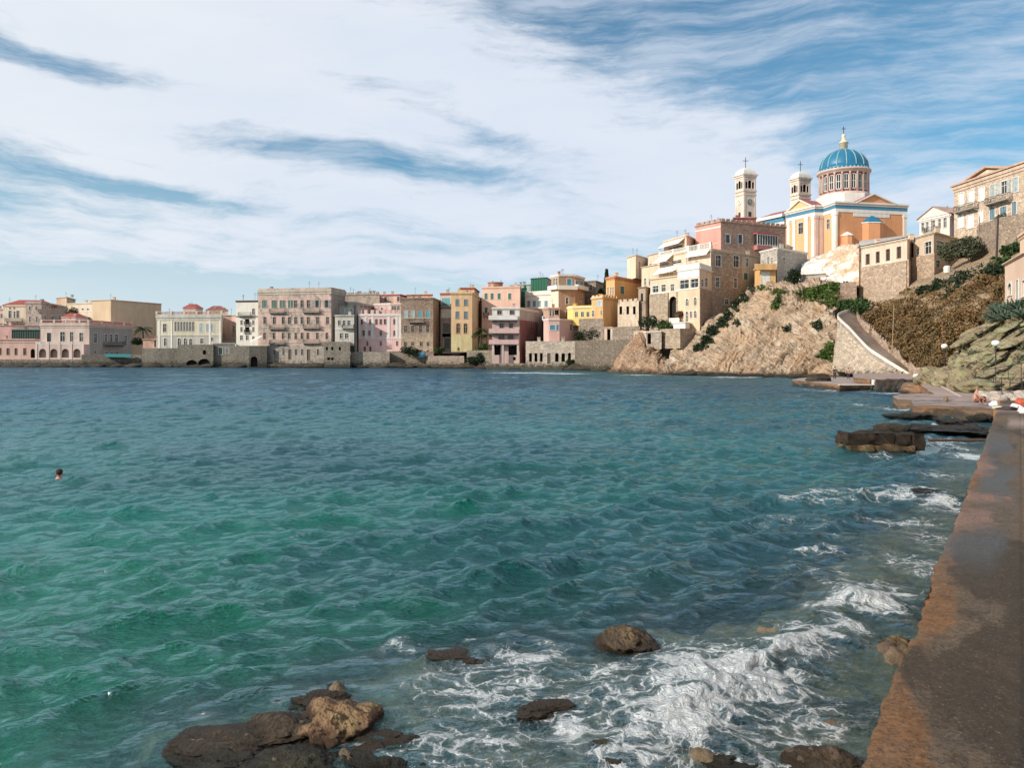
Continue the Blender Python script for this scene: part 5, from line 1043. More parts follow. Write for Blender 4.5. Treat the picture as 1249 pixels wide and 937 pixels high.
# ------------------------------------------------------------------ cliff stairs with white parapet and masonry wall
edge = [(1112, 457, 100.0), (1096, 447, 103), (1078, 436, 106), (1060, 424, 109.5), (1048, 412, 112), (1036, 399, 115), (1026, 390, 117.5), (1021, 384, 119.5), (1026, 380, 122), (1036, 377, 125), (1044, 376, 127)]
inn = [(1119, 456, 103), (1106, 444, 106), (1090, 430, 109), (1075, 418, 112.5), (1064, 406, 115.5), (1054, 398, 118.5), (1048, 392, 121), (1045, 388, 123), (1045, 385, 125), (1046, 380, 127), (1048, 377, 129)]
eP = catmull(np.array([tuple(W(*p)) for p in edge]), 90); iP = catmull(np.array([tuple(W(*p)) for p in inn]), 90)
st = thing('cliff_stairway', 'long stairway with white parapet and rubble retaining wall climbing beside the cliff', 'stairway', tuple(eP[0]))
mb = MB()
for i in range(0, 88):
    a, b, c, d = eP[i], iP[i], iP[i + 1], eP[i + 1]; z = min(a[2], b[2]) 
    zz_ = min(a[2], d[2]); mb.hexa([(q[0], q[1], zz_ - 2.5) for q in (a, b, c, d)], [(a[0], a[1], zz_ - .38), (b[0], b[1], max(b[2] - .5, zz_ - .3)), (c[0], c[1], max(b[2] - .5, zz_ - .3)), (d[0], d[1], zz_ - .38)])
o = mb.build('steps', plaster((.52, .43, .36)), st); o['kind'] = 'stuff'
mb = MB()
for i in range(0, 89):
    a, b = Vector(eP[i]), Vector(eP[i + 1]) if i < 89 else Vector(eP[i]); dd = (Vector(iP[i]) - a); dd.z = 0; dd = dd.normalized() * .35
    mb.hexa([a - Vector((0, 0, .95)), b - Vector((0, 0, .95)), b + dd - Vector((0, 0, .95)), a + dd - Vector((0, 0, .95))], [a, b, b + dd, a + dd])
mb.build('parapet', plaster((.74, .66, .58), dirt=.12), st)
m2 = MB()
for i in range(0, 89):
    a, b = Vector(iP[i]), Vector(iP[i + 1]); dd = (a - Vector(eP[i])); dd.z = 0; dd = dd.normalized() * .4; h = 1.25 + .35 * math.sin(i * 1.7) ** 2
    m2.hexa([a - Vector((0, 0, 1.2)), b - Vector((0, 0, 1.2)), b + dd - Vector((0, 0, 1.2)), a + dd - Vector((0, 0, 1.2))], [a + Vector((0, 0, h - .6)), b + Vector((0, 0, h - .6)), b + dd + Vector((0, 0, h - .6)), a + dd + Vector((0, 0, h - .6))])
m2.build('inner_wall', plaster((.50, .37, .28), 'stone'), st)
wl = []
for k, q in enumerate((0, .25, .5, .75, 1.0)):
    r = []
    for i in range(0, 80, 3):
        a = np.array(eP[i]); foot_ = np.array([a[0] - 0.6 - (a[2]) * .12, a[1] - .6 - a[2] * .12, min(.2, a[2] * .42 - 2.5) + a[2] * .12]); top_ = a - np.array([0, .02, .95]); r.append(top_ * (1 - q) + foot_ * q)
    wl.append(r)
G = catmull(np.array(wl), 60); G = np.swapaxes(catmull(np.swapaxes(G, 0, 1), 200), 0, 1)
G[..., 1] -= (ridged(G[..., 0] * .5, G[..., 1] * .5, G[..., 2] * .8, 5, 77) * .35 + .2) * sstep(0, .1, np.linspace(0, 1, 60))[:, None]
mesh_np('retaining_wall', G.reshape(-1, 3), grid_faces(60, 200), plaster((.60, .47, .35), 'stone', .25, (.72, .62, .50)), st, True)
house('promenade_rubble_wall', 'low pinkish rubble wall between the foot of the stairs and the far street lamp', 'wall', 'P', [(1108, 96), (1130, 92), (1150, 86)], 448, 462, plaster((.50, .36, .27), 'stone', .25), cornice=0, depth=2)
# ------------------------------------------------------------------ promenade, platforms and jetty
CONC = None
def concmat(name, base, rust, amt=.5, wetz=.35):
    m, n, b = newmat(name); g = n.new('ShaderNodeNewGeometry').outputs['Position']; a = n.noise(g, .6, 6, .65, .5); f = n.noise(g, 6, 5, .7); s = n.noise(n.scl(g, (.25, .25, 3)), 1.2, 5, .7)
    c = n.mix(n.mapr(a, .4, .6, 0, 1), base, tuple(q * .72 for q in base)); c = n.mix(n.mapr(n.m('ADD', n.m('MULTIPLY', s, .6), n.m('MULTIPLY', a, .4)), .44, .56, 0, amt), c, rust)
    c = n.mix(n.mapr(f, .5, .75, 0, .5), c, tuple(q * .45 for q in base)); sz = n.new('ShaderNodeSeparateXYZ'); n.put(sz.inputs[0], g)
    w_ = n.mapr(n.m('ADD', sz.outputs[2], n.m('MULTIPLY', n.m('SUBTRACT', a, .5), -1.8)), wetz * .5, wetz, .85, 0, True); c = n.mix(w_, c, (.035, .032, .022))
    n.l.new(c, b.inputs['Base Color']); n.l.new(n.mapr(w_, 0, 1, .85, .35), b.inputs['Roughness']); n.l.new(n.bump(n.m('ADD', f, a), .5, .08), b.inputs['Normal']); return m
PC = concmat('promenade_concrete', (.34, .25, .215), (.46, .33, .27), .5, .92); SIDE = concmat('stained_concrete', (.13, .09, .06), (.36, .165, .07), .9, .5); DKC = concmat('shaded_wet_concrete', (.06, .05, .042), (.10, .06, .04), .4, .6)  # DKC: shadow on the inner quay face painted in as dark concrete
def zprom(Y): return .74 + .56 * float(sstep(52, 76, Y))
def solveY(py, zf):
    Y = 60.0
    for _ in range(60): Y = .5 * Y + .5 * (H - zf(Y)) * F / (py - HY)
    return Y
def on_prom(px, py):
    Y = solveY(py, zprom); return Vector(((px - CX) / F * Y, Y, zprom(Y)))
def platform(name, pix, zf, mat_top, mat_side, th=2.2, lip=0, sub=0):
    pts = []
    if not callable(zf): zc_ = zf; zf = lambda Y: zc_
    for px, py in pix:
        Y = solveY(py, zf); pts.append((((px - CX) / F) * Y, Y))
    n = len(pts); q = []
    for i in range(n):        # uneven cast edge
        a, b = Vector(pts[i]), Vector(pts[(i + 1) % n]); k = max(1, int((b - a).length / .6)); nn = Vector(((b - a).y, -(b - a).x)).normalized()
        for j in range(k):
            p = a + (b - a) * j / k; w_ = 0 if j == 0 else float(fbm(p.x * .8, p.y * .8, 0, 3, 7)) * .14; q.append(tuple(p + nn * w_))
    bm_ = bmesh.new(); vs_ = [bm_.verts.new((x, y, zf(y))) for x, y in q]; bmesh.ops.triangle_fill(bm_, use_beauty=True, edges=[bm_.edges.new((vs_[i], vs_[(i + 1) % len(vs_)])) for i in range(len(vs_))]); me_ = bpy.data.meshes.new(name); bm_.to_mesh(me_); bm_.free(); me_.materials.append(mat_top); top = bpy.data.objects.new(name, me_); COL.objects.link(top); top['kind'] = 'structure'
    mb = MB(); k = len(q); L = 8
    for l in range(L + 1):
        for i, (x, y) in enumerate(q):
            zz_ = zf(y) - .003 - th * l / L
            d = float(fbm(x * 1.2, y * 1.2, zz_ * 2, 4, 8)) * .10 * (0 if l == 0 else 1) - .03 * l; c = Vector((sum(p[0] for p in q) / k, sum(p[1] for p in q) / k)); v = (Vector((x, y)) - c).normalized(); mb.v.append((x + v.x * d, y + v.y * d, zz_))
    for l in range(L):
        for i in range(k): mb.f.append([l * k + i, l * k + (i + 1) % k, (l + 1) * k + (i + 1) % k, (l + 1) * k + i])
    s = mb.build(name + '_side', mat_side, top); return top, q
platform('promenade', [(1066, 463), (1118, 463), (1124, 471), (1140, 481), (1122, 480), (1100, 480.5), (1089, 483), (1095, 487), (1112, 488), (1113, 495), (1160, 496.5), (1210, 498.5), (1252, 500), (1420, 502), (1420, 455), (1150, 452), (1110, 455), (1040, 456), (1042, 461)], zprom, PC, SIDE)
platform('swimming_jetty', [(966, 463.3), (1024, 469.8), (1067, 469.2), (1068, 461.0), (1000, 459.5), (975, 461.5)], .7, concmat('jetty_concrete', (.36, .29, .25), (.42, .34, .30), .4, .2), SIDE, 1.6)
# jetty white lip and dark block
mb = MB(); a = W(1024, 470, 79.6); b = W(1067, 469.4, 79.6); mb.hexa([(a.x, a.y, .702), (b.x, a.y, .702), (b.x, a.y + .3, .702), (a.x, a.y + .3, .702)], [(a.x, a.y, .78), (b.x, a.y, .78), (b.x, a.y + .3, .78), (a.x, a.y + .3, .78)])
mb.box((b.x + .05, a.y + .3, .98), (.3, .4, .6)); tag(mb.build('jetty_kerb', trim(), loc=(a.x, a.y, .7)), 'thin white painted kerb stepping up at the inner end of the swimming jetty', 'kerb')
tag(boulder('dark_ledge', None, None, (W(1002, 0, 90).x, 91, .9), (1.3, .7, .4), 91, DARKROCK, n=24), 'long dark brown rock ledge behind the swimming jetty', 'rock ledge')
# orange broken shoulder between block and promenade
tag(boulder('orange_shoulder_rock', None, None, tuple(W(1129, 477, 72)), (1.1, 3.4, .65), 93, SIDE, n=30), 'rust orange broken concrete shoulder at the corner of the promenade', 'rock')
# dark concrete face of the inner quay
# broken block jetty in the sea: two courses of blocks
Yb = 31.5; xl_ = W(1034, 0, Yb).x; xr_ = W(1128, 0, Yb).x
bj = thing('broken_jetty', 'broken dark concrete jetty block with flaky brown base, standing alone in the waves', 'jetty', (xl_, Yb, 0))
def roughbox(name, x0, x1, y0, y1, z0, z1, seed, mat, parent, amp=.06, n=14):
    V = []; Fc = []
    nx = max(4, int((x1 - x0) / .09)); nz = max(4, int((z1 - z0) / .07)); ny = max(4, int((y1 - y0) / .12))
    def face(P, nu, nv):
        s = len(V)
        for j in range(nv + 1):
            for i in range(nu + 1): V.append(P(i / nu, j / nv))
        for j in range(nv):
            for i in range(nu):
                a = s + j * (nu + 1) + i; Fc.append((a, a + 1, a + nu + 2, a + nu + 1))
    face(lambda u, v: (x0 + (x1 - x0) * u, y0, z0 + (z1 - z0) * v), nx, nz); face(lambda u, v: (x0 + (x1 - x0) * u, y0 + (y1 - y0) * v, z1), nx, ny)
    face(lambda u, v: (x1, y0 + (y1 - y0) * u, z0 + (z1 - z0) * v), ny, nz); face(lambda u, v: (x0, y1 + (y0 - y1) * u, z0 + (z1 - z0) * v), ny, nz); face(lambda u, v: (x1 + (x0 - x1) * u, y1, z0 + (z1 - z0) * v), nx, nz)
    A = np.array(V); c = A.mean(0); d = A - c; d /= np.linalg.norm(d, axis=1, keepdims=True)
    A = A + d * (fbm(A[:, 0] * 3, A[:, 1] * 3, A[:, 2] * 3, 4, seed) * amp * 2)[:, None] + np.stack([fbm(A[:, 0] * 1.5, A[:, 1] * 1.5, A[:, 2] * 1.5, 2, seed + k) for k in (1, 2, 3)], 1) * amp
    return mesh_np(name, A, np.array(Fc), mat, parent, False)
a, b = W(1066, 463, 79.8), W(1119, 463, 79.3); dq = thing('dark_quay', 'wet concrete quay face, its shade painted black, between the swimming jetty and the orange shoulder', 'quay', (a.x, 79.3, 0)); roughbox('quay_face', a.x, b.x, 79.2, 80.6, -1, 1.28, 31, DKC, dq, .10)
BJ = rockmat('jetty_block_rock', ((.035, .026, .018), (.085, .055, .036), (.032, .025, .018), (.018, .014, .010)), 3.5, wet=.12, bs=1.0, bd=.12); BJ2 = rockmat('jetty_base_rock', ((.14, .09, .045), (.30, .20, .10), (.10, .065, .04), (.04, .03, .02)), 4.0, wet=.05, bs=1.0, bd=.12)
roughbox('upper_block', xl_, xl_ + 2.0, Yb, Yb + 1.1, .28, .75, 3, BJ, bj, .09); roughbox('upper_block', xl_ + 2.05, xr_ - .55, Yb + .02, Yb + 1.1, .28, .72, 5, BJ, bj, .07); roughbox('upper_block', xr_ - .5, xr_, Yb - .05, Yb + 1.1, .05, .76, 7, BJ, bj, .07)
roughbox('base_block', xl_, xl_ + 1.5, Yb - .1, Yb + 1.1, -.4, .26, 9, BJ2, bj, .11); roughbox('base_block', xl_ + 1.55, xr_ - .5, Yb - .08, Yb + 1.1, -.4, .25, 12, BJ2, bj, .11)
# row of pipe sections to the right of it
mb = MB(); a = W(1128, 534, 33.5); b = W(1200, 534, 33.5); pts = []
pp = thing('rusty_pipe', 'rusty beaded pipe running from the broken jetty block towards the path', 'pipe', (a.x, a.y, .25)); mb.tube([(a.x, 33.2, .28), (b.x, 33.6, .28)], .04, 8); mb.build('pipe_core', plain('rust', (.05, .03, .025), .8), pp)
for i in range(22):
    m = MB(); x = a.x + (b.x - a.x) * (i + .5) / 22; m.tube([(x - .035, 33.2, .28), (x + .03, 33.2, .28)], .065, 8); m.build('collar', plain('rust_light', (.10, .055, .04), .8), pp)
# rocks in the surf
BR = rockmat('brown_surf_rock', ((.12, .08, .045), (.27, .19, .10), (.17, .11, .06), (.05, .036, .024)), 3.5, wet=.10, bs=1.0, bd=.07)
GR = rockmat('golden_surf_rock', ((.26, .16, .08), (.48, .33, .17), (.30, .17, .10), (.10, .065, .04)), 4.0, wet=.09, bs=1.0, bd=.07)
GG = rockmat('mossy_surf_rock', ((.06, .055, .03), (.13, .115, .06), (.09, .075, .045), (.03, .025, .015)), 4.5, wet=.08, bs=1.0, bd=.06)
def srock(label, px, py, wpx, hz, dz, seed, mat, deep=.8, nm='surf_rock', rough=.25):
    Y = shoreY(py); p = W(px, py, Y); s = wpx / 2 / F * Y
    return boulder(nm, label, 'rock', (p.x, p.y, dz), (s, s * deep, hz), seed, mat, None, 110 if py > 700 else 44, rough if py > 700 else .42)
srock('golden brown rock standing proud of the white surf', 766, 784, 66, .14, -0.039, 101, BR, 1.3)
srock('largest golden rock, dry and sunlit, at the edge of the shallow shelf', 408, 882, 96, .24, -0.104, 102, GR, .95, rough=.3)
srock('pinkish flat rock sloping into green water beside the largest golden rock', 345, 888, 120, .13, -0.136, 103, GR, .9)
srock('dark mossy rock at the very bottom of the picture', 365, 934, 190, .22, -0.147, 104, GG, .8)
srock('small brown rock upslope of the golden rock', 405, 838, 40, .07, -0.062, 105, BR, .9)
for i, (px, py, wp, hz, mt, lb) in enumerate(((285, 905, 120, .06, BR, 'low brown slab awash between the outermost rock and the pinkish flat rock'), (262, 926, 110, .06, GG, 'low dark slab awash at the bottom, left of the mossy rock'), (330, 893, 110, .07, BR, 'low wet slab upslope of the pinkish flat rock'), (455, 905, 80, .05, BR, 'thin brown slab trailing off beyond the largest golden rock into the foam'), (392, 852, 70, .05, BR, 'thin wet slab between the small upslope rock and the golden rock'), (470, 930, 90, .05, GG, 'thin mossy slab at the bottom edge where the foam begins'), (640, 862, 110, .045, BR, 'thin brown slab under the lacy foam, beside the pale one'), (880, 925, 90, .05, GG, 'thin mossy slab under the brightest foam at the bottom'), (560, 800, 80, .04, BR, 'thin brown slab at the outer rim of the foam'))):
    srock(lb, px, py, wp * (.75 if i > 5 else 1), hz, -.025 if i > 5 else -.03, 1400 + i, mt, .75 if i > 5 else .55, 'reef_slab', .42)
srock('dark drowned rock with wet brown top, outermost of the shelf rocks', 222, 905, 70, .10, -0.125, 106, BR, .9)
srock('flat mossy rock half covered by foam', 745, 918, 78, .11, -0.069, 107, GG, .8)
srock('pale brown slab just under the surface among foam', 690, 848, 100, .09, -0.086, 108, BR, .6)
srock('low brown rock wedged near the foot of the sea path', 1000, 932, 110, .14, -0.089, 109, BR, .7)
srock('small reddish rock against the path wall', 1096, 790, 44, .16, -0.056, 110, BR, .9)
srock('reddish brown slab under thin water close to the path wall', 1040, 868, 110, .08, -0.088, 111, BR, .7)
srock('dark rock washed by foam beside the path wall', 1143, 607, 40, .16, .0, 112, DARKROCK, 1.0)
srock('dark rock next to the broken jetty block', 1085, 532, 34, .3, .15, 113, DARKROCK, 1.0)
for i, (px, py, wp, hz, lb) in enumerate(((1110, 511, 34, .22, 'dark flat rock in front of the lower platform, furthest from the path'), (1150, 527, 70, .14, 'long low mossy rock between broken jetty and lower platform'), (1190, 528, 44, .20, 'hummocky brown rock where the path meets the surf'), (1165, 519, 36, .22, 'rounded grey rock under the lower platform face'), (1197, 516, 24, .32, 'taller brown rock touching the path wall below the lower platform'), (1120, 463 + 60, 20, .1, 'tiny dark rock awash beyond the pipe'))):
    srock(lb, px, py, wp, hz, .12, 120 + i, DARKROCK, 1.2)
# ------------------------------------------------------------------ sea-wall path
E0 = np.array([1.34, 2.87]); TD = np.array([11.26, 16.53]); TD /= np.linalg.norm(TD); ND = np.array([TD[1], -TD[0]]); ZP = 2.6
s = np.concatenate((np.linspace(-6, 0, 80), np.linspace(0.01, 6, 520), np.linspace(6.02, 26.5, 620))); L = np.concatenate(([0, .004, .012], np.linspace(.02, 1.2, 100), np.linspace(1.23, 7, 40)))
SS, LL = np.meshgrid(s, L, indexing='ij')
wob = fbm(SS * 1.2, 0, 0, 4, 50) * .03 + fbm(SS * 9, 0, 0, 4, 51) * .018 + .30 * sstep(20, 27, SS) * -1 * 0
X = E0[0] + TD[0] * SS + ND[0] * (LL - wob * np.exp(-LL * 6)); Y = E0[1] + TD[1] * SS + ND[1] * (LL - wob * np.exp(-LL * 6))
nn = fbm(SS * .7, LL * 1.4, 0, 5, 52)
Z = ZP + fbm(SS * 3, LL * 3, 0, 4, 53) * .006 + fbm(SS * 22, LL * 22, 0, 3, 54) * .004 - .03 * sstep(.30, .55, fbm(SS * 2.6, 0, 0, 3, 57)) * np.exp(-LL / .05) - .02 * np.exp(-(LL / .012)) - .012 * np.exp(-((LL - .53) / .012) ** 2)
d_ = E0[1] + TD[1] * SS     # forward distance
warpn = fbm(SS * .9, LL * 5, 0, 4, 60); warp2 = fbm(SS * 3.5, LL * 9, 0, 4, 61)
rw = .10 + .08 * fbm(SS * .8, 0, 3, 3, 62) + .10 * np.exp(-((SS - 2.2) / .5) ** 2) + .12 * np.exp(-((SS - .35) / .45) ** 2)
rust = sstep(.05, -.05, LL - rw + warp2 * .10 + warpn * .05)
rust = rust * (1 - .75 * sstep(4.6, 5.2, SS) * sstep(7.6, 7, SS)) ; rust = rust * (1 - .6 * sstep(9, 14, SS))
pinkp = np.exp(-((SS - 5.3) / .6) ** 2) * sstep(.42, .25, LL + warp2 * .15) + np.exp(-((SS - 6.6) / .35) ** 2) * sstep(.5, .3, LL + warp2 * .2) + .8 * np.exp(-((SS - 9.2) / 1.2) ** 2) * sstep(.28, .18, LL + warp2 * .1)
pud = np.exp(-(((SS - 4.2) / .75) ** 2)) * sstep(.50, .34, LL + warpn * .14) + np.exp(-(((SS - 7.9) / 1.7) ** 2)) * sstep(.52, .40, LL + warpn * .12) * sstep(.08, .16, LL) + .8 * np.exp(-(((SS - 12.5) / 2.6) ** 2)) * sstep(.40, .28, LL + warpn * .15)
pud = np.clip(pud, 0, 1) * (1 - np.clip(pinkp, 0, 1) * sstep(.1, -.1, warp2))
dampn = fbm(SS * .9 + 4, LL * 2.6, 0, 5, 66)
damp = sstep(-.12, .10, dampn + .22 * np.exp(-((SS - 1.0) / 1.1) ** 2) - .10 * np.exp(-((SS - 2.3) / .6) ** 2) - .35 * sstep(.45, .8, LL))
damp = np.clip(damp + .9 * np.exp(-((SS - 3.2) / .5) ** 2) * sstep(.6, .3, LL), 0, 1) * (1 - .3 * rust)
pale = np.clip(np.exp(-((SS - 17.4) / 1.2) ** 2) * sstep(.25, .32, LL + warpn * .1) + np.exp(-((SS - 22.5) / 1.6) ** 2), 0, 1)  # sunlit stretches of the path, painted in as paler concrete
m, n, b = newmat('path_concrete'); g = n.new('ShaderNodeNewGeometry').outputs['Position']
def att(nm): a = n.new('ShaderNodeAttribute'); a.attribute_name = nm; return a.outputs['Fac']
sp_ = n.noise(g, 42, 5, .8); md = n.noise(g, 9, 8, .75); lg = n.noise(g, 2.2, 5, .65); vo = n.new('ShaderNodeTexVoronoi'); n.put(vo.inputs['Vector'], g); vo.inputs['Scale'].default_value = 95
c = n.mix(n.mapr(md, .35, .65), (.12, .080, .048), (.22, .152, .095)); c = n.mix(n.mapr(lg, .35, .65, 0, .5), c, (.12, .09, .07))
mg = n.m('ADD', n.m('MULTIPLY', n.m('SUBTRACT', md, .5), 1.5), n.m('MULTIPLY', n.m('SUBTRACT', sp_, .5), 1.6))
ragged = lambda nm: n.mapr(n.m('ADD', att(nm), mg), .05, .95, 0, 1, True)
c = n.mix(n.m('MULTIPLY', ragged('damp'), .80), c, (.055, .038, .022)); 
rc = n.mix(n.mapr(md, .32, .66), (.15, .062, .022), (.33, .165, .072)); rc = n.mix(n.mapr(n.noise(g, 4, 5, .7), .45, .62, 0, .75), rc, (.20, .125, .075))
c = n.mix(n.m('MULTIPLY', ragged('rust'), .95), c, rc); c = n.mix(n.m('MULTIPLY', ragged('pink'), .85), c, (.32, .19, .145)); c = n.mix(n.m('MULTIPLY', att('pale'), .8), c, (.42, .31, .26))
pudm = att('pud'); c = n.mix(n.m('MULTIPLY', pudm, .85), c, (.07, .075, .075))
c = n.mix(n.mapr(sp_, .48, .64, 0, .75), c, (.035, .026, .018)); c = n.mix(n.mapr(n.noise(g, 55, 3, .7), .60, .70, 0, .6), c, (.34, .27, .20))
n.l.new(c, b.inputs['Base Color']); n.l.new(n.m('SUBTRACT', n.m('SUBTRACT', .85, n.m('MULTIPLY', pudm, .5)), n.m('MULTIPLY', att('damp'), .12)), b.inputs['Roughness']); b.inputs['Specular IOR Level'].default_value = .22
n.l.new(n.bump(n.m('ADD', n.m('MULTIPLY', sp_, n.m('SUBTRACT', 1.0, n.m('MULTIPLY', pudm, .8))), n.m('MULTIPLY', md, 1.6)), .9, .02), b.inputs['Normal']); PATHM = m
V = np.stack((X, Y, Z), -1); pt_ = mesh_np('path', V.reshape(-1, 3), grid_faces(len(s), len(L), True), PATHM, None, True, attrs=dict(rust=rust.ravel(), pink=np.clip(pinkp, 0, 1).ravel(), pud=pud.ravel(), damp=damp.ravel(), pale=pale.ravel()))
pt_['kind'] = 'structure'
zz3 = np.concatenate(([0], np.linspace(.03, 3.4, 60))); S3, Z3 = np.meshgrid(s[::3], zz3, indexing='ij'); w3 = fbm(S3 * 1.2, 0, 0, 4, 50) * .03 + fbm(S3 * 9, 0, 0, 4, 51) * .018; o3 = w3 + sstep(0, .2, Z3) * (fbm(S3 * 2, Z3 * 2, 0, 5, 70) * .06) - .02 * sstep(0, .05, Z3) + .05 * Z3 * 0
V = np.stack((E0[0] + TD[0] * S3 - ND[0] * o3, E0[1] + TD[1] * S3 - ND[1] * o3, ZP - .02 - Z3), -1)
ws = mesh_np('path_wall', V.reshape(-1, 3), grid_faces(*S3.shape), SIDE, None, True); ws['kind'] = 'structure'
a = E0 + TD * 26.5; b = a + ND * 7; mb = MB(); mb.hexa([(a[0], a[1], -1), (b[0], b[1], -1), (b[0], b[1] + .4, -1), (a[0], a[1] + .4, -1)], [(a[0], a[1], ZP - .01), (b[0], b[1], ZP - .01), (b[0], b[1] + .4, ZP - .01), (a[0], a[1] + .4, ZP - .01)]); mb.build('path_end_wall', SIDE)['kind'] = 'structure'
# ------------------------------------------------------------------ sea bed and sea
shelf_px = [(60, 990), (150, 935), (215, 880), (300, 858), (385, 806), (470, 792), (600, 782), (700, 768), (790, 760), (900, 748), (985, 715), (1045, 672), (1095, 630), (1150, 570), (1175, 540)]
SHP = [((px - CX) / F * shoreY(py), shoreY(py)) for px, py in shelf_px]; SHP = SHP + [(40, 30), (40, -12), (-6, -12)]
SHP = np.array(SHP)
def sdist(x, y):
    ins = np.zeros(x.shape, bool); dm = np.full(x.shape, 1e9); n = len(SHP)
    for i in range(n):
        x0, y0 = SHP[i]; x1, y1 = SHP[(i + 1) % n]
        t = np.clip(((x - x0) * (x1 - x0) + (y - y0) * (y1 - y0)) / ((x1 - x0) ** 2 + (y1 - y0) ** 2), 0, 1)
        dm = np.minimum(dm, np.hypot(x - x0 - t * (x1 - x0), y - y0 - t * (y1 - y0)))
        c = ((y0 > y) != (y1 > y)) & (x < (x1 - x0) * (y - y0) / (y1 - y0 + 1e-12) + x0); ins ^= c
    return np.where(ins, dm, -dm)
def lat(x, y): return (x - E0[0]) * ND[0] + (y - E0[1]) * ND[1]      # >0 on the land side of the path edge
def zbed(x, y):
    d = sdist(x, y) + fbm(x * .9, y * .9, 0, 4, 80) * .9
    z = -3.6 + 3.38 * sstep(-2.2, .3, d)
    z = z + sstep(-.2, .8, d) * (ridged(x * 1.3, y * 1.3, 0, 6, 81, .6) * .20 + fbm(x * .5, y * .5, 0, 2, 82) * .10)
    B = np.zeros_like(x)
    for (px, py, rx, ry, h) in ((300, 900, 70, 16, .30), (352, 892, 80, 18, .27), (330, 932, 110, 18, .29), (420, 925, 50, 20, .30), (235, 905, 50, 12, .24), (408, 842, 40, 8, .19), (870, 925, 60, 8, .2), (560, 930, 60, 8, .2), (940, 900, 50, 8, .2), (500, 860, 50, 8, .16), (620, 830, 50, 6, .15), (800, 860, 50, 8, .12), (420, 868, 70, 16, .22), (690, 850, 60, 8, .20), (640, 905, 60, 10, .12), (1020, 880, 80, 14, .22), (1000, 925, 80, 14, .26), (1095, 800, 30, 14, .3), (900, 770, 60, 8, .1), (760, 790, 60, 8, .2), (540, 800, 60, 8, .12), (950, 712, 60, 10, .16), (745, 925, 50, 10, .2)):
        Yc = shoreY(py); xc = (px - CX) / F * Yc; sy = abs(shoreY(py - ry) - Yc); sx = rx / F * Yc
        B = np.maximum(B, h * np.exp(-((x - xc) / sx) ** 2 - ((y - Yc) / sy) ** 2))
    z = z + B * (.62 + .30 * ridged(x * 3.5, y * 3.5, 0, 6, 88, .7)) + B * .5 * fbm(x * 6, y * 6, 0, 4, 89, .65)
    la = lat(x, y); z = np.maximum(z, -3.4 + 2.9 * sstep(-4.5, -1.0, la + fbm(x * .4, y * .4, 0, 3, 83) * 2) + ridged(x * .8, y * .8, 0, 4, 84) * .12 * sstep(-3, 0, la))
    return z
def fan(n_r, n_a, r0, r1, a0, a1):
    r = np.exp(np.linspace(math.log(r0), math.log(r1), n_r)); a = np.linspace(R_(a0), R_(a1), n_a); Rr, A = np.meshgrid(r, a, indexing='ij'); return Rr * np.sin(A), Rr * np.cos(A), Rr
bx, by, br = fan(420, 420, 2.2, 60, -55, 58)
bz = zbed(bx, by)
m, n, b = newmat('sea_bed_rock'); g = n.new('ShaderNodeNewGeometry').outputs['Position']; a_ = n.noise(g, 1.3, 7, .7, .5); f_ = n.noise(g, 9, 6, .7); l_ = n.noise(g, .7, 4, .6)
c = n.mix(n.mapr(a_, .38, .62), (.08, .058, .034), (.34, .24, .135)); c = n.mix(n.mapr(l_, .5, .62, 0, .8), c, (.15, .085, .055)); c = n.mix(n.mapr(f_, .5, .7, 0, .6), c, (.045, .045, .028))
n.l.new(c, b.inputs['Base Color']); b.inputs['Roughness'].default_value = .55; n.l.new(n.bump(n.m('ADD', f_, n.noise(g, 28, 5, .75)), 1.0, .06), b.inputs['Normal'])
sb = mesh_np('sea_bed', np.stack((bx, by, bz), -1).reshape(-1, 3), grid_faces(*bx.shape, True), m, None, True); sb['kind'] = 'structure'
X, Y, RR = fan(980, 720, 2.4, 420, -56, 50)
X = X.astype(np.float64); sd = sdist(X, Y); la = lat(X, Y); LAND = la
sea_att = 1 - .65 * sstep(-.8, .8, sd)
rng = np.random.default_rng(7)
dX = np.zeros_like(X); dY = np.zeros_like(X); dZ = np.zeros_like(X)
gust = 1 + .35 * fbm(X * .05, Y * .05, 0, 3, 90)
base_a = math.atan2(-.90, .42)
NW = 90; lam = np.exp(np.linspace(math.log(.20), math.log(4.6), NW)); sp = RR * .0045 + .01
for i in range(NW):
    k = 2 * math.pi / lam[i]; ang = base_a + rng.normal(0, .38 if lam[i] > 1.3 else .55); kx, ky = k * math.cos(ang), k * math.sin(ang)
    slope = .070 * (1.0 if .30 < lam[i] < 1.5 else .38); A = slope / k
    att = np.clip((lam[i] / sp - 1.6) / 2.5, 0, 1) * (1.0 if lam[i] < 1.5 else 1) * gust * sea_att
    p = kx * X + ky * Y + rng.uniform(0, 6.283); s_, c_ = np.sin(p), np.cos(p)
    dZ += A * att * c_; dX -= .85 * A * att * s_ * kx / k; dY -= .85 * A * att * s_ * ky / k
# sharpen crests a little
dZ = dZ + .9 * np.clip(dZ, 0, None) ** 2 / .25 * .35
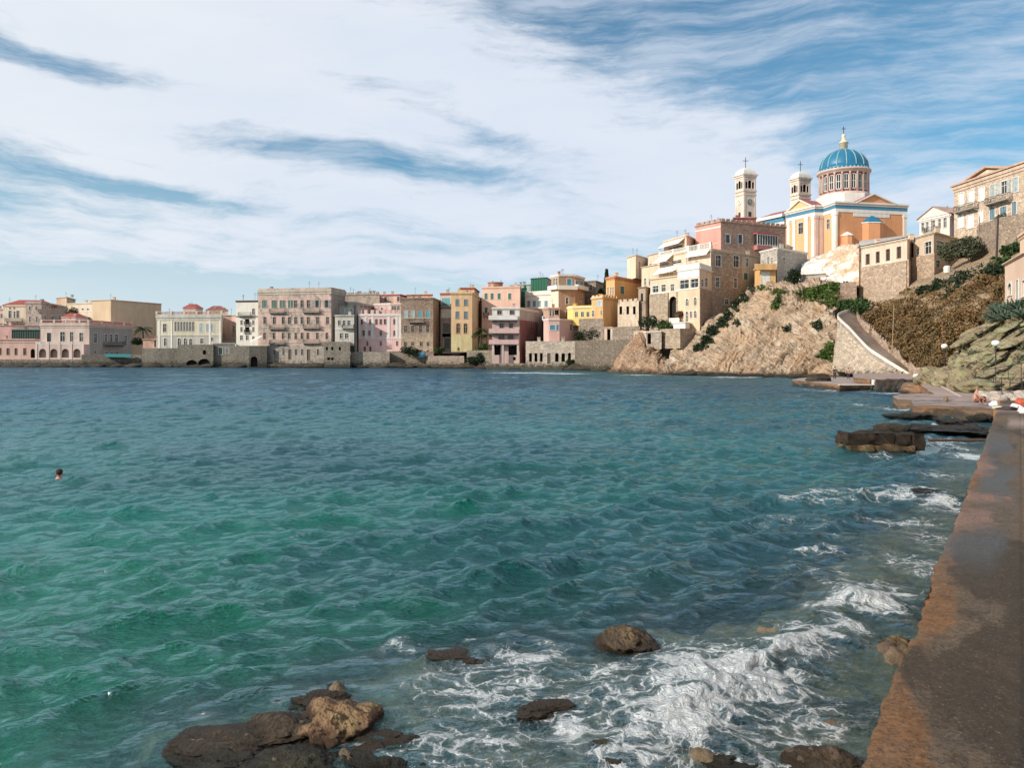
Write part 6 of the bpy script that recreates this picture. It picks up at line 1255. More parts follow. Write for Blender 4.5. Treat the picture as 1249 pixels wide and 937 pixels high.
# foam: patches placed where the surf breaks on the shelf and along the wall
foam = np.zeros_like(X); churn = np.zeros_like(X)
def wp(px, py): Y_ = shoreY(py); return (px - CX) / F * Y_, Y_
def fpatch(px, py, rx, ry, amp, ang=0, lift=0.0, ch=0.0):
    """rx along, ry across, in photo pixels at that row, laid out on the water"""
    global foam, dZ, churn
    x0, y0 = wp(px, py); sx = rx / F * y0; x1, y1 = wp(px, py - ry); sy = abs(y1 - y0)
    ca, sa = math.cos(R_(ang)), math.sin(R_(ang)); u = (X - x0); v = (Y - y0); U = (u * ca + v * sa) / sx; V_ = (-u * sa + v * ca) / sy
    g = np.exp(-(U * U + V_ * V_)); foam = np.maximum(foam, g * amp) if amp else foam; churn = np.maximum(churn, g * ch)
    if lift: dZ = dZ + lift * g
for q in ((880, 835, 120, 34, 1.15, 25, .13, 1), (830, 880, 95, 36, 1.1, 20, .10, 1), (960, 800, 70, 20, .95, 20, .06, .7), (985, 770, 45, 14, .8, 0, .02, .5), (1060, 742, 42, 18, 1.1, 15, .18, .8), (1025, 765, 25, 26, .85, 10, .08, .5), (745, 825, 60, 16, .8, 0, .02, .5),
          (640, 800, 80, 16, .72, 5, .02, .3), (590, 850, 120, 40, .66, 0, 0, .2), (560, 905, 150, 34, .66, 0, 0, .2), (500, 790, 50, 14, .6, 0, 0, .2), (700, 890, 110, 40, .66, 0, 0, .3), (470, 930, 60, 18, .55, 0, 0, 0),
          (960, 880, 60, 26, .62, 0, 0, 0), (1000, 900, 60, 20, .45, 0, 0, 0), (960, 860, 120, 50, .56, 0, 0, 0), (860, 800, 180, 30, .6, 10, 0, .2), (400, 838, 26, 6, .5, 0, 0, 0), (250, 872, 30, 8, .5, 0, 0, 0), (330, 860, 60, 10, .40, 0, 0, 0),
          (1085, 607, 60, 6, .78, -8, .03, .4), (1130, 602, 40, 10, .72, 0, .03, .3), (1010, 612, 60, 6, .60, 12, .02, .2), (1150, 618, 40, 12, .74, 0, 0, .3), (1105, 640, 70, 14, .56, 0, 0, .2), (1140, 660, 50, 22, .56, 0, 0, .2), (1120, 690, 60, 22, .6, 0, 0, .2),
          (1180, 558, 26, 7, .95, 0, .04, .5), (1155, 545, 40, 6, .62, 0, 0, .2), (1145, 580, 40, 8, .58, 0, 0, .2), (1000, 672, 60, 8, .56, 10, 0, .1), (1010, 700, 70, 14, .55, -20, 0, .2), (1040, 720, 50, 14, .6, 0, 0, .3), (1090, 725, 50, 20, .62, 0, 0, .3),
          (1100, 500, 26, 3.5, .8, 0, 0, .3), (1050, 494, 16, 2.5, .62, 0, 0, 0), (1090, 480, 40, 1.6, .85, 0, 0, 0), (1010, 477, 40, 1.3, .7, 0, 0, 0), (1135, 520, 20, 3, .75, 0, 0, 0), (1180, 512, 24, 2.5, .6, 0, 0, 0), (1080, 556, 40, 3, .6, 0, 0, 0), (1160, 538, 40, 3, .62, 0, 0, 0),
          (930, 640, 60, 5, .42, 10, 0, 0), (640, 455.2, 60, .8, .9, 0, 0, 0), (690, 456, 40, .8, .9, 0, 0, 0), (900, 460.5, 60, .8, .8, 0, 0, 0), (1030, 463, 40, .8, .7, 0, 0, 0), (785, 458, 40, .7, .7, 0, 0, 0), (130, 700, 30, 2.0, .45, 0, 0, 0), (980, 640, 90, 20, .40, 0, 0, 0)):
    fpatch(*q)
pxx = CX + F * X / np.maximum(Y, .1); foam = np.maximum(foam, .64 * sstep(-.1, .5, sd) * sstep(430, 540, pxx) * sstep(1120, 1000, pxx) * sstep(-11.8, -9, -RR) * (.75 + .5 * fbm(X * .8, Y * .8, 0, 3, 92)))
# a breaking crest near the wall and the rolling surf edge
def crest(pts, wid, hgt, fm):
    global dZ, foam
    P = np.array([wp(*p) for p in pts]); dm = np.full(X.shape, 1e9); side = np.zeros(X.shape)
    for (x0, y0), (x1, y1) in zip(P[:-1], P[1:]):
        t = np.clip(((X - x0) * (x1 - x0) + (Y - y0) * (y1 - y0)) / ((x1 - x0) ** 2 + (y1 - y0) ** 2), 0, 1); d = np.hypot(X - x0 - t * (x1 - x0), Y - y0 - t * (y1 - y0)); s_ = np.sign((x1 - x0) * (Y - y0) - (y1 - y0) * (X - x0))
        side = np.where(d < dm, s_, side); dm = np.minimum(dm, d)
    w_ = np.where(side > 0, wid * 2.2, wid); dZ = dZ + hgt * np.exp(-(dm / w_) ** 2); foam = np.maximum(foam, fm * np.exp(-(dm / (wid * .8)) ** 2))
crest([(960, 614), (1000, 606), (1040, 600), (1080, 598), (1115, 602), (1150, 612)], .45, .13, .66)
crest([(1010, 748), (1040, 738), (1080, 732), (1105, 736)], .30, .12, .95)
crest([(930, 820), (960, 796), (1000, 780), (1020, 786)], .18, .10, .9)
crest([(570, 775), (620, 777), (680, 786)], .12, .05, .55)
crest([(840, 700), (900, 690), (960, 668)], .5, .05, 0)
crest([(80, 690), (150, 686), (230, 700)], .6, .05, 0); crest([(640, 560), (700, 552), (780, 556)], .9, .05, 0); crest([(430, 640), (520, 620), (600, 628)], .8, .05, 0)
lump = ridged(X * 3.1, Y * 3.1, 0, 5, 95, .6) * .055 + fbm(X * 1.3, Y * 1.3, 0, 3, 96) * .06
dZ = dZ + churn * lump * 1.7
zw = dZ
depth = np.clip(zw - zbed(X + dX, Y + dY), 0, 10)
shallow = np.exp(-np.clip(depth - .04, 0, None) * .8)
shallow = shallow * sstep(70, 35, RR)
# natural whitecaps where the surface is compressed are rare in this sea; keep only traces
# body colour of the water
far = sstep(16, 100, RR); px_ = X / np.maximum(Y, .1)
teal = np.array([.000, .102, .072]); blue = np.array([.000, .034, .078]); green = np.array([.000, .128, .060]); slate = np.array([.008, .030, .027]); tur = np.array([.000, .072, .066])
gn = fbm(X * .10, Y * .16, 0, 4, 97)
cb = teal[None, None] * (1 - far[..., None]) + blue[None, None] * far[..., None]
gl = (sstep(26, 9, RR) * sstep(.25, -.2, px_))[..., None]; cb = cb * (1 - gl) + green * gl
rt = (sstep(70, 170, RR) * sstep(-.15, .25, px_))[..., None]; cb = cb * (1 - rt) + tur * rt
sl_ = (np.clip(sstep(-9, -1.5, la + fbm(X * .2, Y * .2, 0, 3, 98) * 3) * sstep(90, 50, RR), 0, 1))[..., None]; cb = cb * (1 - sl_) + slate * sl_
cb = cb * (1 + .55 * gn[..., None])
weed = sstep(.12, .35, fbm(X * .09 + 7, Y * .12, 0, 4, 99))[..., None] * .5; cb = cb * (1 - weed) + np.array([.003, .045, .055]) * weed
m = bpy.data.materials.new('sea_water'); m.use_nodes = True; n = NT(m.node_tree); n.n.clear()
g = n.new('ShaderNodeNewGeometry').outputs['Position']
def att(nm, o='Fac'): a = n.new('ShaderNodeAttribute'); a.attribute_name = nm; return a.outputs[o]
r1 = n.noise(n.scl(g, (2.2, 4.2, 1), rot=(0, 0, R_(-25))), 1.6, 6, .62, .35); r2 = n.noise(n.scl(g, (5, 11, 1), rot=(0, 0, R_(-20))), 1.6, 4, .6, .6)
r0 = n.noise(n.scl(g, (.55, 1.5, 1), rot=(0, 0, R_(-25))), 1.0, 4, .55, .3); dl = n.new('ShaderNodeVectorMath', operation='LENGTH'); n.put(dl.inputs[0], g); hb = n.m('ADD', n.m('ADD', r1, n.m('MULTIPLY', r2, .35)), n.m('MULTIPLY', r0, n.mapr(dl.outputs['Value'], 25, 110, 0, 3.2))); nb = n.bump(hb, 1.0, .17)
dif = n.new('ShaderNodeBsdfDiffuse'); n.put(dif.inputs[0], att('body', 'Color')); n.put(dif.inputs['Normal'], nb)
tr_ = n.new('ShaderNodeBsdfTransparent'); tr_.inputs[0].default_value = (.72, .86, .80, 1)
mx = n.new('ShaderNodeMixShader'); n.put(mx.inputs[0], n.m('MULTIPLY', att('shallow'), .92)); n.l.new(dif.outputs[0], mx.inputs[1]); n.l.new(tr_.outputs[0], mx.inputs[2])
gs = n.new('ShaderNodeBsdfGlossy'); gs.inputs['Roughness'].default_value = .07; n.put(gs.inputs['Normal'], nb); gs.inputs[0].default_value = (.56, .78, .84, 1)
fr = n.new('ShaderNodeFresnel'); fr.inputs[0].default_value = 1.33; n.put(fr.inputs['Normal'], nb)
mx2 = n.new('ShaderNodeMixShader'); n.put(mx2.inputs[0], n.m('MULTIPLY', fr.outputs[0], .47)); n.l.new(mx.outputs[0], mx2.inputs[1]); n.l.new(gs.outputs[0], mx2.inputs[2])
# foam lace: warped cell walls, opened up by the foam amount
wn = n.new('ShaderNodeTexNoise'); n.put(wn.inputs['Vector'], g); wn.inputs['Scale'].default_value = 1.7; wn.inputs['Detail'].default_value = 5
wv2 = n.new('ShaderNodeVectorMath', operation='MULTIPLY_ADD'); n.l.new(wn.outputs[1], wv2.inputs[0]); wv2.inputs[1].default_value = (.9, .9, 0); n.put(wv2.inputs[2], g)
def lace(sc, wdt, v):
    ve = n.new('ShaderNodeTexVoronoi', feature='DISTANCE_TO_EDGE'); n.put(ve.inputs['Vector'], v); ve.inputs['Scale'].default_value = sc
    return ve.outputs[0]
flat = n.scl(wv2.outputs[0], (1, 1.5, 0))
l1 = lace(1.9, .1, flat); l2 = lace(5.5, .1, flat); l3 = lace(13, .1, flat); big = n.noise(flat, .9, 6, .7); fin = n.noise(flat, 14, 5, .8)
fa = att('foam')
v = n.m('ADD', n.m('MULTIPLY', fa, 1.42), n.m('MULTIPLY', n.m('SUBTRACT', big, .5), 1.1))
v = n.m('ADD', v, n.m('MULTIPLY', n.m('SUBTRACT', fin, .5), .5))
th = n.m('ADD', n.m('MULTIPLY', n.mapr(l1, 0, .22), .50), n.m('ADD', n.m('MULTIPLY', n.mapr(l2, 0, .16), .30), n.m('MULTIPLY', n.mapr(l3, 0, .2), .16)))
v = n.m('SUBTRACT', v, th)
fm = n.m('MAXIMUM', n.mapr(v, .24, .62, 0, 1, True), n.m('MULTIPLY', n.mapr(v, -.05, .5, 0, 1, True), .22)); fm = n.m('MULTIPLY', fm, n.mapr(fa, .06, .28, 0, 1, True))
fd = n.new('ShaderNodeBsdfDiffuse'); fcol = n.mix(n.m('MULTIPLY', n.mapr(fin, .3, .62), n.mapr(n.m('ADD', l2, n.m('MULTIPLY', l3, 1.2)), .04, .34, 1, .6)), (.64, .69, .70), (.90, .90, .89)); n.put(fd.inputs[0], fcol); n.put(fd.inputs['Normal'], n.bump(n.m('ADD', fin, n.m('SUBTRACT', n.m('MULTIPLY', v, 1.0), n.m('MULTIPLY', l2, 2.0))), .9, .07))
mx3 = n.new('ShaderNodeMixShader'); n.put(mx3.inputs[0], n.m('MULTIPLY', fm, .94)); n.l.new(mx2.outputs[0], mx3.inputs[1]); n.l.new(fd.outputs[0], mx3.inputs[2])
out = n.new('ShaderNodeOutputMaterial'); n.l.new(mx3.outputs[0], out.inputs[0])
V = np.stack((X + dX, Y + dY, zw), -1)
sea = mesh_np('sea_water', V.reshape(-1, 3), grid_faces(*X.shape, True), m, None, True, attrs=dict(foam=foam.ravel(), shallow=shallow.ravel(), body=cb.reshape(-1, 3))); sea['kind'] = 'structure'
def seaheight(x, y):
    i = np.argmin((X + dX - x) ** 2 + (Y + dY - y) ** 2); return float(zw.ravel()[i])
# ------------------------------------------------------------------ lichened outcrop on the landward side
OUT = rockmat('lichen_rock', ((.24, .18, .10), (.50, .42, .27), (.42, .31, .19), (.06, .05, .03)), .7, lich=(.36, .37, .19), wet=.01, bs=.9)
def dout(G, n):
    x, y, z = G[..., 0], G[..., 1], G[..., 2]; c, s_ = math.cos(R_(32)), math.sin(R_(32)); a = x * c + z * s_; b = -x * s_ + z * c
    return ridged(a * .16, y * .2, b * .62, 5, 140, .65) * 1.15 + ridged(a * .7, y * .8, b * 2.2, 3, 141) * .35 + fbm(a * .2, y * .2, b * .2, 2, 142) * .8 + (lambda tt: (tt - np.floor(tt)) * 1.1)(b * .75 + fbm(a * .2, y * .25, b * .3, 3, 145) * 1.5) - 2.0, {}
oc = [[(1138, 471, 74), (1150, 475, 69), (1165, 477, 65), (1185, 479, 62), (1210, 481, 60), (1262, 484, 56), (1400, 490, 50)],
      [(1136, 464, 77), (1149, 460, 73), (1165, 458, 70), (1188, 462, 67), (1210, 462, 64), (1262, 462, 60), (1400, 462, 54)],
      [(1148, 448, 82), (1158, 440, 79), (1172, 436, 76), (1192, 432, 74), (1215, 432, 71), (1262, 430, 66), (1400, 425, 60)],
      [(1160, 436, 85), (1168, 425, 83), (1182, 414, 81), (1200, 408, 79), (1222, 402, 76), (1262, 396, 71), (1400, 385, 65)],
      [(1170, 428, 88), (1180, 412, 87), (1192, 399, 85), (1208, 388, 83), (1228, 376, 80), (1262, 368, 76), (1400, 355, 70)],
      [(1178, 428, 96), (1192, 415, 95), (1206, 400, 92), (1220, 390, 90), (1240, 380, 86), (1270, 372, 82), (1400, 360, 76)]]
sheet('rock_outcrop', oc, 230, 170, dout, OUT)['kind'] = 'structure'
for i, (px, py, Y, sx, sz) in enumerate(((1152, 462, 70.5, 2.1, 1.1), (1166, 466, 67.5, 1.6, 1.0), (1172, 470, 65, .9, 1.2), (1160, 470, 67.5, 1.3, .6), (1180, 474, 62.5, 1.2, .6), (1195, 472, 61, 1.6, .5))):
    p = W(px, py, Y); boulder('lichen_boulder', ('largest pale green lichened boulder at the tip of the outcrop', 'pale green lichened boulder under the blocky ledge of the outcrop', 'upright narrow lichened boulder beside the promenade', 'small lichened boulder lowest at the outcrop tip', 'grey boulder at the start of the railing', 'low tilted slab between railing posts and outcrop')[i], 'boulder', tuple(p), (sx, 1.2, sz), 150 + i, OUT, None, 26, .3)
rs = random.Random(31); _oc = bvh0 = None
from mathutils.bvhtree import BVHTree
def bvh(o): me = o.data; v = [tuple(o.matrix_world @ q.co) for q in me.vertices]; return BVHTree.FromPolygons(v, [tuple(p.vertices) for p in me.polygons])
_oc = bvh([o for o in COL.objects if o.name == 'rock_outcrop'][0]); spots = []
for i in range(400):
    if len(spots) >= 24: break
    px, py = rs.uniform(1150, 1248), rs.uniform(380, 466)
    h_ = _oc.ray_cast(Vector((0, 0, H)), Vector(((px - CX) / F, 1, (HY - py) / F)).normalized())
    if h_[0] is None or any(abs(px - a) < 11 and abs(py - b) < 9 for a, b, _ in spots): continue
    spots.append((px, py, h_[0]))
for k, (px, py, p) in enumerate(sorted(spots, key=lambda t: t[1])):
    o = boulder('outcrop_slab', nth(py, ((400, 'agave clump, on the upper outcrop'), (425, 'far lamp globe height, across the outcrop'), (445, 'near lamp globe height, down the outcrop'), (999, 'railing, at the outcrop foot')), 'tilted lichened slab from the'), 'rock', tuple(p), (rs.uniform(1.1, 2.2), .9, rs.uniform(.22, .42)), 900 + k, OUT, None, 22, .32); o.rotation_euler = (rs.uniform(-.15, .15), -R_(rs.uniform(18, 38)), rs.uniform(-.3, .3))
# ------------------------------------------------------------------ foliage
def leafmat(name, c1, c2, c3):
    m, n, b = newmat(name); g = n.new('ShaderNodeNewGeometry'); v = g.outputs['Position']; a = n.noise(v, .45, 4); f = n.new('ShaderNodeTexWhiteNoise'); n.put(f.inputs['Vector'], n.scl(v, (3, 3, 3)))
    c = n.mix(n.mapr(a, .38, .62), c1, c2); c = n.mix(n.mapr(n.noise(v, 3.5, 3), .5, .68), c, c3); n.l.new(c, b.inputs['Base Color']); b.inputs['Roughness'].default_value = .75; b.inputs['Specular IOR Level'].default_value = .2; return m
L_SCRUB = leafmat('tamarisk_leaves', (.15, .098, .045), (.23, .125, .055), (.125, .12, .055)); L_GREEN = leafmat('green_leaves', (.035, .065, .018), (.06, .10, .03), (.025, .042, .014))
L_DARK = leafmat('dark_leaves', (.020, .035, .016), (.035, .05, .022), (.014, .022, .012)); L_OLIVE = leafmat('olive_leaves', (.075, .080, .045), (.115, .12, .07), (.048, .052, .03)); L_BRIGHT = leafmat('creeping_green', (.055, .10, .018), (.085, .13, .025), (.035, .065, .015))
BARK = plain('bark', (.10, .07, .05), .9)
def leaves(c, rad, n, size, seed, blobs=9, squash=1.0, long=1.0):
    rg = np.random.default_rng(seed); c = np.array(c); rad = np.array(rad)
    bc = rg.normal(0, 1, (blobs, 3)); bc /= np.linalg.norm(bc, axis=1, keepdims=True); bc *= rg.uniform(.25, .72, (blobs, 1)); bc[:, 2] = np.abs(bc[:, 2]) * .9 - .15
    br_ = rg.uniform(.30, .50, blobs); k = rg.integers(0, blobs, n); d = rg.normal(0, 1, (n, 3)); d /= np.linalg.norm(d, axis=1, keepdims=True)
    p = bc[k] + d * (br_[k] * rg.uniform(.55, 1.08, n) ** .6)[:, None]; P = c + p * rad
    t1 = rg.normal(0, 1, (n, 3)); t1 /= np.linalg.norm(t1, axis=1, keepdims=True); t2 = np.cross(t1, rg.normal(0, 1, (n, 3))); t2 /= np.linalg.norm(t2, axis=1, keepdims=True)
    s_ = size * rg.uniform(.6, 1.4, (n, 1)); a, b = t1 * s_ * long, t2 * s_ * .55
    return np.stack((P - a, P - b, P + a, P + b), 1).reshape(-1, 3), np.arange(n * 4).reshape(n, 4)
def shrub(name, label, cat, c, rad, n, size, seed, mat, group=None, trunk=False, **kw):
    v, f = leaves((c[0], c[1], c[2] + rad[2] * (.35 if not trunk else 0)), rad, n, size, seed, **kw)
    if not trunk: o = mesh_np(name, v, f, mat, None, False, loc=c); return tag(o, label, cat, group)
    t = thing(name, label, cat, (c[0], c[1], c[2] - rad[2] - trunk), group); mesh_np('crown', v, f, mat, t)
    rd = random.Random(seed); m = MB(); b0 = Vector((c[0], c[1], c[2] - rad[2] - trunk)); tp = Vector((c[0] + .2, c[1], c[2] - rad[2] * .4)); m.tube([b0, (b0 + tp) / 2 + Vector((.15, 0, 0)), tp], .22, 7, .12)
    for i in range(5):
        a = rd.uniform(0, 6.28); m.tube([(b0 + tp) / 2 + (tp - b0) * .2, tp + Vector((math.cos(a) * rad[0] * .3, math.sin(a) * rad[1] * .3, rad[2] * .2)), tp + Vector((math.cos(a) * rad[0] * .6, math.sin(a) * rad[1] * .6, rad[2] * rd.uniform(.3, .9)))], .09, 5, .03)
    m.build('trunk', BARK, t); return t
rd = random.Random(9); k = 0
for (px, py, Y, r) in sorted([(1066, 387, 121, 2.4), (1076, 380, 122, 3), (1090, 398, 115, 2.6), (1096, 384, 119, 3.2), (1102, 416, 109.5, 2.0), (1106, 402, 111, 3.0), (1110, 388, 116, 3.3), (1114, 427, 105, 2.0), (1122, 410, 107, 3.2), (1128, 392, 111, 3.4), (1127, 434, 100, 2.2), (1134, 422, 101, 3), (1146, 402, 105, 3.4), (1137, 443, 96, 1.5), (1146, 438, 95, 2.2), (1158, 420, 97, 2.8), (1164, 396, 102, 3.3), (1150, 382, 110, 3.2), (1174, 404, 96, 2.4), (1182, 384, 101, 3), (1170, 372, 108, 3.2), (1190, 366, 104, 3), (1200, 384, 95, 2.2), (1202, 352, 104, 2.8), (1212, 366, 97, 2.2), (1214, 340, 103, 2.4), (1112, 372, 122, 2.6), (1132, 374, 117, 2.8), (1222, 352, 98, 2), (1128, 382, 113, 2.6), (1142, 378, 113, 2.4), (1112, 382, 116.5, 2.4), (1187, 399, 92, 1.6), (1156, 366, 113, 2.4)]):
    p = W(px + rd.uniform(-3, 3), py + rd.uniform(-2, 2), Y); k += 1
    shrub('tamarisk_shrub', nth(0 if py < 373 else 1 if py < 390 else 2 if py < 412 else 3, ((1, 'stairs, in the topmost row of scrub'), (2, 'stairs, in the upper middle row of scrub'), (3, 'stairs, in the lower middle row of scrub'), (9, 'stairs, in the lowest row of scrub')), 'rusty brown feathery shrub from the'), 'shrub', (p.x, p.y, p.z - r * .55), (r * 1.15, r, r * .95), 2900, .17, 200 + k, L_SCRUB, 'rusty brown shrubs covering the slope', blobs=12)
for i, (px, py, Y, r, mt, nm, lb) in enumerate((
    (1143, 350, 116, 1.9, L_DARK, 'shrub', 'round dark shrub high on the slope under the stone terrace base'), (1129, 353, 118, 1.2, L_DARK, 'shrub', 'small dark shrub next to the round one at the fort house foot'),
    (1160, 346, 113, 1.6, L_OLIVE, 'shrub', 'greyish shrub beside the white post on the slope'), (1178, 340, 111, 2.6, L_DARK, 'shrub', 'wide dark green shrub right under the broken slope wall'), (1168, 356, 110, 2.2, L_DARK, 'shrub', 'dark green shrub below the slope wall, half hidden in brown scrub'),
    (1224, 322, 104, 1.9, L_GREEN, 'shrub', 'green shrub by the stone buttress'), (1236, 303, 105, 1.7, L_GREEN, 'shrub', 'bright green bush growing on the retaining wall foot near the peach block'), (1210, 332, 103, 2.0, L_DARK, 'shrub', 'dark bush just below the stone buttress'),
    (968, 338, 149, 2.3, L_DARK, 'shrub', 'round dark bush beside the white stone cube'), (1040, 376, 126, 2.2, L_GREEN, 'shrub', 'green bush above the top landing of the stairs'), (1031, 371, 131, 1.6, L_GREEN, 'shrub', 'low green bush at the inner wall corner'), (1048, 372, 129, 2.0, L_GREEN, 'shrub', 'leafy bush between stairs and brown scrub'),
    (792, 392, 160, 2.4, L_DARK, 'shrub', 'dark conical bush beside the roofless ruin'), (809, 396, 156, 2.0, L_GREEN, 'shrub', 'clipped round green bush at the foot of the great arch'), (829, 383, 156, 1.3, plain('reddish_leaves', (.16, .08, .05)), 'shrub', 'small reddish bush at the mouth of the great arch'),
    (719, 408, 183, 3.0, L_DARK, 'shrub', 'spreading dark tree crown on the garden terrace above the dark sea wall'), (708, 411, 184, 2.2, L_DARK, 'shrub', 'smaller dark bush next to the garden steps'), (730, 409, 182, 2.2, L_DARK, 'shrub', 'dark bush beside the gate pillars'),
    (497, 428, 204, 2.2, L_DARK, 'hedge', 'dark clipped hedge in front of the brown stone house'), (505, 430, 203, 1.8, L_DARK, 'hedge', 'end of dark hedge nearest the blue disc'), (536, 428, 203, 1.6, L_GREEN, 'shrub', 'green bush below the narrow house'), (590, 424, 200, 2.0, L_GREEN, 'shrub', 'mixed green bush on the terrace left of the balcony house'), (585, 437, 196, 2.0, L_DARK, 'shrub', 'dark bush at the waterline left of the balcony house'), (575, 439, 197, 2.0, L_DARK, 'shrub', 'dark shore bush under the mossy wall'),
    (168, 417, 223, 2.0, L_DARK, 'shrub', 'dark green hedge block left of the palm'), (88, 380, 240, 1.9, L_OLIVE, 'tree', 'small grey green tree top behind the little pink house'), (697, 442, 177, 1.3, L_DARK, 'shrub', 'dark plant at the right end of the stone arcade'), (735, 356, 215, 2.4, L_DARK, 'shrub', 'dark bushes at the foot of the cypress'),
    (935, 434, 0, 0, None, None, None))):
    if mt is None: continue
    p = W(px, py, Y); shrub(nm, lb, 'tree' if nm == 'tree' else 'shrub', (p.x, p.y, p.z - r * .45), (r * 1.15, r, r), 900, .22, 300 + i, mt, blobs=9)
# olive trees behind the slope wall
p = W(1182, 304, 118); shrub('olive_tree', 'larger grey green olive tree hiding the corner of the beige box house', 'tree', tuple(p), (3.3, 3.0, 2.7), 6000, .17, 401, L_OLIVE, trunk=1.2, blobs=16)
p = W(1157, 308, 120); shrub('olive_tree', 'thinner olive tree in front of the dark windows of the beige box house', 'tree', tuple(p), (2.4, 2.2, 2.4), 2600, .17, 402, L_OLIVE, trunk=1.0, blobs=12)
p = W(1222, 266, 116); shrub('small_tree', 'sparse little tree on the mansion retaining wall beside the dark pole', 'tree', tuple(p), (1.2, 1.2, 1.0), 500, .14, 403, L_OLIVE, trunk=.6)
# cypress
c = W(740, 352, 206); t = thing('cypress_tree', 'slender dark cypress standing before the orange villa', 'tree', tuple(c)); hh = (352 - 331) / F * 206
rg = np.random.default_rng(5); n_ = 1500; zz = rg.uniform(0, 1, n_); r_ = .75 * (1 - zz) ** .6 * rg.uniform(.5, 1, n_) + .12; a_ = rg.uniform(0, 6.28, n_); P = np.stack((c.x + r_ * np.cos(a_), c.y + r_ * np.sin(a_), c.z + zz * hh * 1.1), 1)
q1 = rg.normal(0, .12, (n_, 3)); q1[:, 2] = .3; q2 = rg.normal(0, .12, (n_, 3)); mesh_np('crown', np.stack((P - q1, P - q2, P + q1, P + q2), 1).reshape(-1, 3), np.arange(n_ * 4).reshape(n_, 4), L_DARK, t); m = MB(); m.tube([tuple(c - Vector((0, 0, 3))), tuple(c + Vector((0, 0, 1)))], .15, 6); m.build('trunk', BARK, t)
# palms
def palm(label, base, top, nf, fl, seed, mat):
    t = thing('palm_tree', label, 'palm tree', tuple(base)); m = MB(); m.tube([tuple(base), tuple((base + top) / 2 + Vector((.15, 0, 0))), tuple(top)], .28, 8, .2); m.build('trunk', BARK, t); rd = random.Random(seed)
    for i in range(nf):
        a = i * 2.4 + rd.uniform(-.2, .2); el = rd.uniform(-.25, 1.15); m = MB(); dirv = Vector((math.cos(a), math.sin(a), 0)); pts = [top + dirv * (fl * u * math.cos(el * (1 - u * .8))) + Vector((0, 0, fl * (math.sin(el) * u - .75 * u * u))) for u in [j / 7 for j in range(8)]]
        m.tube([tuple(p) for p in pts], .06, 3, .02); side = Vector((-dirv.y, dirv.x, 0))
        for j in range(1, 8):
            p = pts[j]
            for q in range(3):
                pp = p - (pts[j] - pts[j - 1]) * (q * .33)
                for sg in (-1, 1):
                    w_ = fl * .22 * math.sin(.35 + 2.4 * j / 8); e = pp + side * sg * w_ + dirv * w_ * .5 - Vector((0, 0, w_ * .5)); m.poly([tuple(pp + dirv * .12), tuple(pp - dirv * .12), tuple(e)])
        m.build('frond', mat, t)
palm('date palm with a drooping round head above the grey sea wall', W(174, 421, 223), W(174, 401, 223), 26, 2.6, 3, L_OLIVE)
palm('young palm squeezed between the ochre house and the balcony house', W(585, 425, 205), W(587, 403, 205), 22, 2.6, 4, L_GREEN); palm('second shorter palm nearest the balcony house', W(592, 426, 202), W(593, 409, 202), 18, 2.0, 6, L_GREEN)
# agaves on the outcrop edge
AG = leafmat('agave_leaves', (.085, .12, .085), (.13, .17, .12), (.05, .08, .05))
def agave(label, p, r, n, seed):
    t = thing('agave', label, 'agave', tuple(p), None); rd = random.Random(seed)
    for i in range(n):
        a = i * 2.399; el = .15 + 1.2 * i / n; m = MB(); d = Vector((math.cos(a) * math.cos(el), math.sin(a) * math.cos(el), math.sin(el))); s_ = Vector((-math.sin(a), math.cos(a), 0)); L_ = r * rd.uniform(.85, 1.15)
        b0, b1, b2 = p + d * .05, p + d * L_ * .5 + Vector((0, 0, -.02)), p + d * L_ + Vector((0, 0, -.1 * L_)); w_ = .11 * r
        for (q0, w0), (q1, w1) in (((b0, w_ * .6), (b1, w_)), ((b1, w_), (b2, .01))):
            up_ = d.cross(s_) * -.04
            m.poly([tuple(q0 - s_ * w0), tuple(q0 + up_ * -1), tuple(q1 + up_ * -1), tuple(q1 - s_ * w1)]); m.poly([tuple(q0 + s_ * w0), tuple(q1 + s_ * w1), tuple(q1 + up_ * -1), tuple(q0 + up_ * -1)])
        m.build('leaf', AG, t)
for i, (px, py, Y, r, lb) in enumerate(((1211, 391, 82.5, 1.0, 'agave lowest at the outcrop edge among brown scrub'), (1220, 386, 82, 1.25, 'big blue green agave in the middle of the clump under the villa'), (1231, 381, 81, 1.2, 'agave closest to the villa door'), (1215, 381, 84, 1.1, 'agave behind the big middle one'), (1227, 391, 79.5, 1.1, 'agave overhanging the pale ledge'), (1241, 379, 79, 1.2, 'agave under the arched villa window'), (1246, 388, 77, 1.1, 'agave cut by the picture edge'))):
    agave(lb, W(px, py, Y * .955), r * 1.25, 34, 500 + i)
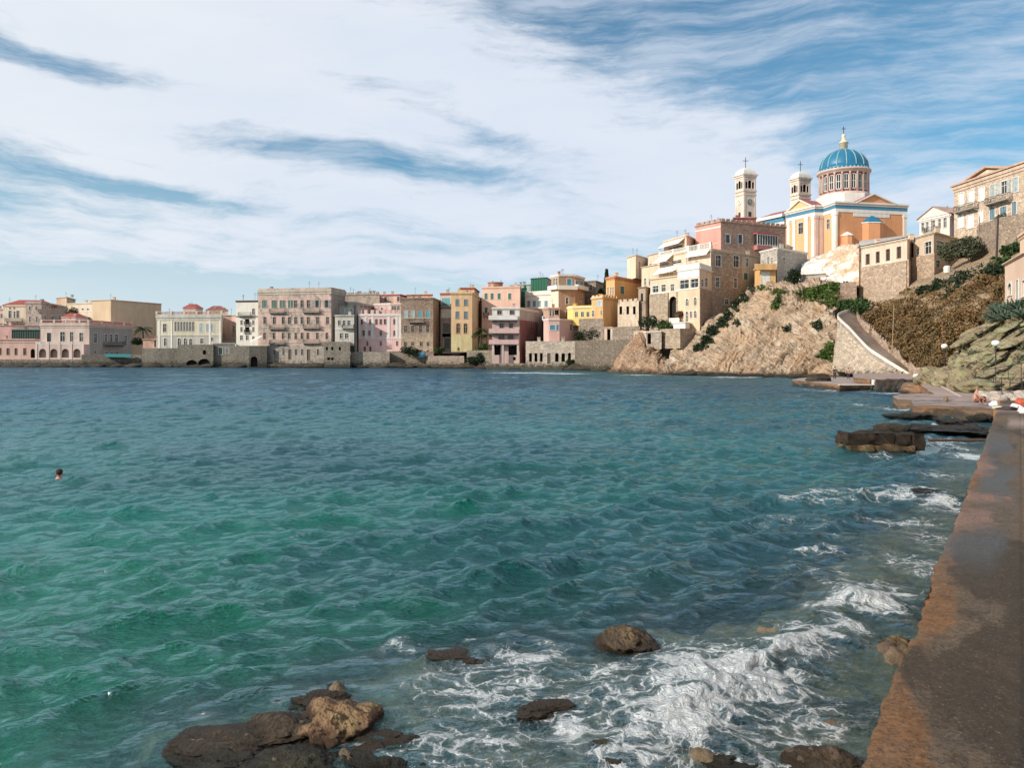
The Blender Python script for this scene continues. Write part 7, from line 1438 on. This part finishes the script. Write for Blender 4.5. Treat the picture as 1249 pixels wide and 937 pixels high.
# green creepers on cliff and outcrop: ground cover nobody could count
def cover(name, label, polys, n, size, seed, mat):
    rg = np.random.default_rng(seed); Vv = []; Y_ = []
    from mathutils.bvhtree import BVHTree
    P = []
    for (px, py, rx, ry, cnt) in polys:
        for _ in range(cnt):
            a = rg.uniform(0, 6.28); r = rg.uniform(0, 1) ** .5 * (1 + .35 * math.sin(3 * a + px)); P.append((px + rx * r * math.cos(a), py + ry * r * math.sin(a)))
    dg = bpy.context.evaluated_depsgraph_get(); O = Vector((0, 0, H)); pts = []
    for px, py in P:
        d = Vector(((px - CX) / F, 1, (HY - py) / F)).normalized()
        for bv in BVS:
            hit = bv.ray_cast(O, d)
            if hit[0] is not None: pts.append(tuple(hit[0] + hit[1] * .05 + Vector((0, 0, .05)))); break
    P = np.array(pts); k = len(P); P = P + rg.normal(0, .12, P.shape)
    t1 = rg.normal(0, 1, (k, 3)); t1 /= np.linalg.norm(t1, axis=1, keepdims=True); t2 = np.cross(t1, rg.normal(0, 1, (k, 3))); t2 /= np.linalg.norm(t2, axis=1, keepdims=True); s_ = size * rg.uniform(.6, 1.5, (k, 1))
    return tag(mesh_np(name, np.stack((P - t1 * s_, P - t2 * s_ * .6, P + t1 * s_, P + t2 * s_ * .6), 1).reshape(-1, 3), np.arange(k * 4).reshape(k, 4), mat), label, 'creeper', None, 'stuff')
from mathutils.bvhtree import BVHTree
def bvh(o): me = o.data; v = [tuple(o.matrix_world @ q.co) for q in me.vertices]; return BVHTree.FromPolygons(v, [tuple(p.vertices) for p in me.polygons])
_b = {o.name: o for o in COL.objects}
BVS = [bvh(_b[k_]) for k_ in ('rock_outcrop', 'cliff', 'whitewashed_rock', 'hillside')]
rw_ = bvh([o for o in COL.objects if o.name.startswith('retaining_wall')][0])
BC = BVS; BVS = [BC[1], BC[2], BC[3]]
cover('cliff_creeper', 'bright green creeping plants spilling over the top and the middle of the cliff', [(1000, 360, 22, 7, 1300), (1010, 352, 14, 6, 800), (985, 357, 14, 5, 600), (1022, 350, 16, 5, 600), (1035, 372, 18, 6, 900), (1010, 368, 10, 6, 400), (948, 368, 5, 7, 250), (944, 374, 4, 4, 120), (1012, 428, 9, 6, 700), (1005, 433, 8, 5, 500), (1014, 421, 6, 4, 260), (1016, 438, 6, 3, 220), (950, 356, 8, 3, 200), (930, 352, 8, 2.5, 160)], 0, .20, 600, L_BRIGHT)
BVS = [BC[1], BC[3]]
cover('cliff_edge_weeds', 'dark green weeds filling the gully between tower foot and cliff', [(905, 362, 6, 9, 400), (897, 372, 5, 8, 350), (887, 385, 6, 9, 450), (880, 395, 7, 6, 350), (868, 404, 7, 6, 350), (862, 416, 7, 5, 350), (856, 424, 6, 4, 200), (850, 425, 5, 3, 120), (916, 350, 4, 7, 250), (898, 394, 4, 4, 120), (997, 397, 6, 6, 250), (1037, 415, 2, 4, 80), (960, 402, 5, 4, 120)], 0, .24, 601, L_DARK)
BVS = [BC[0]]
cover('outcrop_weeds', 'green and brown weeds growing in the clefts of the lichened outcrop', [(1190, 436, 9, 7, 900), (1200, 440, 6, 5, 400), (1238, 418, 12, 12, 1500), (1240, 405, 9, 10, 700), (1215, 420, 8, 4, 300), (1186, 452, 6, 4, 250), (1178, 446, 5, 4, 200), (1205, 448, 5, 4, 200), (1225, 402, 6, 3, 200), (1200, 406, 10, 4, 400), (1245, 438, 9, 4, 300), (1190, 462, 6, 3, 200), (1175, 424, 5, 4, 200)], 0, .085, 602, L_OLIVE)
BVS = [BC[3]]
cover('slope_undergrowth', 'low brown and green undergrowth on the slope above the scrub', [(1090, 372, 30, 8, 900), (1150, 362, 40, 10, 1200), (1110, 356, 30, 5, 300), (1200, 350, 24, 12, 900), (1130, 440, 14, 8, 400), (1100, 430, 16, 10, 400), (1080, 395, 25, 15, 700), (1220, 335, 14, 14, 500)], 0, .22, 603, L_SCRUB)
# ------------------------------------------------------------------ lamps, poles, railing
GLOBE = plain('lamp_globe', (.86, .84, .78), .35, 0, .5); POST = plain('lamp_post', (.05, .05, .05), .5, .4)
for px, pyb, pyt, Y, lb in ((1152, 457, 425, 82, 'globe street lamp further along the promenade, against the brown scrub'), (1214.5, 464, 422, 66, 'globe street lamp before the lichened outcrop, nearer to the railing')):
    b_ = W(px, pyb + 2, Y); tpz = W(px, pyt, Y).z; t = thing('street_lamp', lb, 'street lamp', tuple(b_), 'globe lamps along the promenade'); m = MB(); m.tube([tuple(b_), (b_.x, b_.y, tpz)], .07, 8, .045); m.box((b_.x, b_.y, b_.z + .1), (.3, .3, .2)); m.build('post', POST, t); m = MB(); r = .34
    m.lathe((b_.x, b_.y, tpz + .24), [(.08, -.32)] + [(r * math.sin(a), -r * .8 * math.cos(a)) for a in [math.pi * j / 10 for j in range(2, 10)]], 16); m.build('globe', GLOBE, t, True); m = MB(); m.lathe((b_.x, b_.y, tpz - .16), [(.12, 0), (.14, .12), (.06, .14)], 10); m.build('collar', POST, t)
def pole(label, px, y0, y1, Y, r, mat, nm='utility_pole', lean=0):
    a, b = W(px, y0, Y), W(px + lean, y1, Y); m = MB(); m.tube([tuple(a), tuple(b)], r, 8, r * .8); tag(m.build(nm, mat, loc=tuple(a)), label, 'pole')
pole('tall dark pole standing in front of the mansion retaining wall', 1215, 326, 264, 108, .16, plain('dark_wood', (.055, .04, .035)), lean=2.5)
pole('thin yellowish pole rising out of the brown scrub', 1088, 428, 372, 104, .05, plain('pale_wood', (.40, .30, .16)), lean=2.5)
pole('short dark post beside the far street lamp', 1146.5, 459, 435, 80, .05, POST, 'post')
pole('slim lamp pole in front of the mansion windows', 1195, 282, 264, 119, .05, POST)
pole('weathered short post among the boulders', 1178, 474, 444, 66, .06, plain('rusty_post', (.26, .17, .10)), 'post')
rl = thing('railing', 'thin dark metal railing along the raised ledge behind the pale rubble', 'railing', tuple(W(1190, 476, 61)))
pts = [W(1190, 477, 62), W(1212, 478, 60), W(1232, 479, 58), W(1262, 481, 55), W(1300, 484, 52)]
for i in range(len(pts) - 1):
    for j in range(2):
        p = pts[i] + (pts[i + 1] - pts[i]) * j / 2; m = MB(); m.tube([tuple(p), tuple(p + Vector((0, 0, 1.15)))], .035, 5); m.build('post', POST, rl)
    for hgt in (.4, .78, 1.13):
        m = MB(); m.tube([tuple(pts[i] + Vector((0, 0, hgt))), tuple(pts[i + 1] + Vector((0, 0, hgt)))], .025, 5); m.build('rail', POST, rl)
a, b = W(1200, 462, 65), W(1262, 452, 60); up2 = thing('upper_railing', 'upper dark handrail climbing the outcrop behind the near lamp', 'railing', tuple(a))
for q in range(5):
    p = a + (b - a) * q / 4; m = MB(); m.tube([tuple(p - Vector((0, 0, .5))), tuple(p + Vector((0, 0, .75)))], .03, 5); m.build('post', POST, up2)
m = MB(); m.tube([tuple(a + Vector((0, 0, .75))), tuple(b + Vector((0, 0, .75)))], .03, 5); m.build('rail', POST, up2)
def ledge(name, label, cat, q, h, mat):
    P = [W(*x) if x[0] > 100 else Vector(x) + Vector((0, 0, .05)) for x in q]; m = MB(); m.hexa([(p.x, p.y, p.z - h) for p in P], [tuple(p) for p in P]); return tag(m.build(name, mat, loc=tuple(P[0])), label, cat)
ledge('railing_ledge', 'pinkish masonry ledge carrying the thin railing', 'wall', [(1186, 477.5, 60.5), (1320, 485, 50.5), (1320, 483, 56), (1186, 476, 66)], 2.0, plaster((.48, .36, .31), 'stone', .25))
ledge('grey_wall_block', 'grey green wall block under the first railing posts', 'wall', [(1189, 474, 61.2), (1208, 475, 60), (1208, 473.5, 62), (1189, 472.5, 63)], 1.3, plaster((.17, .19, .18)))
ledge('white_slab', 'white painted slab at the foot of the stairs', 'slab', [(1113, 460.5, 84), (1132, 461, 82), (1130, 456, 84.5), (1114, 456, 86)], .6, trim())
ledge('promenade_kerb', 'thin pale kerb line running diagonally over the promenade', 'kerb', [tuple(q) for q in (on_prom(1141, 468.5), on_prom(1171, 484.5), on_prom(1173.5, 484.2), on_prom(1143, 468.2))], .25, plaster((.62, .52, .45)))
ledge('white_block', 'upright white painted block by the short dark post', 'block', [(1143, 458, 76), (1147, 459, 75.5), (1147, 458, 77), (1143, 457.5, 77)], 1.2, trim())
# pale rubble stones
STN = rockmat('pale_rubble', ((.60, .50, .40), (.72, .64, .54), (.64, .50, .40), (.40, .30, .24)), 3, wet=.01)
for i in range(50):
    u = (i - 10) / 40
    if i < 10: px, py = 1133 + i * 1.4, rd.uniform(461, 468)
    else: px = 1191 + u * 58; py = 483.5 + u * 3 + rd.uniform(-1.5, 3.5) + (3 if i % 5 == 0 else 0)
    p = on_prom(px, py); r = rd.uniform(.16, .42) * (1.4 if i < 10 else 1); boulder('rubble_stone', nth(px, ((1150, 'white slab, in the little heap by the white block'), (1206, 'black bag, in the long rubble line'), (1220, 'near street lamp, in the long rubble line'), (1235, 'middle of the railing, in the long rubble line'), (2000, 'red beach bag, at the end of the rubble line')), 'pale stone from the'), 'stone', (p.x, p.y, p.z + r * .3), (r * 1.3, r, r * .8), 700 + i, STN, 'pale rubble stones along the promenade', 8, .3)
m = MB(); p = W(514.5, 433, 203); m.lathe(tuple(p), [(.1, -.9), (.8, -.7), (1.05, 0), (.8, .7), (.1, .9)], 14); tag(m.build('blue_disc', plain('blue_tarp', (.14, .36, .50), .6), loc=tuple(p)), 'small pale blue round tarp at the foot of the brown stone house', 'tarp')
m = MB(); a, b = W(278, 433 - 1, 221), W(310, 433 - 1, 221)
ledge('teal_strip', 'thin teal painted strip along the top of the grey quay wall', 'fence', [(128, 432.2, 216.6), (160, 432.6, 217), (160, 432.2, 218), (128, 431.8, 217.6)], .8, plain('teal_paint', (.05, .26, .26)))
ledge('sloping_white_beam', 'white sloping awning beam leaning on the palace corner', 'awning', [(305, 417, 209), (319, 410, 208), (319, 409, 209), (305, 416, 210)], .25, trim())
m = MB(); a, b = W(1163, 334, 114), None; m.lathe(tuple(W(1155, 333, 114)), [(.45, 0), (.5, .9), (.3, 1.1)], 10); tag(m.build('white_post', trim(), loc=tuple(W(1155, 333, 114))), 'squat white post on the slope under the olive trees', 'post')
# yellow container at the church foot
p = W(1000.5, 318, 188); m = MB(); m.lathe(tuple(p), [(.5, -1.0), (.62, .2), (.6, .9), (.3, 1.15)], 12); tag(m.build('yellow_container', plain('yellow_plastic', (.80, .62, .05), .5), loc=tuple(p)), 'bright yellow container against the church wall', 'container')
# belongings at the end of the path
def cloth(name, label, cat, px, py, z, size, seed, mat, rough=.35):
    Y = (H - z) * F / (py - HY); p = W(px, py, Y); return boulder(name, label, cat, (p.x, p.y, z + size[2] * .6), size, seed, mat, None, 16, rough)
cloth('plastic_bag', 'white plastic bag lying at the corner where the path meets the promenade', 'bag', 1212, 496, 2.6, (.11, .11, .09), 801, plain('white_plastic', (.82, .80, .76), .5))
cloth('towel', 'cream crumpled towel beside the white plastic bag', 'towel', 1217.5, 499, 2.6, (.11, .16, .05), 802, plain('cream_cloth', (.62, .54, .40)))
cloth('towel', 'dark brown crumpled towel heap on the path end', 'towel', 1229, 500, 2.6, (.19, .2, .05), 803, plain('dark_cloth', (.06, .04, .04)))
cloth('towel', 'white crumpled cloth on top of the dark towel heap', 'towel', 1239, 499, 2.6, (.10, .14, .09), 804, plain('white_cloth', (.75, .70, .66)))
cloth('bag', 'red beach bag at the picture edge', 'bag', 1246, 494.5, 2.6, (.14, .14, .13), 805, plain('red_cloth', (.50, .10, .05)))
cloth('bag', 'small white bag beside the red beach bag', 'bag', 1247, 504, 2.6, (.07, .10, .08), 806, plain('white_cloth', (.75, .70, .66)))
m = MB(); p = on_prom(1199, 490.5); m.lathe((p.x, p.y, p.z), [(.10, 0), (.2, .1), (.2, .3), (.1, .4)], 12); tag(m.build('bucket', plain('black_plastic', (.012, .012, .012), .5), loc=tuple(p)), 'small black round bag sitting by the sunbather', 'bag')
cloth('rucksack', 'small brown rucksack standing alone on the platform', 'bag', 1153.5, 490, .74, (.16, .13, .2), 807, plain('brown_cloth', (.20, .12, .07)), .25)
# ------------------------------------------------------------------ people: skin-modifier bodies
SKIN = plain('skin', (.50, .27, .19), .6)
def body(name, J, E, Rr, mat, parent, sub=2):
    me = bpy.data.meshes.new(name); off = rootloc(parent); me.from_pydata([tuple(Vector(p) - off) for p in J], E, []); o = bpy.data.objects.new(name, me); COL.objects.link(o); o.parent = parent; me.materials.append(mat)
    md = o.modifiers.new('skin', 'SKIN'); md.use_smooth_shade = True
    for i, r in enumerate(Rr): me.skin_vertices[0].data[i].radius = (r, r) if not isinstance(r, tuple) else r; 
    me.skin_vertices[0].data[0].use_root = True; ss = o.modifiers.new('sub', 'SUBSURF'); ss.levels = ss.render_levels = sub; return o
def person(label, base, yaw, pose, shirt=None, trousers=None, hair=(.05, .03, .02), sc=1.0):
    t = thing('person', label, 'person', tuple(base)); c, s_ = math.cos(yaw), math.sin(yaw)
    T = lambda p: Vector((base[0] + sc * (p[0] * c - p[1] * s_), base[1] + sc * (p[0] * s_ + p[1] * c), base[2] + sc * p[2]))
    J = [T(p) for p in pose]; Rr = [.12, .115, .135, .075, .055, .09, .10] + [.058, .045, .036, .05, .02] * 2 + [.085, .06, .045, .035] * 2; Rr = [r * sc for r in Rr]
    Ed = [(0, 1), (1, 2), (2, 3), (3, 4), (4, 5), (5, 6), (2, 7), (7, 8), (8, 9), (9, 10), (10, 11), (2, 12), (12, 13), (13, 14), (14, 15), (15, 16), (0, 17), (17, 18), (18, 19), (19, 20), (0, 21), (21, 22), (22, 23), (23, 24)]
    body('body', J, Ed, Rr, SKIN, t)
    if shirt: body('shirt', [J[i] for i in (1, 2, 7, 8, 12, 13, 0)], [(0, 1), (1, 2), (2, 3), (1, 4), (4, 5), (0, 6)], [q * sc for q in (.135, .155, .075, .062, .075, .062, .135)], plain('cloth_%d' % int(shirt[2] * 999), shirt), t)
    if trousers: body('trousers', [J[i] for i in (0, 17, 18, 19, 21, 22, 23)][:7], [(0, 1), (1, 2), (2, 3), (0, 4), (4, 5), (5, 6)], [q * sc for q in (.135, .10, .08, .062, .10, .08, .062)], plain('trouser_%d' % int(trousers[2] * 999), trousers), t)
    m = MB(); hd = J[6]; m.lathe((hd.x, hd.y, hd.z), [(.095 * sc, -.02), (.108 * sc, .04 * sc), (.09 * sc, .09 * sc), (.03 * sc, .125 * sc)], 12); m.build('hair', plain('hair_%d' % int(hair[0] * 999), hair), t, True)
    return t
def stand(bend=0.0, arm=.1, twist=0, sit=False):
    hip_ = .95; b = bend; sx = math.sin(b); cz = math.cos(b)
    up_ = lambda d, x=0: (x, -sx * d, hip_ + cz * d)
    P = [(0, 0, hip_), up_(.2), up_(.48), up_(.58), up_(.64), (0, -sx * .70 - .03, hip_ + cz * .70), (0, -sx * .77, hip_ + cz * .77)]
    for g in (-1, 1):
        sh = up_(.47, g * .2); P += [sh, (g * (.24 + arm * .3), sh[1] - .05 - arm * .3, sh[2] - .28), (g * (.22 + arm * .2), sh[1] - .14 - arm * .6, sh[2] - .50 + arm * .3), (g * (.21 + arm * .2), sh[1] - .18 - arm * .7, sh[2] - .58 + arm * .3), (g * .2, sh[1] - .2 - arm * .7, sh[2] - .66 + arm * .3)]
    for g in (-1, 1): P += [(g * .1, 0, .88), (g * .12, -.04, .48), (g * .13, .02, .08), (g * .14, -.16, .035)]
    return P
pz = .7
Y1 = (H - pz) * F / (462.6 - HY); p = W(1018, 462.6, Y1); person('person in a dark top and dark trousers standing on the swimming jetty', (p.x, p.y, pz), 2.2, stand(.1, .25), (.018, .018, .03), (.02, .02, .04), (.04, .03, .03), .92)
Y1 = (H - pz) * F / (462.8 - HY); p = W(1035, 462.8, Y1); person('bare-chested person in dark shorts standing beside the dark-dressed one on the jetty', (p.x, p.y, pz), -.6, stand(.25, .35), None, (.05, .05, .08), (.08, .05, .04), .85)
# sunbather squatting on the promenade
sit = [(0, 0, .30), (0, .02, .45), (0, -.05, .75), (0, -.08, .85), (0, -.09, .9), (0, -.12, .97), (0, -.1, 1.04)]
for g in (-1, 1): sit += [(g * .2, -.06, .74), (g * .28, -.2, .5), (g * .22, -.42, .40), (g * .2, -.48, .38), (g * .19, -.55, .36)]
for g in (-1, 1): sit += [(g * .1, -.06, .28), (g * .14, -.42, .52), (g * .14, -.42, .1), (g * .14, -.6, .05)]
p = on_prom(1189.5, 494); person('sunbather with bare back squatting on the lower platform edge beside the black bag', tuple(p), 1.2, sit, None, (.30, .10, .06), (.30, .16, .10), 1.05)
# swimmer: head, neck and shoulders above the water
Ys = 24.6; p = W(72, 588, Ys); zs = seaheight(p.x, p.y) + .07
sw = thing('person', 'swimmer seen from behind, short dark hair, head and shoulders above the water', 'person', (p.x, p.y, zs))
def T(x, y, z): return Vector((p.x + x, p.y + y, zs + z))
body('body', [T(0, .05, -.45), T(0, .03, -.2), T(-.02, .0, -.05), T(0, 0, .06), T(.0, 0, .12), T(0, -.005, .20), T(0, 0, .255), T(-.2, 0, -.13), T(-.38, .05, -.2), T(-.5, .0, -.3), T(.2, 0, -.12), T(.36, .1, -.16)],
     [(0, 1), (1, 2), (2, 3), (3, 4), (4, 5), (5, 6), (2, 7), (7, 8), (8, 9), (2, 10), (10, 11)], [.15, .15, .12, .065, .06, .092, .085, .07, .052, .038, .07, .05], plain('sunburnt_skin', (.52, .22, .17), .5), sw)
m = MB(); m.lathe(tuple(T(.012, -.008, .20)), [(.088, -.045), (.103, .0), (.108, .05), (.098, .095), (.06, .128), (.01, .14)], 16); m.build('hair', plain('short_hair', (.055, .035, .03), .9), sw, True)
for g in (-1, 1):
    m = MB(); m.lathe(tuple(T(g * .1, .01, .17)), [(.008, -.03), (.02, -.01), (.022, .02), (.008, .035)], 8); m.build('ear', plain('sunburnt_skin', (.52, .22, .17), .5), sw, True)
